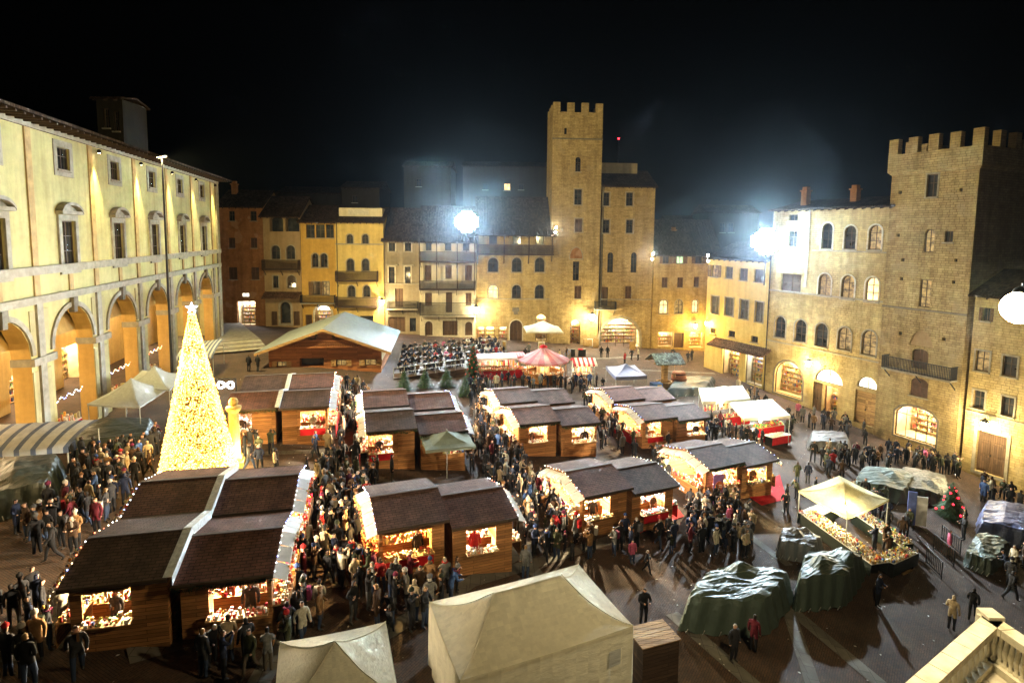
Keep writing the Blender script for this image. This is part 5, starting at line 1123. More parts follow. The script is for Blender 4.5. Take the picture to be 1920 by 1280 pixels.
# ------------------------------------------------------------------ the chalet
def chalet():
    zg = 2.0; tl, tr = atz(476, 663, 3.6), atz(733, 660, 3.6); ex = (tr-tl).normalized(); ey = V((-ex.y, ex.x, 0)); w = (tr-tl).length-2.2; a = tl+ex*1.1+ey*1.0; a.z = 0; He = 2.0
    L = 13.0; root = thing('wooden_chalet', 'big wooden chalet with pale ribbed metal roof and wreaths on its gable', 'chalet', (a.x+ex.x*w/2, a.y+ex.y*w/2, zg))
    P = lambda x, y, z: V((a.x+ex.x*x+ey.x*y, a.y+ex.y*x+ey.y*y, zg+z)); Hr = 4.0; xm = w/2; Lw = L-1.6
    W = mkwall(P(0, 0, 0), ex, -ey); ops = []
    for x0, y0, x1, y1, k in ((521, 677, 536, 694, 'dim'), (566, 671, 604, 706, 'dark'), (632, 674, 648, 695, 'dim'), (686, 673, 704, 690, 'dim')):
        r_ = ray((x0+x1)/2, (y0+y1)/2); t = V((W.p0.x, W.p0.y)).dot(W.n)/V((r_.x, r_.y)).dot(W.n); u = (V((r_.x*t, r_.y*t))-W.p0).dot(W.u); h = (x1-x0)*t/F/2*1.15
        z0 = ray((x0+x1)/2, y1).z*t+CZ; z1 = ray((x0+x1)/2, y0).z*t+CZ; ops.append(Op(max(.3, u-h), min(w-.3, u+h), max(zg+.05, z0), min(z1, zg+1.9), k, None, rev=.2 if k != 'dark' else .8, sill=False))
    b = MB(); wall_mesh(b, W, 0, w, zg-1, zg+He, ops, 0, 0, .2); b.poly([P(0, 0, He), P(w, 0, He), P(xm, 0, Hr-.1)])
    for x in (0, w): b.poly([P(x, 0, -1), P(x, 0, He), P(x, Lw, He), P(x, Lw, -1)])
    b.poly([P(0, Lw, -1), P(w, Lw, -1), P(w, Lw, He), P(xm, Lw, Hr-.1), P(0, Lw, He)]); b.build('wall', M['wood_chalet'], root)
    for k in range(9):                                     # raised planks across the gable
        z = .25+k*.5
        b = MB(); half = xm if z < He else xm*(Hr-z)/(Hr-He)
        if half > .6:
            segs = [(xm-half+.1, xm+half-.1)]
            for o in ops:
                if o.z0-zg < z+.06 and o.z1-zg > z-.06: segs = [s for (p, q) in segs for s in ((p, min(q, o.u0-.02)), (max(p, o.u1+.02), q)) if s[1]-s[0] > .1]
            for p, q in segs: b.box(P((p+q)/2, -.02, z), ex*((q-p)/2), ey*.018, V((0, 0, .05)))
            b.build('plank', M['wood_chalet'], root)
    for o in ops:
        fit(root, W, o, 0, .2)
        if o.kind == 'dim':
            for s in (0, 1): wd = (o.u1-o.u0)*.5; shutter(W, (o.u0-wd-.02 if s == 0 else o.u1+.02), (o.u0-.02 if s == 0 else o.u1+wd+.02), o.z0, o.z1, .045, root, M['wood_light'])
    ov = 1.1; sl = (Hr-He)/xm; plain('metal_roof', (.135, .155, .15), .6, .4, .1, .15, 2)
    for s in (-1, 1):
        b = MB(); n = int((L+.4)/.2); A = []; B_ = []; yo = -1.0
        for k in range(n):
            y = yo+(L)*k/(n-1); dz = .07 if k % 2 else 0.0
            A.append(P(xm, y, Hr+dz)); B_.append(P(xm+s*(xm+ov), y, Hr-sl*(xm+ov)+dz))
        b.grid([A, B_], 0, None, False); b.build('roof_sheet', M['metal_roof'], root)
        b = MB(); d = (B_[0]-A[0]); b.box((A[0]+B_[0])/2-V((0, 0, .14)), d/2, ey*.03, V((0, 0, .13))); b.build('barge_board', M['wood_light'], root)
    b = MB(); b.box(P(xm, -.35, 2.12), ex*3.4, ey*.33, V((0, 0, .05))); f = b.build('balcony', M['wood_chalet'], root)
    for k in range(29): b = MB(); b.box(P(xm-3.3+6.6*k/28, -.64, 2.42), ex*.07, ey*.015, V((0, 0, .27))); b.build('baluster', M['wood_chalet'], f)
    b = MB(); b.box(P(xm, -.65, 2.73), ex*3.4, ey*.04, V((0, 0, .04))); b.build('handrail', M['wood_chalet'], f)
    for k in (-1.2, 1.2):
        b = MB()
        for j in range(160):
            an = random.uniform(0, 6.28); r_ = .42+random.uniform(-.12, .12); q = P(xm+k+r_*math.cos(an), -.1-random.uniform(0, .1), 3.12+r_*math.sin(an)*.7); o = V((random.uniform(-1, 1), random.uniform(-1, 1), random.uniform(-1, 1)))*.1; b.poly([q, q+o, q+V((o.y, o.z, o.x))])
        kind(b.build('wreath', M['fir_needles'], root))
    for k in range(6):                                     # glazed bays on the long right side
        y = .3+k*(Lw-.6)/6; b = MB(); q = mkwall(P(w, 0, 0), ey, ex); wbox(b, q, y, y+(Lw-.6)/6-.12, zg+.4, zg+1.85, .01, .05); b.build('side_panel', M['plaster_white'], root)
    foot(P(w/2, L/2-.5, 0), ex, ey, w/2, L/2+.2)
    lamp('POINT', P(w/2, 2.0, 1.8), 500, (1, .7, .35), .2, name='chalet_light')
chalet()
# ------------------------------------------------------------------ fir trees
def fir(label, px, py, h, r, deco=None, n=1700):
    c = gnd(px, py); root = thing('fir_tree', label, 'fir tree', c); b = MB(); b.tube(c-V((0, 0, .1)), c+V((0, 0, h*.95)), .05*h/2, .01, 6); b.build('trunk', M['wood_dark'], root); b = MB()
    for i in range(n):
        f = 1-math.sqrt(random.random()); lay = (f*9) % 1.0; a = random.uniform(0, 6.283); rr = r*(1-f)*(1.2-.7*lay)*(1+.12*math.sin(3*a+9*f))*random.uniform(.35, 1.05)+.02; z = h*(.08+.92*f)-.25*rr; p = c+V((rr*math.cos(a), rr*math.sin(a), z)); o = V((math.cos(a), math.sin(a), -.35)).normalized()*random.uniform(.1, .22)*min(1.4, h/2); s = V((-math.sin(a), math.cos(a), random.uniform(-.3, .3)))*random.uniform(.03, .06)
        b.poly([p+s, p-s, p+o])
    kind(b.build('crown', M['fir_needles'], root))
    if deco:
        col, nb, rb, lit = deco; b = MB()
        for i in range(nb):
            f = (i+.5)/nb*.9; a = i*2.4; rr = r*(1-f)*.98; b.ball(c+V((rr*math.cos(a), rr*math.sin(a), h*(.08+.9*f))), rb, 5, 0, col)
        kind(b.build('ornaments', M['bulb_colors'] if lit else M['ware_colors'], root))
    foot(c, (1, 0), (0, 1), r*.7, r*.7)
for i, (x, y, lab) in enumerate(((758, 730, 'small dark potted fir at the terrace corner nearest the chalet'), (797, 726, 'small dark fir in the middle of the terrace rail'), (838, 724, 'small dark fir next to the tall red-hung fir'), (872, 742, 'low dark fir in front of the red-hung fir'))): fir(lab, x, y, 1.9, .85)
fir('slim tall fir hung with red bows, at the corner of the picnic terrace', 887, 712, 4.0, .85, ((.5, .05, .03), 46, .09, False), 4200)
fir('small fir with glowing red balls, right of the dark tarpaulins', 1782, 970, 2.6, .95, ((1.2, .02, .04), 16, .07, True), 3000)
# ------------------------------------------------------------------ picnic terrace
def terrace():
    pa, pb, pc = gnd(738, 712), gnd(955, 700), gnd(930, 655); z = max(G(pa.x, pa.y), G(pb.x, pb.y))+.12; pd = pa+(pc-pb); root = thing('wooden_deck', 'wooden picnic deck with a rail, right of the chalet', 'deck', (pa.x, pa.y, z)); b = MB()
    Q = [V((p.x, p.y, z)) for p in (pa, pb, pc, pd)]; b.poly(Q); 
    for i in range(4): p, q = Q[i], Q[(i+1) % 4]; b.poly([p-V((0, 0, 2)), q-V((0, 0, 2)), q, p])
    b.build('platform', M['wood_bench'], root)
    n = 12
    for i in range(n+1): q = Q[0].lerp(Q[1], i/n); b = MB(); b.tube(q, q+V((0, 0, 1.05)), .035, .035, 6); b.build('rail_post', M['batten_grey'], root)
    for h in (.55, 1.05): b = MB(); b.tube(Q[0]+V((0, 0, h)), Q[1]+V((0, 0, h)), .03, .03, 6); b.build('rail', M['batten_grey'], root)
    e1 = (Q[1]-Q[0]); e2 = Q[3]-Q[0]; proto = None; spots = []
    rows = ['front', 'second', 'third', 'back']; ords = ['first', 'second', 'third', 'fourth', 'fifth']
    for r in range(4):
        for c in range(5):
            p = Q[0]+e1*((c+.6)/5.2)+e2*((r+.5)/4.1); rot = math.atan2(e1.y, e1.x); ex, ey, Z = V((math.cos(rot), math.sin(rot), 0)), V((-math.sin(rot), math.cos(rot), 0)), V((0, 0, 1)); lab = 'long picnic table with benches, %s from the chalet in the %s row of the deck' % (ords[c], rows[r])
            if proto is None:
                proto = thing('picnic_table', lab, 'picnic table', (0, 0, 0), 'picnic tables on the deck'); b = MB(); b.bx(0, 0, .72, 2.1, .6, .05); b.build('table_top', M['wood_bench'], proto)
                for s in (-.62, .62): b = MB(); b.bx(0, s, .42, 2.1, .26, .04); b.build('bench', M['wood_bench'], proto)
                for s in (-.8, .8): b = MB(); b.bx(s, 0, .34, .06, 1.4, .06); b.bx(s, -.3, 0, .06, .06, .72); b.bx(s, .3, 0, .06, .06, .72); b.build('leg', M['iron'], proto)
                t = proto
            else: t = copy_tree(proto); tag(t, lab, 'picnic table', 'picnic tables on the deck')
            t.location = p; t.rotation_euler = (0, 0, rot); spots.append((p, rot))
    return spots, z
picnic, deck_z = terrace()
# ------------------------------------------------------------------ the round bar and small stalls behind the huts
def round_bar():
    c = gnd(1018, 712); c.z = G(c.x, c.y); root = thing('round_bar', 'round bar with pink and white striped conical canopy and garland', 'bar', c); n = 24; R0, ze, zp = 2.85, 2.35, 3.75; b = MB()
    for k in range(n):
        a0, a1 = k*2*math.pi/n, (k+1)*2*math.pi/n; col = (.27, .10, .12) if k % 2 else (.31, .19, .21)
        rows = [[c+V((R0*f*math.cos(a), R0*f*math.sin(a), zp+(ze-zp)*f**.85)) for a in (a0, a1)] for f in (.04, .4, .75, 1)]+[[c+V((R0*math.cos(a), R0*math.sin(a), ze-.22)) for a in (a0, a1)]]
        b.grid(rows, 0, col, False)
    b.build('canopy', M['canvas_striped'], root); b = MB(); b.lathe(c, [(.45, zp-.12), (.4, zp+.02), (.1, zp+.16), (.01, zp+.2)], 14); b.build('cap', M['cloth_red'], root)
    for k in range(8): a = k*math.pi/4; b = MB(); b.tube(c+V((2.5*math.cos(a), 2.5*math.sin(a), 0)), c+V((2.5*math.cos(a), 2.5*math.sin(a), 2.5)), .05, .05, 6); b.build('post', M['wood_hut'], root)
    b = MB(); b.lathe(c, [(2.2, -.6), (2.2, 1.0), (2.35, 1.0), (2.35, 1.08), (1.8, 1.08), (1.8, 1.0)], 24, sm=False); b.build('counter', M['wood_hut'], root)
    b = MB(); b.lathe(c, [(.7, 0), (.7, 1.9), (.01, 1.95)], 12, sm=False); b.build('core', M['interior'], root)
    b = MB()
    for i in range(700):
        a = random.uniform(0, 6.28); q = c+V((R0*math.cos(a), R0*math.sin(a), ze-.2+random.uniform(-.08, .08))); o = V((random.uniform(-1, 1), random.uniform(-1, 1), random.uniform(-1, .3)))*.14; b.poly([q, q+o, q+V((o.y, o.x, o.z))*.6])
    kind(b.build('garland', M['fir_needles'], root)); b = MB(); ware_pile(b, lambda x, y: (c+V(((1.85+.4*y)*math.cos(x*6.28), (1.85+.4*y)*math.sin(x*6.28), 1.09)), V((1, 0, 0)), V((0, 1, 0)), V((0, 0, 1))), 60, 2, 13, .5, .25, WHITE_PAL); kind(b.build('glasses', M['ware_colors'], root))
    for k in range(3): a = k*2.1+.6; lamp('POINT', c+V((1.4*math.cos(a), 1.4*math.sin(a), 2.1)), 340, (1, .75, .38), .15, name='bar_light')
    foot(c, (1, 0), (0, 1), 2.4, 2.4)
round_bar()
def stall(name, label, px, py, w, d, h, rot, mt, rise=.4, cols=None, power=300, pal=PAL, lc=(1, .78, .42), cat='stall', skirt='cloth_red'):
    c = gnd(px, py); ex = V((math.cos(rot), math.sin(rot), 0)); ey = V((-ex.y, ex.x, 0)); Z = V((0, 0, 1)); root = thing(name, label, cat, c); P = lambda x, y, z: c+ex*x+ey*y+Z*z
    b = MB(); n = 10
    for k in range(n):
        x0, x1 = -w/2-.25+(w+.5)*k/n, -w/2-.25+(w+.5)*(k+1)/n
        rows = [[P(x, -d/2-.25, h-.18) for x in (x0, x1)], [P(x, -d/2-.25, h) for x in (x0, x1)], [P(x, 0, h+rise) for x in (x0, x1)], [P(x, d/2+.25, h) for x in (x0, x1)]]; b.grid(rows, 0, (cols[k % len(cols)] if cols else (.6, .58, .52)), False)
    b.build('canopy', M['canvas_striped'], root)
    for s in (-1, 1):
        for t in (-1, 1): b = MB(); b.tube(P(s*w/2, t*d/2, -.3), P(s*w/2, t*d/2, h+.02), .035, .035, 6); b.build('post', M['batten_grey'], root)
    b = MB(); b.box(P(0, -d/2+.35, .93), ex*w/2, ey*.4, Z*.025); b.build('table_top', M['wood_light'], root); b = MB(); b.box(P(0, -d/2-.04, .3), ex*w/2, ey*.01, Z*.6); b.build('table_skirt', M[skirt], root)
    b = MB(); ware_pile(b, lambda x, y: (P(-w/2+x*w, -d/2+y*.7, .96), ex, ey, Z), int(w/.12), 5, w, .7, .25, pal); ware_pile(b, lambda x, y: (P(-w/2+x*w, d/2-.3+y*.25, 1.0+.0), ex, ey, Z), int(w/.15), 2, w, .3, .8, pal); kind(b.build('stall_wares', M['ware_colors'], root))
    if power: lamp('POINT', P(0, 0, h-.25), power, lc, .15, name='stall_light')
    foot(c, ex, ey, w/2+.2, d/2+.2)
    return root
stall('snack_stall', 'stall with pink flat canopy joined to the left of the round bar', 928, 706, 4.0, 2.2, 2.3, .15, 0, .25, [(.55, .5, .5), (.55, .48, .48)], 350, RED_PAL+WHITE_PAL)
stall('snack_stall', 'narrow canopy stall between the flat pink canopy and the round bar', 968, 704, 1.2, 1.8, 2.4, .15, 0, .2, [(.5, .12, .14), (.55, .2, .2)], 160, RED_PAL)
stall('striped_kiosk', 'small kiosk with red and white striped roof, right of the round bar', 1093, 716, 2.1, 1.8, 2.2, .1, 0, .55, [(.42, .04, .05), (.7, .66, .58)], 420, WHITE_PAL, cat='kiosk', skirt='cloth_white')
stall('goods_stall', 'brightly stocked stall table under the flat-topped white canopy', 1360, 792, 3.6, 2.4, .1, .35, 0, 0.0, None, 0, RED_PAL+PAL)
stall('goods_stall', 'stall table with green cloth goods under the peaked white canopy', 1428, 812, 3.2, 2.0, .1, .4, 0, 0.0, None, 0, [(.1, .4, .12), (.6, .55, .1), (.5, .05, .04)])
# ------------------------------------------------------------------ things wrapped in tarpaulins
def heap(name, label, pts, h, mt, seed=1, peaks=(), n=26, cat='tarpaulin', sharp=3.2, wr=.10):
    """a stall wrapped in a sheet; pts: its four base corners in order"""
    rnd = random.Random(seed); a, b_, c, d = [gnd(*p) for p in pts]; ctr = (a+b_+c+d)/4; root = thing(name, label, cat, (ctr.x, ctr.y, G(ctr.x, ctr.y)))
    NC = 5; CG = [[h*(.98-.22*((2*i/NC-1)**2+(2*j/NC-1)**2)/2*1.2+rnd.uniform(-.09, .07)) for i in range(NC+1)] for j in range(NC+1)]; n = 38
    for k in range(2): CG[rnd.randint(1, NC-1)][rnd.randint(1, NC-1)] *= rnd.uniform(1.04, 1.12)
    for ps, pt, ph, pr in peaks: CG[int(round((pt+1)/2*NC))][int(round((ps+1)/2*NC))] += ph*.45
    def z(s, t):
        m = max(abs(s), abs(t)); x, y = min(NC-1e-6, (s+1)/2*NC), min(NC-1e-6, (t+1)/2*NC); i, j = int(x), int(y); fx, fy = x-i, y-j
        if fx+fy < 1: top = CG[j][i]+(CG[j][i+1]-CG[j][i])*fx+(CG[j+1][i]-CG[j][i])*fy
        else: top = CG[j+1][i+1]+(CG[j+1][i]-CG[j+1][i+1])*(1-fx)+(CG[j][i+1]-CG[j+1][i+1])*(1-fy)
        p = V((s*2.2+seed, t*2.2, seed*.7)); q_ = V((s*1.1+t*.5, t*4.2-s*1.5, seed*.7)); top += wr*1.0*(.4-abs(mnoise.noise(q_*.9)))+wr*.55*(.3-abs(mnoise.noise(q_*2.1)))+wr*.3*(.3-abs(mnoise.noise(q_*4.7)))
        e = max(0, (m-.80)/.20); ang = math.atan2(t, s); e *= 1+.16*mnoise.noise(V((ang*3.2, m*1.2, seed)))
        return top*(1-min(1, e)**1.25)
    b = MB(); rows = []
    for j in range(n+1):
        r = []
        for i in range(n+1):
            s, t = i/n*2-1, j/n*2-1; q = a.lerp(b_, i/n).lerp(d.lerp(c, i/n), j/n); m = max(abs(s), abs(t))
            rr = 1-.10*min(abs(s), abs(t))**3; q = ctr+(q-ctr)*rr; q = q+V((.05*math.sin(17*t+seed)*m, .05*math.sin(15*s)*m, 0)); zz = G(q.x, q.y)+max(.02, z(s, t)); r.append((q.x, q.y, zz))
        rows.append(r)
    b.grid(rows, 0, None, False); b.build('sheet', M[mt], root)
    b = MB(); 
    for i in range(5): q = a.lerp(b_, .15+.17*i); b.tube((q.x, q.y, G(q.x, q.y)+.02), (q.x+.05, q.y-.12, G(q.x, q.y)+.3), .02, .02, 4)
    b.build('rope', M['batten_grey'], root)
    e1 = b_-a; e1.z = 0; foot(ctr, e1.normalized(), V((-e1.y, e1.x, 0)).normalized(), e1.length/2, (d-a).length/2)
heap('covered_stall', 'large stall wrapped in green tarpaulin, right of the big white marquee', [(1258, 1185), (1440, 1200), (1500, 1118), (1330, 1105)], 1.7, 'tarp_green', 3, ((-.2, .4, .45, .3), (.7, .5, .3, .1)), 36, 'covered stall')
heap('covered_stall', 'stall in green tarpaulin with two humps, before the antique tables', [(1480, 1150), (1588, 1142), (1630, 1075), (1500, 1075)], 1.75, 'tarp_green', 5, ((-.4, 0, .5, .25), (.55, .3, .6, .15)), 36, 'covered stall', 3.0)
heap('covered_stall', 'low stall wrapped in shiny grey plastic left of the antique tables', [(1452, 1046), (1530, 1060), (1548, 1030), (1460, 1010)], 1.15, 'tarp_grey', 7, ((-.3, .2, .35, .3),), 30, 'covered stall')
heap('covered_stall', 'dark green sheeted stall behind the yellow gazebo', [(1590, 930), (1700, 950), (1730, 905), (1610, 890)], 1.2, 'tarp_green', 9, ((.3, .3, .4, .3),), 30, 'covered stall')
heap('covered_stall', 'dark sheeted stall in front of the arched palace doors', [(1510, 846), (1600, 852), (1590, 822), (1515, 820)], 0.95, 'tarp_grey', 11, ((-.3, 0, .3, .2),), 28, 'covered stall')
heap('covered_stall', 'long dark sheet over stalls at the low right side', [(1690, 935), (1790, 960), (1780, 905), (1680, 885)], 1.0, 'tarp_dark', 13, ((.3, 0, .3, .2),), 28, 'covered stall')
heap('covered_stall', 'blue grey sheet over a stall at the right edge', [(1822, 1005), (1960, 1040), (1960, 970), (1840, 950)], 1.1, 'tarp_blue', 15, ((-.3, 0, .3, .2),), 28, 'covered stall')
heap('covered_stall', 'dark sheeted stall with green sheets under the blue grey one', [(1800, 1060), (1860, 1085), (1900, 1030), (1830, 1010)], 0.9, 'tarp_green', 17, ((-.3, 0, .3, .2),), 28, 'covered stall')
tent('covered_stall', 'stall under a blue silver tarpaulin beyond the huts', quad_at((1155, 706), (1136, 686), (1190, 684), .9), .9, .75, 'tarp_blue', 0, (), .35, cat='covered stall', conc=.95)
heap('covered_stall', 'long dark sheeted stall left of the Christmas tree, behind the striped awning', [(120, 870), (290, 850), (300, 805), (150, 815)], 1.3, 'tarp_dark', 21, (), 28, 'covered stall')
heap('covered_stall', 'dark sheeted stall at the left edge under the striped awning', [(-40, 990), (100, 950), (130, 880), (-20, 890)], 1.4, 'tarp_dark', 23, ((.3, 0, .3, .2),), 28, 'covered stall')
heap('covered_stall', 'low dark sheet beside the wooden well', [(1240, 745), (1330, 742), (1345, 712), (1265, 716)], .9, 'tarp_dark', 25, (), 26, 'covered stall')
# ------------------------------------------------------------------ the wooden well with shingled roof, barrel, blue box
c = gnd(1245, 728); root = thing('wooden_well', 'wooden well house on a stout post with a mossy shingled roof', 'well', c); ex = V((math.cos(.2), math.sin(.2), 0)); ey = V((-ex.y, ex.x, 0)); Z = V((0, 0, 1))
b = MB(); b.box(c+Z*1.5, ex*.28, ey*.28, Z*1.7); b.build('post', M['wood_light'], root); b = MB(); b.lathe(c, [(.95, -.3), (.9, .85), (.75, .85), (.75, .3)], 14, sm=False); b.build('curb', M['wood_light'], root)
tiles('well_shingles', (.24, .25, .22), .25, .2)
for s in (-1, 1):
    b = MB(); A_, B_ = c+Z*4.0, c+Z*3.05+ey*s*1.6
    b.box((A_+B_)/2, ex*1.7, (B_-A_)/2, Z*.05); b.build('roof_slope', M['well_shingles'], root)
    for k in range(4): b = MB(); q = c+ex*(-1.2+.8*k); b.box(q+Z*3.42+ey*s*.8, ex*.05, (B_-A_)/2, Z*.05); b.build('rafter', M['wood_light'], root)
b = MB(); b.box(c+Z*2.9, ex*1.3, ey*.07, Z*.07); b.build('beam', M['wood_light'], root); b = MB(); b.tube(c+ex*1.2+Z*2.9, c+ex*1.2+Z*1.6, .015, .015, 4); b.lathe(c+ex*1.2+Z*1.25, [(.12, 0), (.17, .35)], 8); b.build('bucket', M['wood_light'], root); foot(c, ex, ey, 1.0, 1.0)
c = gnd(1272, 725); root = thing('wooden_barrel', 'large reddish wooden barrel beside the well', 'barrel', c); b = MB(); b.lathe(c, [(.7, 0), (.85, .5), (.88, .9), (.82, 1.4), (.7, 1.75), (.01, 1.72)], 16); b.build('staves', plain('barrel_wood', (.30, .11, .05), .7, .2, 0, .3, 4), root); b = MB()
for z in (.25, .9, 1.5): b.lathe(c, [(.80 if z != .9 else .9, z), (.82 if z != .9 else .905, z+.1)], 16)
b.build('hoops', M['iron'], root); foot(c, (1, 0), (0, 1), .9, .9)
c = gnd(1230, 738); root = thing('blue_box', 'blue box with a yellow side standing before the well', 'box', c); b = MB(); b.bx(c.x, c.y, c.z-.1, 1.1, .9, 1.3, .2); b.build('body', plain('blue_paint', (.06, .16, .42), .6, .3), root); b = MB(); b.bx(c.x+.25, c.y-.5, c.z+.1, .5, .05, 1.0, .2); b.build('panel', plain('yellow_board', (.5, .36, .12), .7, .2), root)
# ------------------------------------------------------------------ antique tables under the yellow gazebo
def long_table(label, pa, pb, wd, pal, h=.85, cloth='tarp_dark', wares=.3):
    a, c = gnd(*pa, h), gnd(*pb, h); d = c-a; L = d.length; ex = d.normalized(); ey = V((-ex.y, ex.x, 0)).normalized(); Z = ex.cross(ey); m = (a+c)/2; root = thing('trestle_table', label, 'table', (m.x, m.y, G(m.x, m.y)))
    b = MB(); b.box(m, ex*L/2, ey*wd/2, Z*.02); b.build('table_top', M['cloth_white'], root); b = MB()
    for s in (-1, 1): b.box(m+ey*s*(wd/2+.01)-Z*.35, ex*L/2, ey*.01, Z*.33)
    b.build('cloth', M[cloth], root)
    for s in (-1, 1): b = MB(); b.box(m+ex*s*L*.42-Z*.45, ex*.03, ey*wd*.4, Z*.45); b.build('leg', M['iron'], root)
    b = MB(); ware_pile(b, lambda x, y: (a+ex*L*x+ey*wd*(y-.5)+Z*.022, ex, ey, Z), int(L/.10), max(3, int(wd/.11)), L, wd, wares*.6, pal, .85); kind(b.build('table_wares', M['ware_colors'], root)); foot(m, ex, ey, L/2, wd/2)
ANT = PAL+[(.7, .65, .5), (.6, .55, .3), (.75, .72, .6), (.3, .2, .1), (.55, .3, .05)]
long_table('long front table of antiques along the yellow gazebo', (1512, 958), (1650, 1056), 1.1, ANT); long_table('table of antiques running behind the gazebo leg to the right', (1610, 960), (1700, 1020), 1.0, ANT); long_table('cross table of prints at the left side of the yellow gazebo', (1512, 966), (1560, 945), 1.0, [(.7, .68, .6), (.5, .5, .45), (.25, .25, .22)], wares=.05); long_table('end table heaped with curios, farthest right of the antiques', (1660, 1050), (1706, 1030), .9, ANT)
long_table('small table with purple cloth right of the white canopy stalls', (1440, 818), (1474, 812), .9, [(.6, .5, .4), (.7, .65, .6)], .85, 'cloth_red', .08)
c = gnd(1690, 1068); root = thing('clock_crate', 'open crate with a round clock leaning inside, at the corner of the antique tables', 'crate', c); b = MB(); b.bx(c.x, c.y, c.z, .9, .7, .06, .5); b.bx(c.x+.1, c.y+.35, c.z+.062, .8, .05, .6, .5); b.build('crate', M['wood_light'], root); b = MB(); q = c+V((-.1, -.1, .45)); b.tube(q, q+V((.03, .08, .03)), .25, .25, 14); b.build('clock_face', M['cloth_white'], root)
# red carpets, signs, bins, barriers
def carpet(label, P4):
    Q = [gnd(*p) for p in P4]; ctr = sum(Q, V())/4; root = thing('red_carpet', label, 'carpet', ctr); b = MB(); n = 8
    b.grid([[V((*(Q[0].lerp(Q[1], i/n).lerp(Q[3].lerp(Q[2], i/n), j/n)).xy, 0)) for i in range(n+1)] for j in range(n+1)], sm=False); b.v = [(x, y, G(x, y)+.035+.006*math.sin(x*5)*math.sin(y*6)) for x, y, z in b.v]; b.build('pile', M['cloth_red'], root)
carpet('red carpet before the toy hut at the right end', [(1394, 925), (1428, 948), (1475, 936), (1462, 890)]); carpet('red carpet beside the hut with silver baubles', [(1180, 985), (1200, 1000), (1283, 968), (1255, 935)])
c = gnd(1345, 945); root = thing('poster_stand', 'tall purple and orange poster stand in front of the red dressed hut', 'poster', c); b = MB(); b.bx(c.x, c.y, c.z, .75, .06, 2.0, .3); b.build('board', plain('purple_board', (.24, .12, .30), .6, .3), root); b = MB(); q = c+V((.02, -.06, 1.25)); b.tube(q, q+V((.01, -.02, 0)), .34, .34, 16); b.build('orange_disc', plain('orange_print', (.75, .18, .05), .6, .3), root); b = MB(); b.bx(c.x+.015, c.y-.085, c.z+1.17, .5, .012, .05, .3); b.bx(c.x+.015, c.y-.085, c.z+1.29, .42, .012, .05, .3); b.build('print', M['cloth_white'], root)
for i, (x, y, lab) in enumerate(((1348, 962, 'small white ground lantern under the poster stand'), (875, 1060, 'standing bin between the two middle front huts'), (315, 1195, 'chalk board stand between the two nearest huts'))):
    c = gnd(x, y); root = thing('board_stand' if i == 2 else 'litter_bin', lab, 'sign' if i == 2 else 'bin', c)
    if i == 2:
        b = MB(); b.box(c+V((0, 0, .5)), V((.28, .06, 0)), V((-.02, .1, .02)), V((0, .04, .48))); b.build('board', M['wood_light'], root); b = MB(); b.box(c+V((0, -.13, .5)), V((.2, .04, 0)), V((0, .006, 0)), V((0, .03, .36))); b.build('slate', M['iron'], root); b = MB(); b.bx(c.x-.02, c.y-.16, c.z+.62, .24, .012, .06, .2); b.bx(c.x-.01, c.y-.165, c.z+.45, .28, .012, .05, .2); b.build('writing', M['cloth_white'], root)
    else:
        b = MB(); b.lathe(c, [(.2, 0), (.24, .75), (.2, .8), (.01, .8)], 12); b.build('can', M['batten_grey' if i == 0 else 'iron'], root); b = MB(); b.lathe(c, [(.26, .8), (.22, .92), (.01, .97)], 12); b.build('lid', plain('bin_lid', (.45, .38, .2), .6, .3), root)
for i, (pa, pb) in enumerate((((1736, 1056), (1765, 1085)), ((1750, 1030), (1788, 1062)), ((1765, 1012), (1800, 1040)))):
    a, e = gnd(*pa), gnd(*pb); root = thing('crowd_barrier', 'dark steel crowd barrier right of the antique tables, %s from the viewer' % ('nearest', 'second', 'third')[i], 'barrier', (a+e)/2, 'crowd barriers'); b = MB(); Z = V((0, 0, 1))
    for z in (.15, 1.0): b.tube(a+Z*z, e+Z*z, .03, .03, 6)
    for q in (a, e): b.tube(q, q+Z*1.0, .03, .03, 6)
    b.build('frame', M['iron'], root)
    for k in range(1, 9): q = a.lerp(e, k/9); b = MB(); b.tube(q+Z*.15, q+Z*1.0, .018, .018, 5); b.build('bar', M['iron'], root)
for x, y, lab in ((1716, 985, 'tall blue and white roll-up banner behind the antique tables'),):
    c = gnd(x, y); root = thing('rollup_banner', lab, 'banner', c); b = MB(); b.bx(c.x-.25, c.y+.1, c.z, .5, .06, 2.3, -.3); b.build('blue_panel', plain('blue_cloth', (.12, .16, .42), .7, .2), root); b = MB(); b.bx(c.x+.3, c.y, c.z, .7, .05, 2.0, -.3); b.build('white_panel', M['cloth_white'], root)
# framed pictures, boards and a bicycle along the far shops
for i, (x, y, w, h, col) in enumerate(((1098, 648, .9, 1.1, 'wood_light'), (1106, 650, .8, 1.2, 'cloth_white'), (1117, 652, .8, 1.3, 'wood_light'), (1185, 655, .9, 1.2, 'wood_light'), (911, 655, .6, 1.3, 'cloth_white'), (945, 657, .6, 1.3, 'cloth_white'), (1015, 660, .9, 1.4, 'cloth_white'))):
    c = gnd(x, y); c.y = min(c.y, 84.5); root = thing('display_board', 'propped display board, %s from the left along the far shop fronts' % ('fourth', 'fifth', 'sixth', 'seventh', 'first', 'second', 'third')[i], 'board', c, 'boards at the far shops'); b = MB(); b.box(c+V((0, 0, h/2)), V((w/2, 0, 0)), V((0, .03, 0)), V((0, .1, h/2))); b.build('board', M[col], root); b = MB(); b.box(c+V((0, -.05, h/2)), V((w*.36, 0, 0)), V((0, .012, 0)), V((0, .09, h*.4))); b.build('picture', M['pilaster_ochre'], root)
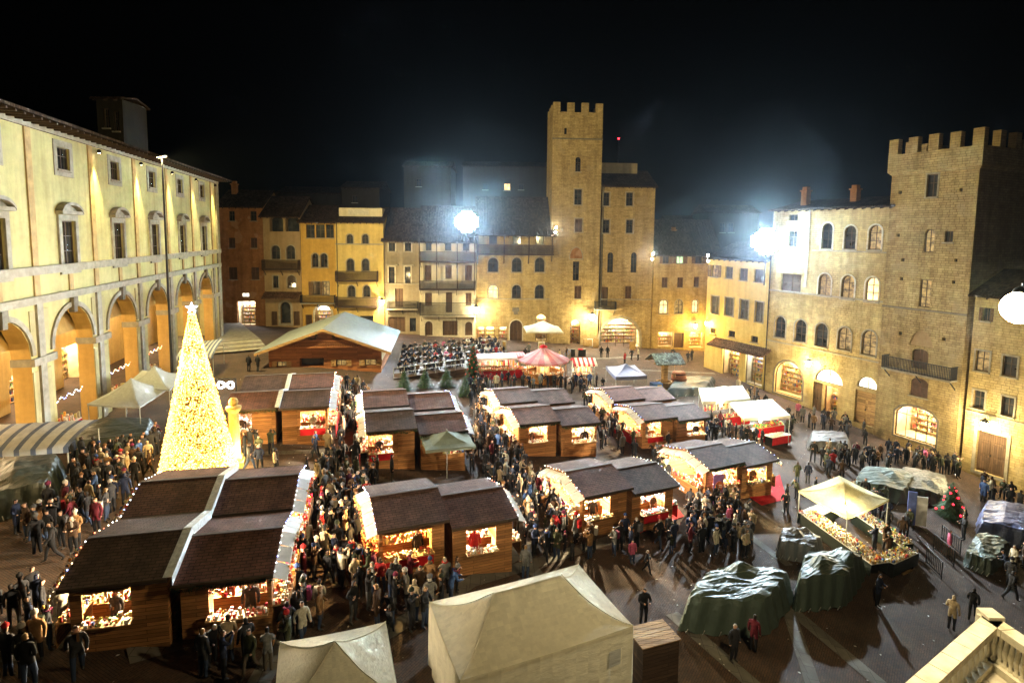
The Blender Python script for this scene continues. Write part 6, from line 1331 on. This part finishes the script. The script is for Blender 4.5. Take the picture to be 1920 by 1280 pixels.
def bicycle(px, py):
    c = gnd(px, py); root = thing('bicycle', 'bicycle parked before the tall tower shop', 'bicycle', c)
    for s in (-.5, .5):
        b = MB(); P = [c+V((s+.33*math.cos(k*math.pi/8), 0, .34+.33*math.sin(k*math.pi/8))) for k in range(17)]
        for q0, q1 in zip(P, P[1:]): b.tube(q0, q1, .02, .02, 5, caps=False)
        for k in range(0, 16, 2): b.tube(c+V((s, 0, .34)), P[k], .006, .006, 3, caps=False)
        b.build('wheel', M['iron'], root)
    b = MB(); bb, seat, head = V((-.02, 0, .3)), V((-.2, 0, .85)), V((.38, 0, .85))
    for p, q in ((bb, seat), (seat, head), (bb, head), (V((-.5, 0, .34)), bb), (V((-.5, 0, .34)), seat), (V((.5, 0, .34)), head)): b.tube(c+p, c+q, .02, .02, 5)
    b.build('frame', M['blue_paint'], root); b = MB(); b.bx(c.x-.22, c.y, c.z+.87, .26, .14, .06); b.build('saddle', M['iron'], root); b = MB(); b.tube(c+V((.36, -.25, 1.0)), c+V((.36, .25, 1.0)), .015, .015, 5); b.tube(c+head, c+V((.36, 0, 1.0)), .015, .015, 5); b.build('handlebar', M['iron'], root)
bicycle(1066, 668)
for x, col, lab in ((1074, 'iron', 'dark wheelie bin right of the bicycle'), (1088, 'cloth_red', 'red lidded bin among the bins by the bicycle'), (1094, 'iron', 'second dark wheelie bin, farthest from the bicycle')):
    c = gnd(x, 668); root = thing('wheelie_bin', lab, 'bin', c); b = MB(); b.bx(c.x, c.y, c.z+.08, .55, .55, .85); b.build('body', M['iron'], root); b = MB(); b.bx(c.x, c.y, c.z+.935, .6, .62, .08); b.build('lid', M[col], root)
# goods set out under the arcade
for i, (ub, lab) in enumerate(((-6, 'table heaped with bright goods under the nearest arch'), (3.4, 'table of toys and cloth under the second visible arch'), (11.4, 'table of wooden goods under the third visible arch'), (18.6, 'low table under the fourth visible arch'))):
    c = WL.p(ub, 1.8, -1.0); U = V((WL.u.x, WL.u.y, 0)); Nn = V((WL.n.x, WL.n.y, 0)); Z = V((0, 0, 1)); root = thing('goods_table', lab, 'table', c); b = MB(); b.box(c+Z*.8, U*1.9, Nn*.55, Z*.03); b.build('table_top', M['cloth_white'], root); b = MB(); b.box(c+Z*.4+Nn*.56, U*1.9, Nn*.01, Z*.38); b.build('cloth', M['cloth_red'], root); b = MB()
    ware_pile(b, lambda x, y: (c+U*(x-.5)*3.7+Nn*(y-.5)*1.0+Z*.84, U, Nn, Z), 22, 5, 3.7, 1.0, .5, WHITE_PAL+PAL); kind(b.build('table_wares', M['ware_colors'], root)); o = thing('light_garland', 'string of bulbs over the %s' % lab, 'light string', c+Z*3); b = MB(); catenary(b, c+Z*2.9-U*2.4+Nn*.5, c+Z*2.9+U*2.4+Nn*.5, 26, .032, BULB_BLUE if i < 2 else BULB, .22); kind(b.build('bulbs', M['bulb_colors'], o))
# ------------------------------------------------------------------ the balustraded terrace close by
def balustrade():
    Zt = 6.2; K, A, B_ = atz(1853, 1147, Zt), atz(1690, 1290, Zt), atz(2010, 1252, Zt); root = thing('balustrade_terrace', 'brightly lit white stone terrace with balusters in the lower right corner', 'terrace', (K.x, K.y, Zt-1.1)); Z = V((0, 0, 1)); plain('travertine', (.62, .57, .43), .75, .25, 0, .3, 2.5, .5)
    def run(p, q, nb):
        d = (q-p).normalized(); n = V((-d.y, d.x, 0)); L = (q-p).length; mid = (K+A+B_)/3; 
        if n.dot(V((mid.x-p.x, mid.y-p.y, 0))) < 0: n = -n
        k = int(L/.62)
        for i in range(k): b = MB(); b.box(p+d*(L*(i+.5)/k)+n*.16-Z*.09, d*(L/k/2-.008), n*.19, Z*.09); b.build('coping_stone', M['travertine'], root)
        b = MB(); b.box(p+d*L/2+n*.16-Z*1.06, d*L/2, n*.17, Z*.1); b.build('plinth', M['travertine'], root)
        proto = None
        for i in range(nb):
            c = p+d*(L*(i+.8)/nb)+n*.16-Z*.962
            if proto is None:
                b = MB(); b.lathe((0, 0, 0), [(.075, 0), (.075, .06), (.04, .1), (.075, .24), (.085, .34), (.045, .6), (.05, .66), (.075, .72), (.075, .78)], 10); proto = b.build('baluster', M['travertine'], root, True); ob = proto
            else: ob = proto.copy(); COL.objects.link(ob); ob.parent = root
            ob.location = c-base_of(root)
        return n
    n1 = run(K, A, 15); n2 = run(K, B_, 14)
    b = MB(); b.box(K+(n1+n2)*.14-Z*.52, V((.2, 0, 0)), V((0, .2, 0)), Z*.6); b.build('corner_pier', M['travertine'], root)
    d1, d2 = (A-K).normalized(), (B_-K).normalized(); e = K+n1*.34+n2*.34-Z*1.17; k = 0
    for i in range(7):
        for j in range(9): b = MB(); c = e+d1*(.3+.62*i)+d2*(.3+.62*j); b.box(c, d1*.3, d2*.3, Z*(.03+random.uniform(0, .008))); b.build('floor_tile', M['stone_light'], root)
    b = MB(); c = e+d1*3+d2*3.4-Z*.1; b.box(c, d1*4, d2*4, Z*.06); b.build('floor_bed', M['stone_dark'], root)
    b = MB(); c = K+d1*3.2+d2*3.2-Z*5.5+n1*.05+n2*.05; b.box(c, d1*3.3, d2*3.3, Z*4.3); b.build('wall', M['stone_dark'], root)
balustrade()
# wooden stage box with a plank top, lower middle
a, c, e = atz(1190, 1195, 1.1), atz(1230, 1150, 1.1), atz(1258, 1178, 1.1); ctr = (a+e)/2; ex = (e-a).normalized(); ey = V((-ex.y, ex.x, 0)); root = thing('plank_box', 'dark booth with a pale plank top right of the big white marquee', 'booth', (ctr.x, ctr.y, -.8))
b = MB(); b.box((ctr.x, ctr.y, 0), ex*.75, ey*.55, V((0, 0, 1.05))); b.build('body', M['wood_dark'], root)
for k in range(6): b = MB(); q = V((ctr.x, ctr.y, 1.075))+ey*(-.5+k*.2); b.box(q, ex*.8, ey*.092, V((0, 0, .02))); b.build('plank', M['wood_light'], root)
foot(ctr, ex, ey, .9, .7)
# ------------------------------------------------------------------ people
def person_mats():
    t = NT('coat_cloth'); oi = t.n('ShaderNodeObjectInfo'); nz = t.noise(t.n('ShaderNodeTexCoord').outputs['Object'], 7, 4); t.bump(nz, .5, .02); coat = t.done(t.mix(1.0, oi.outputs['Color'], t.ramp(nz, (.7, .7, .7), (1.2, 1.2, 1.2)), 'MULTIPLY'), .85, .2)
    t = NT('trouser_cloth'); oi = t.n('ShaderNodeObjectInfo'); r = t.n('ShaderNodeValToRGB', Fac=oi.outputs['Random']); cr = r.color_ramp; cr.interpolation = 'CONSTANT'
    cr.elements[0].color = (.012, .012, .014, 1); cr.elements[1].position = .45; cr.elements[1].color = (.03, .045, .085, 1)
    for p, c in ((.65, (.02, .02, .025)), (.8, (.07, .055, .04)), (.92, (.05, .05, .05))): e = cr.elements.new(p); e.color = (*c, 1)
    trou = t.done(r.outputs[0], .85, .15)
    t = NT('hair'); oi = t.n('ShaderNodeObjectInfo'); m = t.n('ShaderNodeMath', _operation='FRACT', i0=t.n('ShaderNodeMath', _operation='MULTIPLY', i0=oi.outputs['Random'], i1=7.31).outputs[0]); r = t.n('ShaderNodeValToRGB', Fac=m.outputs[0]); cr = r.color_ramp; cr.interpolation = 'CONSTANT'
    cr.elements[0].color = (.012, .008, .006, 1); cr.elements[1].position = .4; cr.elements[1].color = (.05, .025, .012, 1)
    for p, c in ((.62, (.17, .10, .04)), (.74, (.3, .28, .25)), (.84, (.02, .02, .025)), (.93, (.45, .42, .36))): e = cr.elements.new(p); e.color = (*c, 1)
    hair = t.done(r.outputs[0], .7, .3)
    return [coat, trou, plain('skin', (.50, .29, .20), .55, .35, 0, .12, 20), hair, plain('shoe_leather', (.02, .017, .015), .5, .4, 0, .2)]
PM = person_mats()
rp = random.Random(42)
HEADS = {}
def figure(name, J, coat_len=.62, hood=False, long_hair=False):
    """one continuous body grown over a jointed skeleton; J: overrides of joint positions (facing -Y, 1.72 m tall)"""
    S = dict(pel=(0, 0, .95), wst=(0, 0, 1.08), chest=(0, -.005, 1.28), neckb=(0, .01, 1.44), neck=(0, 0, 1.51), head=(0, -.015, 1.60), crown=(0, 0, 1.695),
             shl=(-.17, .01, 1.39), ell=(-.235, .03, 1.13), wrl=(-.24, -.04, .90), hal=(-.24, -.06, .82), shr=(.17, .01, 1.39), elr=(.235, .03, 1.13), wrr=(.24, -.04, .90), har=(.24, -.06, .82),
             hil=(-.09, 0, .90), knl=(-.10, -.01, .49), anl=(-.10, .03, .10), tol=(-.11, -.12, .04), hir=(.09, 0, .90), knr=(.10, -.01, .49), anr=(.10, .03, .10), tor=(.11, -.12, .04))
    S.update(J); R = dict(pel=(.165, .125), wst=(.155, .12), chest=(.18, .125), neckb=(.09, .075), neck=(.055, .055), head=(.088, .10), crown=(.06, .07), shl=(.075, .08), ell=(.056, .056), wrl=(.042, .042), hal=(.03, .045), hil=(.105, .105), knl=(.068, .07), anl=(.05, .055), tol=(.04, .035))
    for a in ('sh', 'el', 'wr', 'ha', 'hi', 'kn', 'an', 'to'): R[a+'r'] = R[a+'l']
    E = [('pel', 'wst'), ('wst', 'chest'), ('chest', 'neckb'), ('neckb', 'neck'), ('neck', 'head'), ('head', 'crown')]
    for s in 'lr': E += [('chest', 'sh'+s), ('sh'+s, 'el'+s), ('el'+s, 'wr'+s), ('wr'+s, 'ha'+s), ('pel', 'hi'+s), ('hi'+s, 'kn'+s), ('kn'+s, 'an'+s), ('an'+s, 'to'+s)]
    K = list(S); me = bpy.data.meshes.new(name+'_skeleton'); me.from_pydata([S[k] for k in K], [(K.index(a), K.index(c)) for a, c in E], []); ob = bpy.data.objects.new(name+'_skeleton', me); COL.objects.link(ob)
    md = ob.modifiers.new('skin', 'SKIN'); md.use_smooth_shade = True; md.branch_smoothing = .4
    for i, k in enumerate(K): me.skin_vertices[0].data[i].radius = R[k]; me.skin_vertices[0].data[i].use_root = (k == 'pel')
    sd = ob.modifiers.new('sub', 'SUBSURF'); sd.levels = 1; sd.render_levels = 1
    dg = bpy.context.evaluated_depsgraph_get(); out = bpy.data.meshes.new_from_object(ob.evaluated_get(dg)); bpy.data.objects.remove(ob)
    out.materials.clear()
    for m in PM: out.materials.append(m)
    hd, cr = V(S['head']), V(S['crown']); segs = [(V(S[a]), V(S[c]), a, c) for a, c in E]
    hip = V(S['pel'])
    for v in out.vertices:                                  # a coat skirt over the thighs, a nose, a hood
        p = v.co
        if p.y < hd.y-.07 and abs(p.x-hd.x) < .03 and abs(p.z-hd.z) < .03: v.co.y -= .022
    def near(p):
        best = None
        for a, c, na, nc in segs:
            d = c-a; t = max(0, min(1, (p-a).dot(d)/d.length_squared)); q = (p-a-d*t).length
            if best is None or q < best[0]: best = (q, na, nc, t)
        return best
    for f in out.polygons:
        p = f.center; q, a, c, t = near(p); n = f.normal; m = 0
        if a in ('neck', 'head') or c == 'head':
            top = p.z > hd.z+.035; backs = p.y > hd.y+.01; m = 3 if (top or backs or (long_hair and abs(p.x-hd.x) > .06)) else 2
            if hood and m == 3: m = 0
            if p.z < V(S['neck']).z-.02: m = 3 if long_hair and backs else 0
        elif a.startswith('wr') or c.startswith('ha'): m = 2 if t > .3 else 0
        elif a.startswith('hi') or (a == 'pel' and c.startswith('hi')): m = 0 if (a == 'pel' or t*.41 < coat_len-.5) else 1
        elif a.startswith('kn'): m = 1
        elif a.startswith('an'): m = 4
        f.material_index = m; f.use_smooth = True
    uv = out.uv_layers.new(name='UVMap') if not out.uv_layers else out.uv_layers[0]
    out.name = name; HEADS[out.name] = (V(S['head']), V(S['crown']), V(S['neck']), V(S['chest'])); return out
def fwd(s, e, w, h=None):
    return {'el'+s: e, 'wr'+s: w, 'ha'+s: h or (w[0]*.9, w[1]-.07, w[2]+.02)}
WALK = dict(knl=(-.10, -.16, .52), anl=(-.10, -.22, .11), tol=(-.11, -.37, .06), knr=(.10, .08, .50), anr=(.10, .33, .16), tor=(.10, .24, .05), **fwd('l', (-.235, .13, 1.14), (-.22, .10, .92)), **fwd('r', (.235, -.04, 1.12), (.22, -.20, .96)))
SITL = dict(knl=(-.12, -.42, .93), anl=(-.12, -.40, .50), tol=(-.12, -.53, .44), knr=(.12, -.42, .93), anr=(.12, -.36, .50), tor=(.12, -.49, .44), **fwd('l', (-.25, -.1, 1.16), (-.14, -.34, 1.18)), **fwd('r', (.25, -.1, 1.16), (.14, -.34, 1.18)))
def wear_meshes():
    t = NT('knit_wool'); oi = t.n('ShaderNodeObjectInfo'); W_ = t.done(oi.outputs['Color'], .95, .1); out = {}
    b = MB(); b.lathe((0, 0, 0), [(.098, -.045), (.106, -.02), (.104, .02), (.085, .065), (.045, .092), (.01, .1)], 10); b.ball((0, 0, .115), .028, 4); out['knit_hat'] = b
    b = MB(); R = []
    for k in range(5):
        a = k*2*math.pi/5; R.append((.088+.03*math.cos(a), .028*math.sin(a)))
    b.lathe((0, 0, 0), R+[R[0]], 10); b.box((.045, -.13, -.12), (.03, 0, 0), (0, .012, .01), (0, -.02, .12)); out['scarf'] = b
    b = MB(); b.box((0, .19, -.06), (.13, 0, 0), (0, .065, 0), (0, 0, .19)); b.box((0, .262, -.11), (.1, 0, 0), (0, .02, 0), (0, 0, .1)); out['backpack'] = b
    res = {}
    for k, m in out.items(): o = m.build(k, W_, None); res[k] = o.data; bpy.data.objects.remove(o)
    return res
WEAR = wear_meshes(); WCOL = [(.3, .02, .02), (.02, .02, .025), (.02, .02, .02), (.35, .32, .28), (.10, .10, .11), (.03, .05, .13), (.14, .07, .03), (.42, .38, .32), (.12, .02, .05), (.05, .05, .05), (.025, .03, .02)]
def dress(o):
    hd, cr, nk, ch = HEADS[o.data.name]
    for k, pr, at in (('knit_hat', .34, cr), ('scarf', .3, nk-V((0, 0, .015))), ('backpack', .13, ch)):
        if rp.random() < pr:
            c = bpy.data.objects.new(k, WEAR[k]); COL.objects.link(c); c.parent = o; c.location = at; c.color = (*rp.choice(WCOL), 1)
FIG = {
 'stand': figure('person_body', {}, .75),
 'walk': figure('person_body', WALK, .66),
 'hold': figure('person_body', {**fwd('l', (-.23, -.08, 1.15), (-.10, -.27, 1.16)), **fwd('r', (.23, -.08, 1.15), (.10, -.27, 1.16)), 'head': (0, -.05, 1.585), 'crown': (0, -.04, 1.685)}, .62),
 'photo': figure('person_body', {**fwd('l', (-.24, -.16, 1.30), (-.06, -.28, 1.50)), **fwd('r', (.24, -.16, 1.30), (.06, -.28, 1.50))}, .6),
 'longcoat': figure('person_body', {'knl': (-.07, 0, .49), 'knr': (.07, 0, .49), **fwd('l', (-.23, .02, 1.14), (-.16, -.14, 1.0))}, .95, False, True),
 'hood': figure('person_body', {'tol': (-.13, -.11, .04), **fwd('r', (.24, .0, 1.13), (.16, -.18, 1.02))}, .7, True),
 'lean': figure('person_body', {'chest': (.0, -.12, 1.25), 'neckb': (0, -.18, 1.39), 'neck': (0, -.21, 1.45), 'head': (0, -.25, 1.52), 'crown': (0, -.27, 1.61), 'wst': (0, -.04, 1.08), 'shl': (-.17, -.14, 1.35), 'shr': (.17, -.14, 1.35), **fwd('l', (-.23, -.22, 1.10), (-.15, -.42, 1.06)), **fwd('r', (.23, -.22, 1.10), (.15, -.42, 1.06))}, .6, False, True),
 'turn': figure('person_body', {'head': (.03, -.01, 1.60), 'hil': (-.11, 0, .90), 'knl': (-.15, -.03, .49), 'anl': (-.17, .02, .10), 'tol': (-.21, -.12, .04), **fwd('l', (-.26, .08, 1.16), (-.14, -.08, 1.02))}, .55, False, True),
 'sit': figure('person_body', SITL, .55)}
SINGLES = 20
COATS = [('black', (.012, .012, .014), 34), ('charcoal', (.03, .03, .034), 18), ('navy', (.018, .024, .05), 13), ('dark brown', (.05, .028, .016), 10), ('olive', (.045, .05, .025), 5), ('grey', (.13, .13, .125), 6), ('beige', (.38, .30, .19), 5), ('cream', (.5, .45, .34), 3), ('red', (.30, .018, .02), 2), ('burgundy', (.10, .012, .02), 3), ('tan', (.22, .12, .05), 4), ('blue', (.05, .10, .26), 2), ('pink', (.55, .12, .22), 1)]
CW = [c for c in COATS for k in range(c[2])]
ORD1 = ['', 'first', 'second', 'third', 'fourth', 'fifth', 'sixth', 'seventh', 'eighth', 'ninth', 'tenth', 'eleventh', 'twelfth', 'thirteenth', 'fourteenth', 'fifteenth', 'sixteenth', 'seventeenth', 'eighteenth', 'nineteenth', 'twentieth']
TENS = {2: 'twenty', 3: 'thirty', 4: 'forty', 5: 'fifty', 6: 'sixty'}
def ordinal(n): return ORD1[n] if n <= 20 else ('thirtieth' if n == 30 else 'fortieth' if n == 40 else 'fiftieth' if n == 50 else 'sixtieth' if n == 60 else TENS[n//10]+'-'+ORD1[n % 10])
PEOPLE = []
def blocked(x, y, pad=.15):
    p = V((x, y))
    for c, ex, ey, hx, hy in FOOT:
        d = p-c
        if abs(d.dot(ex)) < hx+pad and abs(d.dot(ey)) < hy+pad: return True
    return False
def scale_to(s): return s
def put(px, py, facing, pose, coat=None, height=None, z=None, xy=None, child=False):
    g = V((xy[0], xy[1], G(xy[0], xy[1]) if z is None else z)) if xy else gnd(px, py)
    o = bpy.data.objects.new('person', FIG[pose]); COL.objects.link(o); o.location = g
    h = (height or rp.gauss(1.70, .075))/1.74; h = max(.55, min(1.1, h)); wd = h*rp.uniform(.98, 1.14); o.scale = (wd, wd, h)
    o.rotation_euler = (0, 0, facing); c = coat or rp.choice(CW); o.color = (*c[1], 1); o['coat'] = c[0]
    if height is None and rp.random() < .06 and pose != 'sit': o.scale = tuple(x*.66 for x in o.scale)
    PEOPLE.append((o, g)); return o
def to_px(p):
    v = CAM_R.transposed() @ (p-V((0, 0, CZ))); return CX+F*v.x/-v.z, CY-F*v.y/-v.z
POSES = ['stand', 'stand', 'walk', 'hold', 'hold', 'photo', 'longcoat', 'longcoat', 'hood', 'hood', 'lean', 'turn', 'turn', 'walk']
GROUPS = []
def crowd(zone, poly, n, face=None, mind=.48, poses=POSES):
    """people spread over a patch of ground given by the pixels of its corners; zone: words that finish the label"""
    Q = [gnd(*p) for p in poly]; start = len(PEOPLE); tries = 0; mine = []
    xs, ys = [q.x for q in Q], [q.y for q in Q]
    def inside(x, y):
        k = False; j = len(Q)-1
        for i in range(len(Q)):
            if (Q[i].y > y) != (Q[j].y > y) and x < (Q[j].x-Q[i].x)*(y-Q[i].y)/(Q[j].y-Q[i].y)+Q[i].x: k = not k
            j = i
        return k
    while len(mine) < n and tries < 6000:
        tries += 1; x, y = rp.uniform(min(xs), max(xs)), rp.uniform(min(ys), max(ys))
        if not inside(x, y) or blocked(x, y) or any((x-a)**2+(y-c)**2 < mind**2 for a, c in [(g.x, g.y) for _, g in PEOPLE]): continue
        f = rp.uniform(0, 6.283) if face is None or rp.random() < .3 else face+rp.gauss(0, .5)
        mine.append(put(0, 0, f, rp.choice(poses), xy=(x, y)))
    GROUPS.append((zone, mine))
def finish_people(limit=292):
    """the people that show largest stay individuals; the farthest of the throng become one mass"""
    pool = [o for z_, m in GROUPS for o in m]; pool.sort(key=lambda o: V(o.location).y); far = set(pool[limit-20-len(SELLERS):]); TC = {1: (.02, .022, .03), 2: (.5, .29, .2), 3: (.04, .025, .015), 4: (.02, .017, .015)}
    b = MB()
    for o in far:
        mw = Matrix.LocRotScale(o.location, o.rotation_euler, o.scale); me = o.data; base = len(b.v); cc = tuple(o.color)[:3]
        b.v += [tuple(mw @ v.co) for v in me.vertices]
        for f in me.polygons: b.f.append(tuple(base+i for i in f.vertices)); b.m.append(0); b.sm.append(True); b.c.append(cc if f.material_index == 0 else TC[f.material_index])
    if far:
        m = b.build('distant_crowd', colored('crowd_colors', .8)); kind(m); m['label'] = 'mass of people in dark coats at the far end of the market'
    for zone, mine in GROUPS:
        mine = [o for o in mine if o not in far]; mine.sort(key=lambda o: to_px(V(o.location))[0])
        for i, o in enumerate(mine): tag(o, 'person in %s coat, %s from left %s' % (o['coat'].replace('dark brown', 'brown'), ordinal(i+1), zone), 'person', 'people '+zone); del o['coat']; dress(o)
    for o in far: bpy.data.objects.remove(o)
crowd('in the aisle between the nearest huts', [(590, 930), (690, 930), (705, 1060), (690, 1110), (520, 1110)], 56, None, .42)
crowd('in front of the bauble hut', [(390, 1140), (540, 1110), (610, 1170), (520, 1260), (380, 1290)], 30)
crowd('at the lower left corner', [(-20, 1120), (110, 1130), (160, 1290), (-20, 1300)], 16)
crowd('before the huts with red cloth', [(690, 1080), (870, 1050), (960, 1060), (880, 1090), (800, 1190), (650, 1190)], 24)
crowd('in the aisle behind the yellow column', [(640, 735), (690, 735), (690, 830), (690, 900), (570, 900), (600, 800)], 44, None, .42)
crowd('in the open space left of the green parasol', [(570, 900), (700, 900), (740, 905), (700, 930), (590, 935)], 12)
crowd('in the aisle right of the green parasol', [(885, 770), (960, 790), (990, 850), (1000, 930), (950, 950), (880, 880)], 52, None, .42)
crowd('behind the middle huts near the fir', [(880, 725), (925, 735), (955, 790), (880, 770)], 22, None, .42)
crowd('gathered round the round bar', [(890, 722), (1130, 724), (1130, 738), (890, 735)], 30)
crowd('between the middle block and the next huts', [(1085, 745), (1130, 745), (1215, 830), (1200, 870), (1130, 850)], 34, None, .42)
crowd('before the blazing white counter', [(985, 950), (1060, 930), (1110, 1000), (1120, 1050), (980, 1060)], 32)
crowd('beside the red dressed hut', [(1215, 850), (1260, 870), (1330, 920), (1310, 930), (1230, 900)], 11)
crowd('in front of the poster stand', [(1290, 960), (1370, 940), (1420, 1000), (1400, 1050), (1290, 1040)], 54)
crowd('in the dark space left of the Christmas tree', [(10, 1000), (110, 880), (290, 830), (290, 900), (190, 1000), (90, 1080)], 66)
crowd('beside the yellow column', [(455, 845), (520, 850), (540, 890), (470, 895)], 9)
crowd('round the white canopy stalls', [(1330, 800), (1440, 830), (1490, 800), (1470, 830), (1400, 840), (1340, 815)], 26)
crowd('along the arched palace shops', [(1380, 735), (1500, 770), (1650, 830), (1600, 845), (1480, 790), (1390, 755)], 28)
crowd('by the lit arch of the battlemented tower', [(1660, 850), (1790, 880), (1800, 900), (1670, 872)], 28)
crowd('near the garage arch', [(1840, 915), (1925, 960), (1925, 985), (1840, 950)], 12)
crowd('around the antique tables', [(1440, 985), (1500, 960), (1560, 1040), (1700, 1090), (1720, 1010), (1640, 930), (1480, 935)], 28)
crowd('strolling on the far pavement', [(900, 665), (1330, 670), (1330, 690), (900, 680)], 16, None, 1.0, ['stand', 'walk', 'turn', 'longcoat'])
crowd('on the dark ground between tarpaulins and tower', [(1500, 850), (1640, 860), (1760, 930), (1700, 940), (1560, 900)], 28)
crowd('near the right edge by the sheeted stalls', [(1790, 985), (1830, 1060), (1900, 1110), (1920, 1060)], 6)
crowd('in the gap before the middle huts', [(930, 900), (1000, 900), (1040, 960), (985, 1060), (950, 990)], 16)
crowd('between the poster hut and the white canopies', [(1225, 815), (1330, 805), (1345, 830), (1250, 850)], 14)
crowd('below the striped awning', [(110, 880), (290, 815), (300, 850), (200, 920)], 18)
crowd('before the silver bauble hut', [(1120, 990), (1290, 985), (1300, 1050), (1140, 1050)], 10)
# a few people one can point to
def single(label, px, py, facing, pose, coat, h=None):
    o = put(px, py, facing, pose, (coat, dict((c[0], c[1]) for c in COATS)[coat]), h); tag(o, label, 'person'); del o['coat']; return o
single('child in pink coat standing alone before the huts', 1185, 1056, .3, 'stand', 'pink', 1.3); single('small child in black walking over the long shadows', 1213, 1075, 1.2, 'walk', 'black', 1.25)
single('person in dark coat holding a hat, right of the green tarpaulins', 1645, 1138, .6, 'hold', 'navy'); single('person in light quilted coat by the dark lower right corner', 1783, 1182, 2.2, 'hood', 'beige', 1.85)
single('person in black behind the one in a light quilted coat', 1822, 1160, 2.4, 'walk', 'black'); single('person in pink jacket beside the barriers', 1778, 1042, 1.0, 'stand', 'pink')
single('person standing on the paving beside the plank booth', 1206, 1172, .2, 'hold', 'black', 1.75); single('person in dark coat standing alone before the middle hut', 735, 905, 1.8, 'stand', 'black', 1.78)
single('left one of two people in black before the huge lit shop', 1127, 671, 3.0, 'stand', 'black'); single('right one of two people in black before the huge lit shop', 1139, 671, 2.6, 'stand', 'black')
single('left one of two dark figures left of the chalet', 467, 697, 3.0, 'stand', 'black'); single('right one of two dark figures left of the chalet', 484, 697, 2.8, 'longcoat', 'black')
single('person in black walking at the far lower right', 1895, 1125, 1.5, 'walk', 'black'); single('person near the green tarpaulin in the dark', 1375, 1240, .4, 'stand', 'charcoal'); single('person in burgundy in the dark before the green tarpaulin', 1412, 1222, 2.4, 'stand', 'burgundy')
single('left one of two people in black leaning at the marquee wall', 1085, 1290, .2, 'stand', 'black'); single('right one of two people in black leaning at the marquee wall', 1122, 1285, .4, 'stand', 'black')
single('person in dark coat at the corner of the big marquee', 985, 1085, 3.0, 'stand', 'grey'); single('left one of the couple before the toy hut', 1494, 905, 2.9, 'longcoat', 'olive'); single('right one of the couple before the toy hut', 1514, 907, 2.9, 'stand', 'navy')
for k, (p, rot, lab) in enumerate(SELLERS):
    o = put(0, 0, rot+rp.uniform(-.4, .4), rp.choice(['stand', 'hold', 'turn']), xy=(p.x, p.y), z=p.z); tag(o, 'seller in '+lab.replace('wooden market ', ''), 'person', 'sellers in the huts'); del o['coat']
sit = []
for i, (p, rot) in enumerate(picnic):                           # guests on the benches of the picnic deck
    for s in (-1, 1):
        for u in (-.62, .05, .7):
            if rp.random() < .92:
                q = p+V((math.cos(rot), math.sin(rot), 0))*(u+rp.uniform(-.12, .12))+V((-math.sin(rot), math.cos(rot), 0))*(s*.66)
                sit.append(put(0, 0, rot+(0 if s > 0 else math.pi), 'sit', xy=(q.x, q.y), z=p.z-.42))
GROUPS.append(('at the picnic tables', sit))
finish_people()
# ------------------------------------------------------------------ scattering air added for the halos round the lamps
hz = MB(); hz.box((0, 150, 18), (165, 0, 0), (0, 170, 0), (0, 0, 27)); ho = hz.build('haze', None); ho['kind'] = 'stuff'; ho['label'] = 'thin scattering air added to give the lamps their halos'
hm = bpy.data.materials.new('halo_scatter'); hm.use_nodes = True; ht = hm.node_tree; ht.nodes.clear(); mo = ht.nodes.new('ShaderNodeOutputMaterial'); pv = ht.nodes.new('ShaderNodeVolumePrincipled')
pv.inputs['Density'].default_value = .0001; pv.inputs['Color'].default_value = (.72, .87, 1, 1); pv.inputs['Anisotropy'].default_value = .91; ht.links.new(pv.outputs[0], mo.inputs['Volume']); ho.data.materials.clear(); ho.data.materials.append(hm)
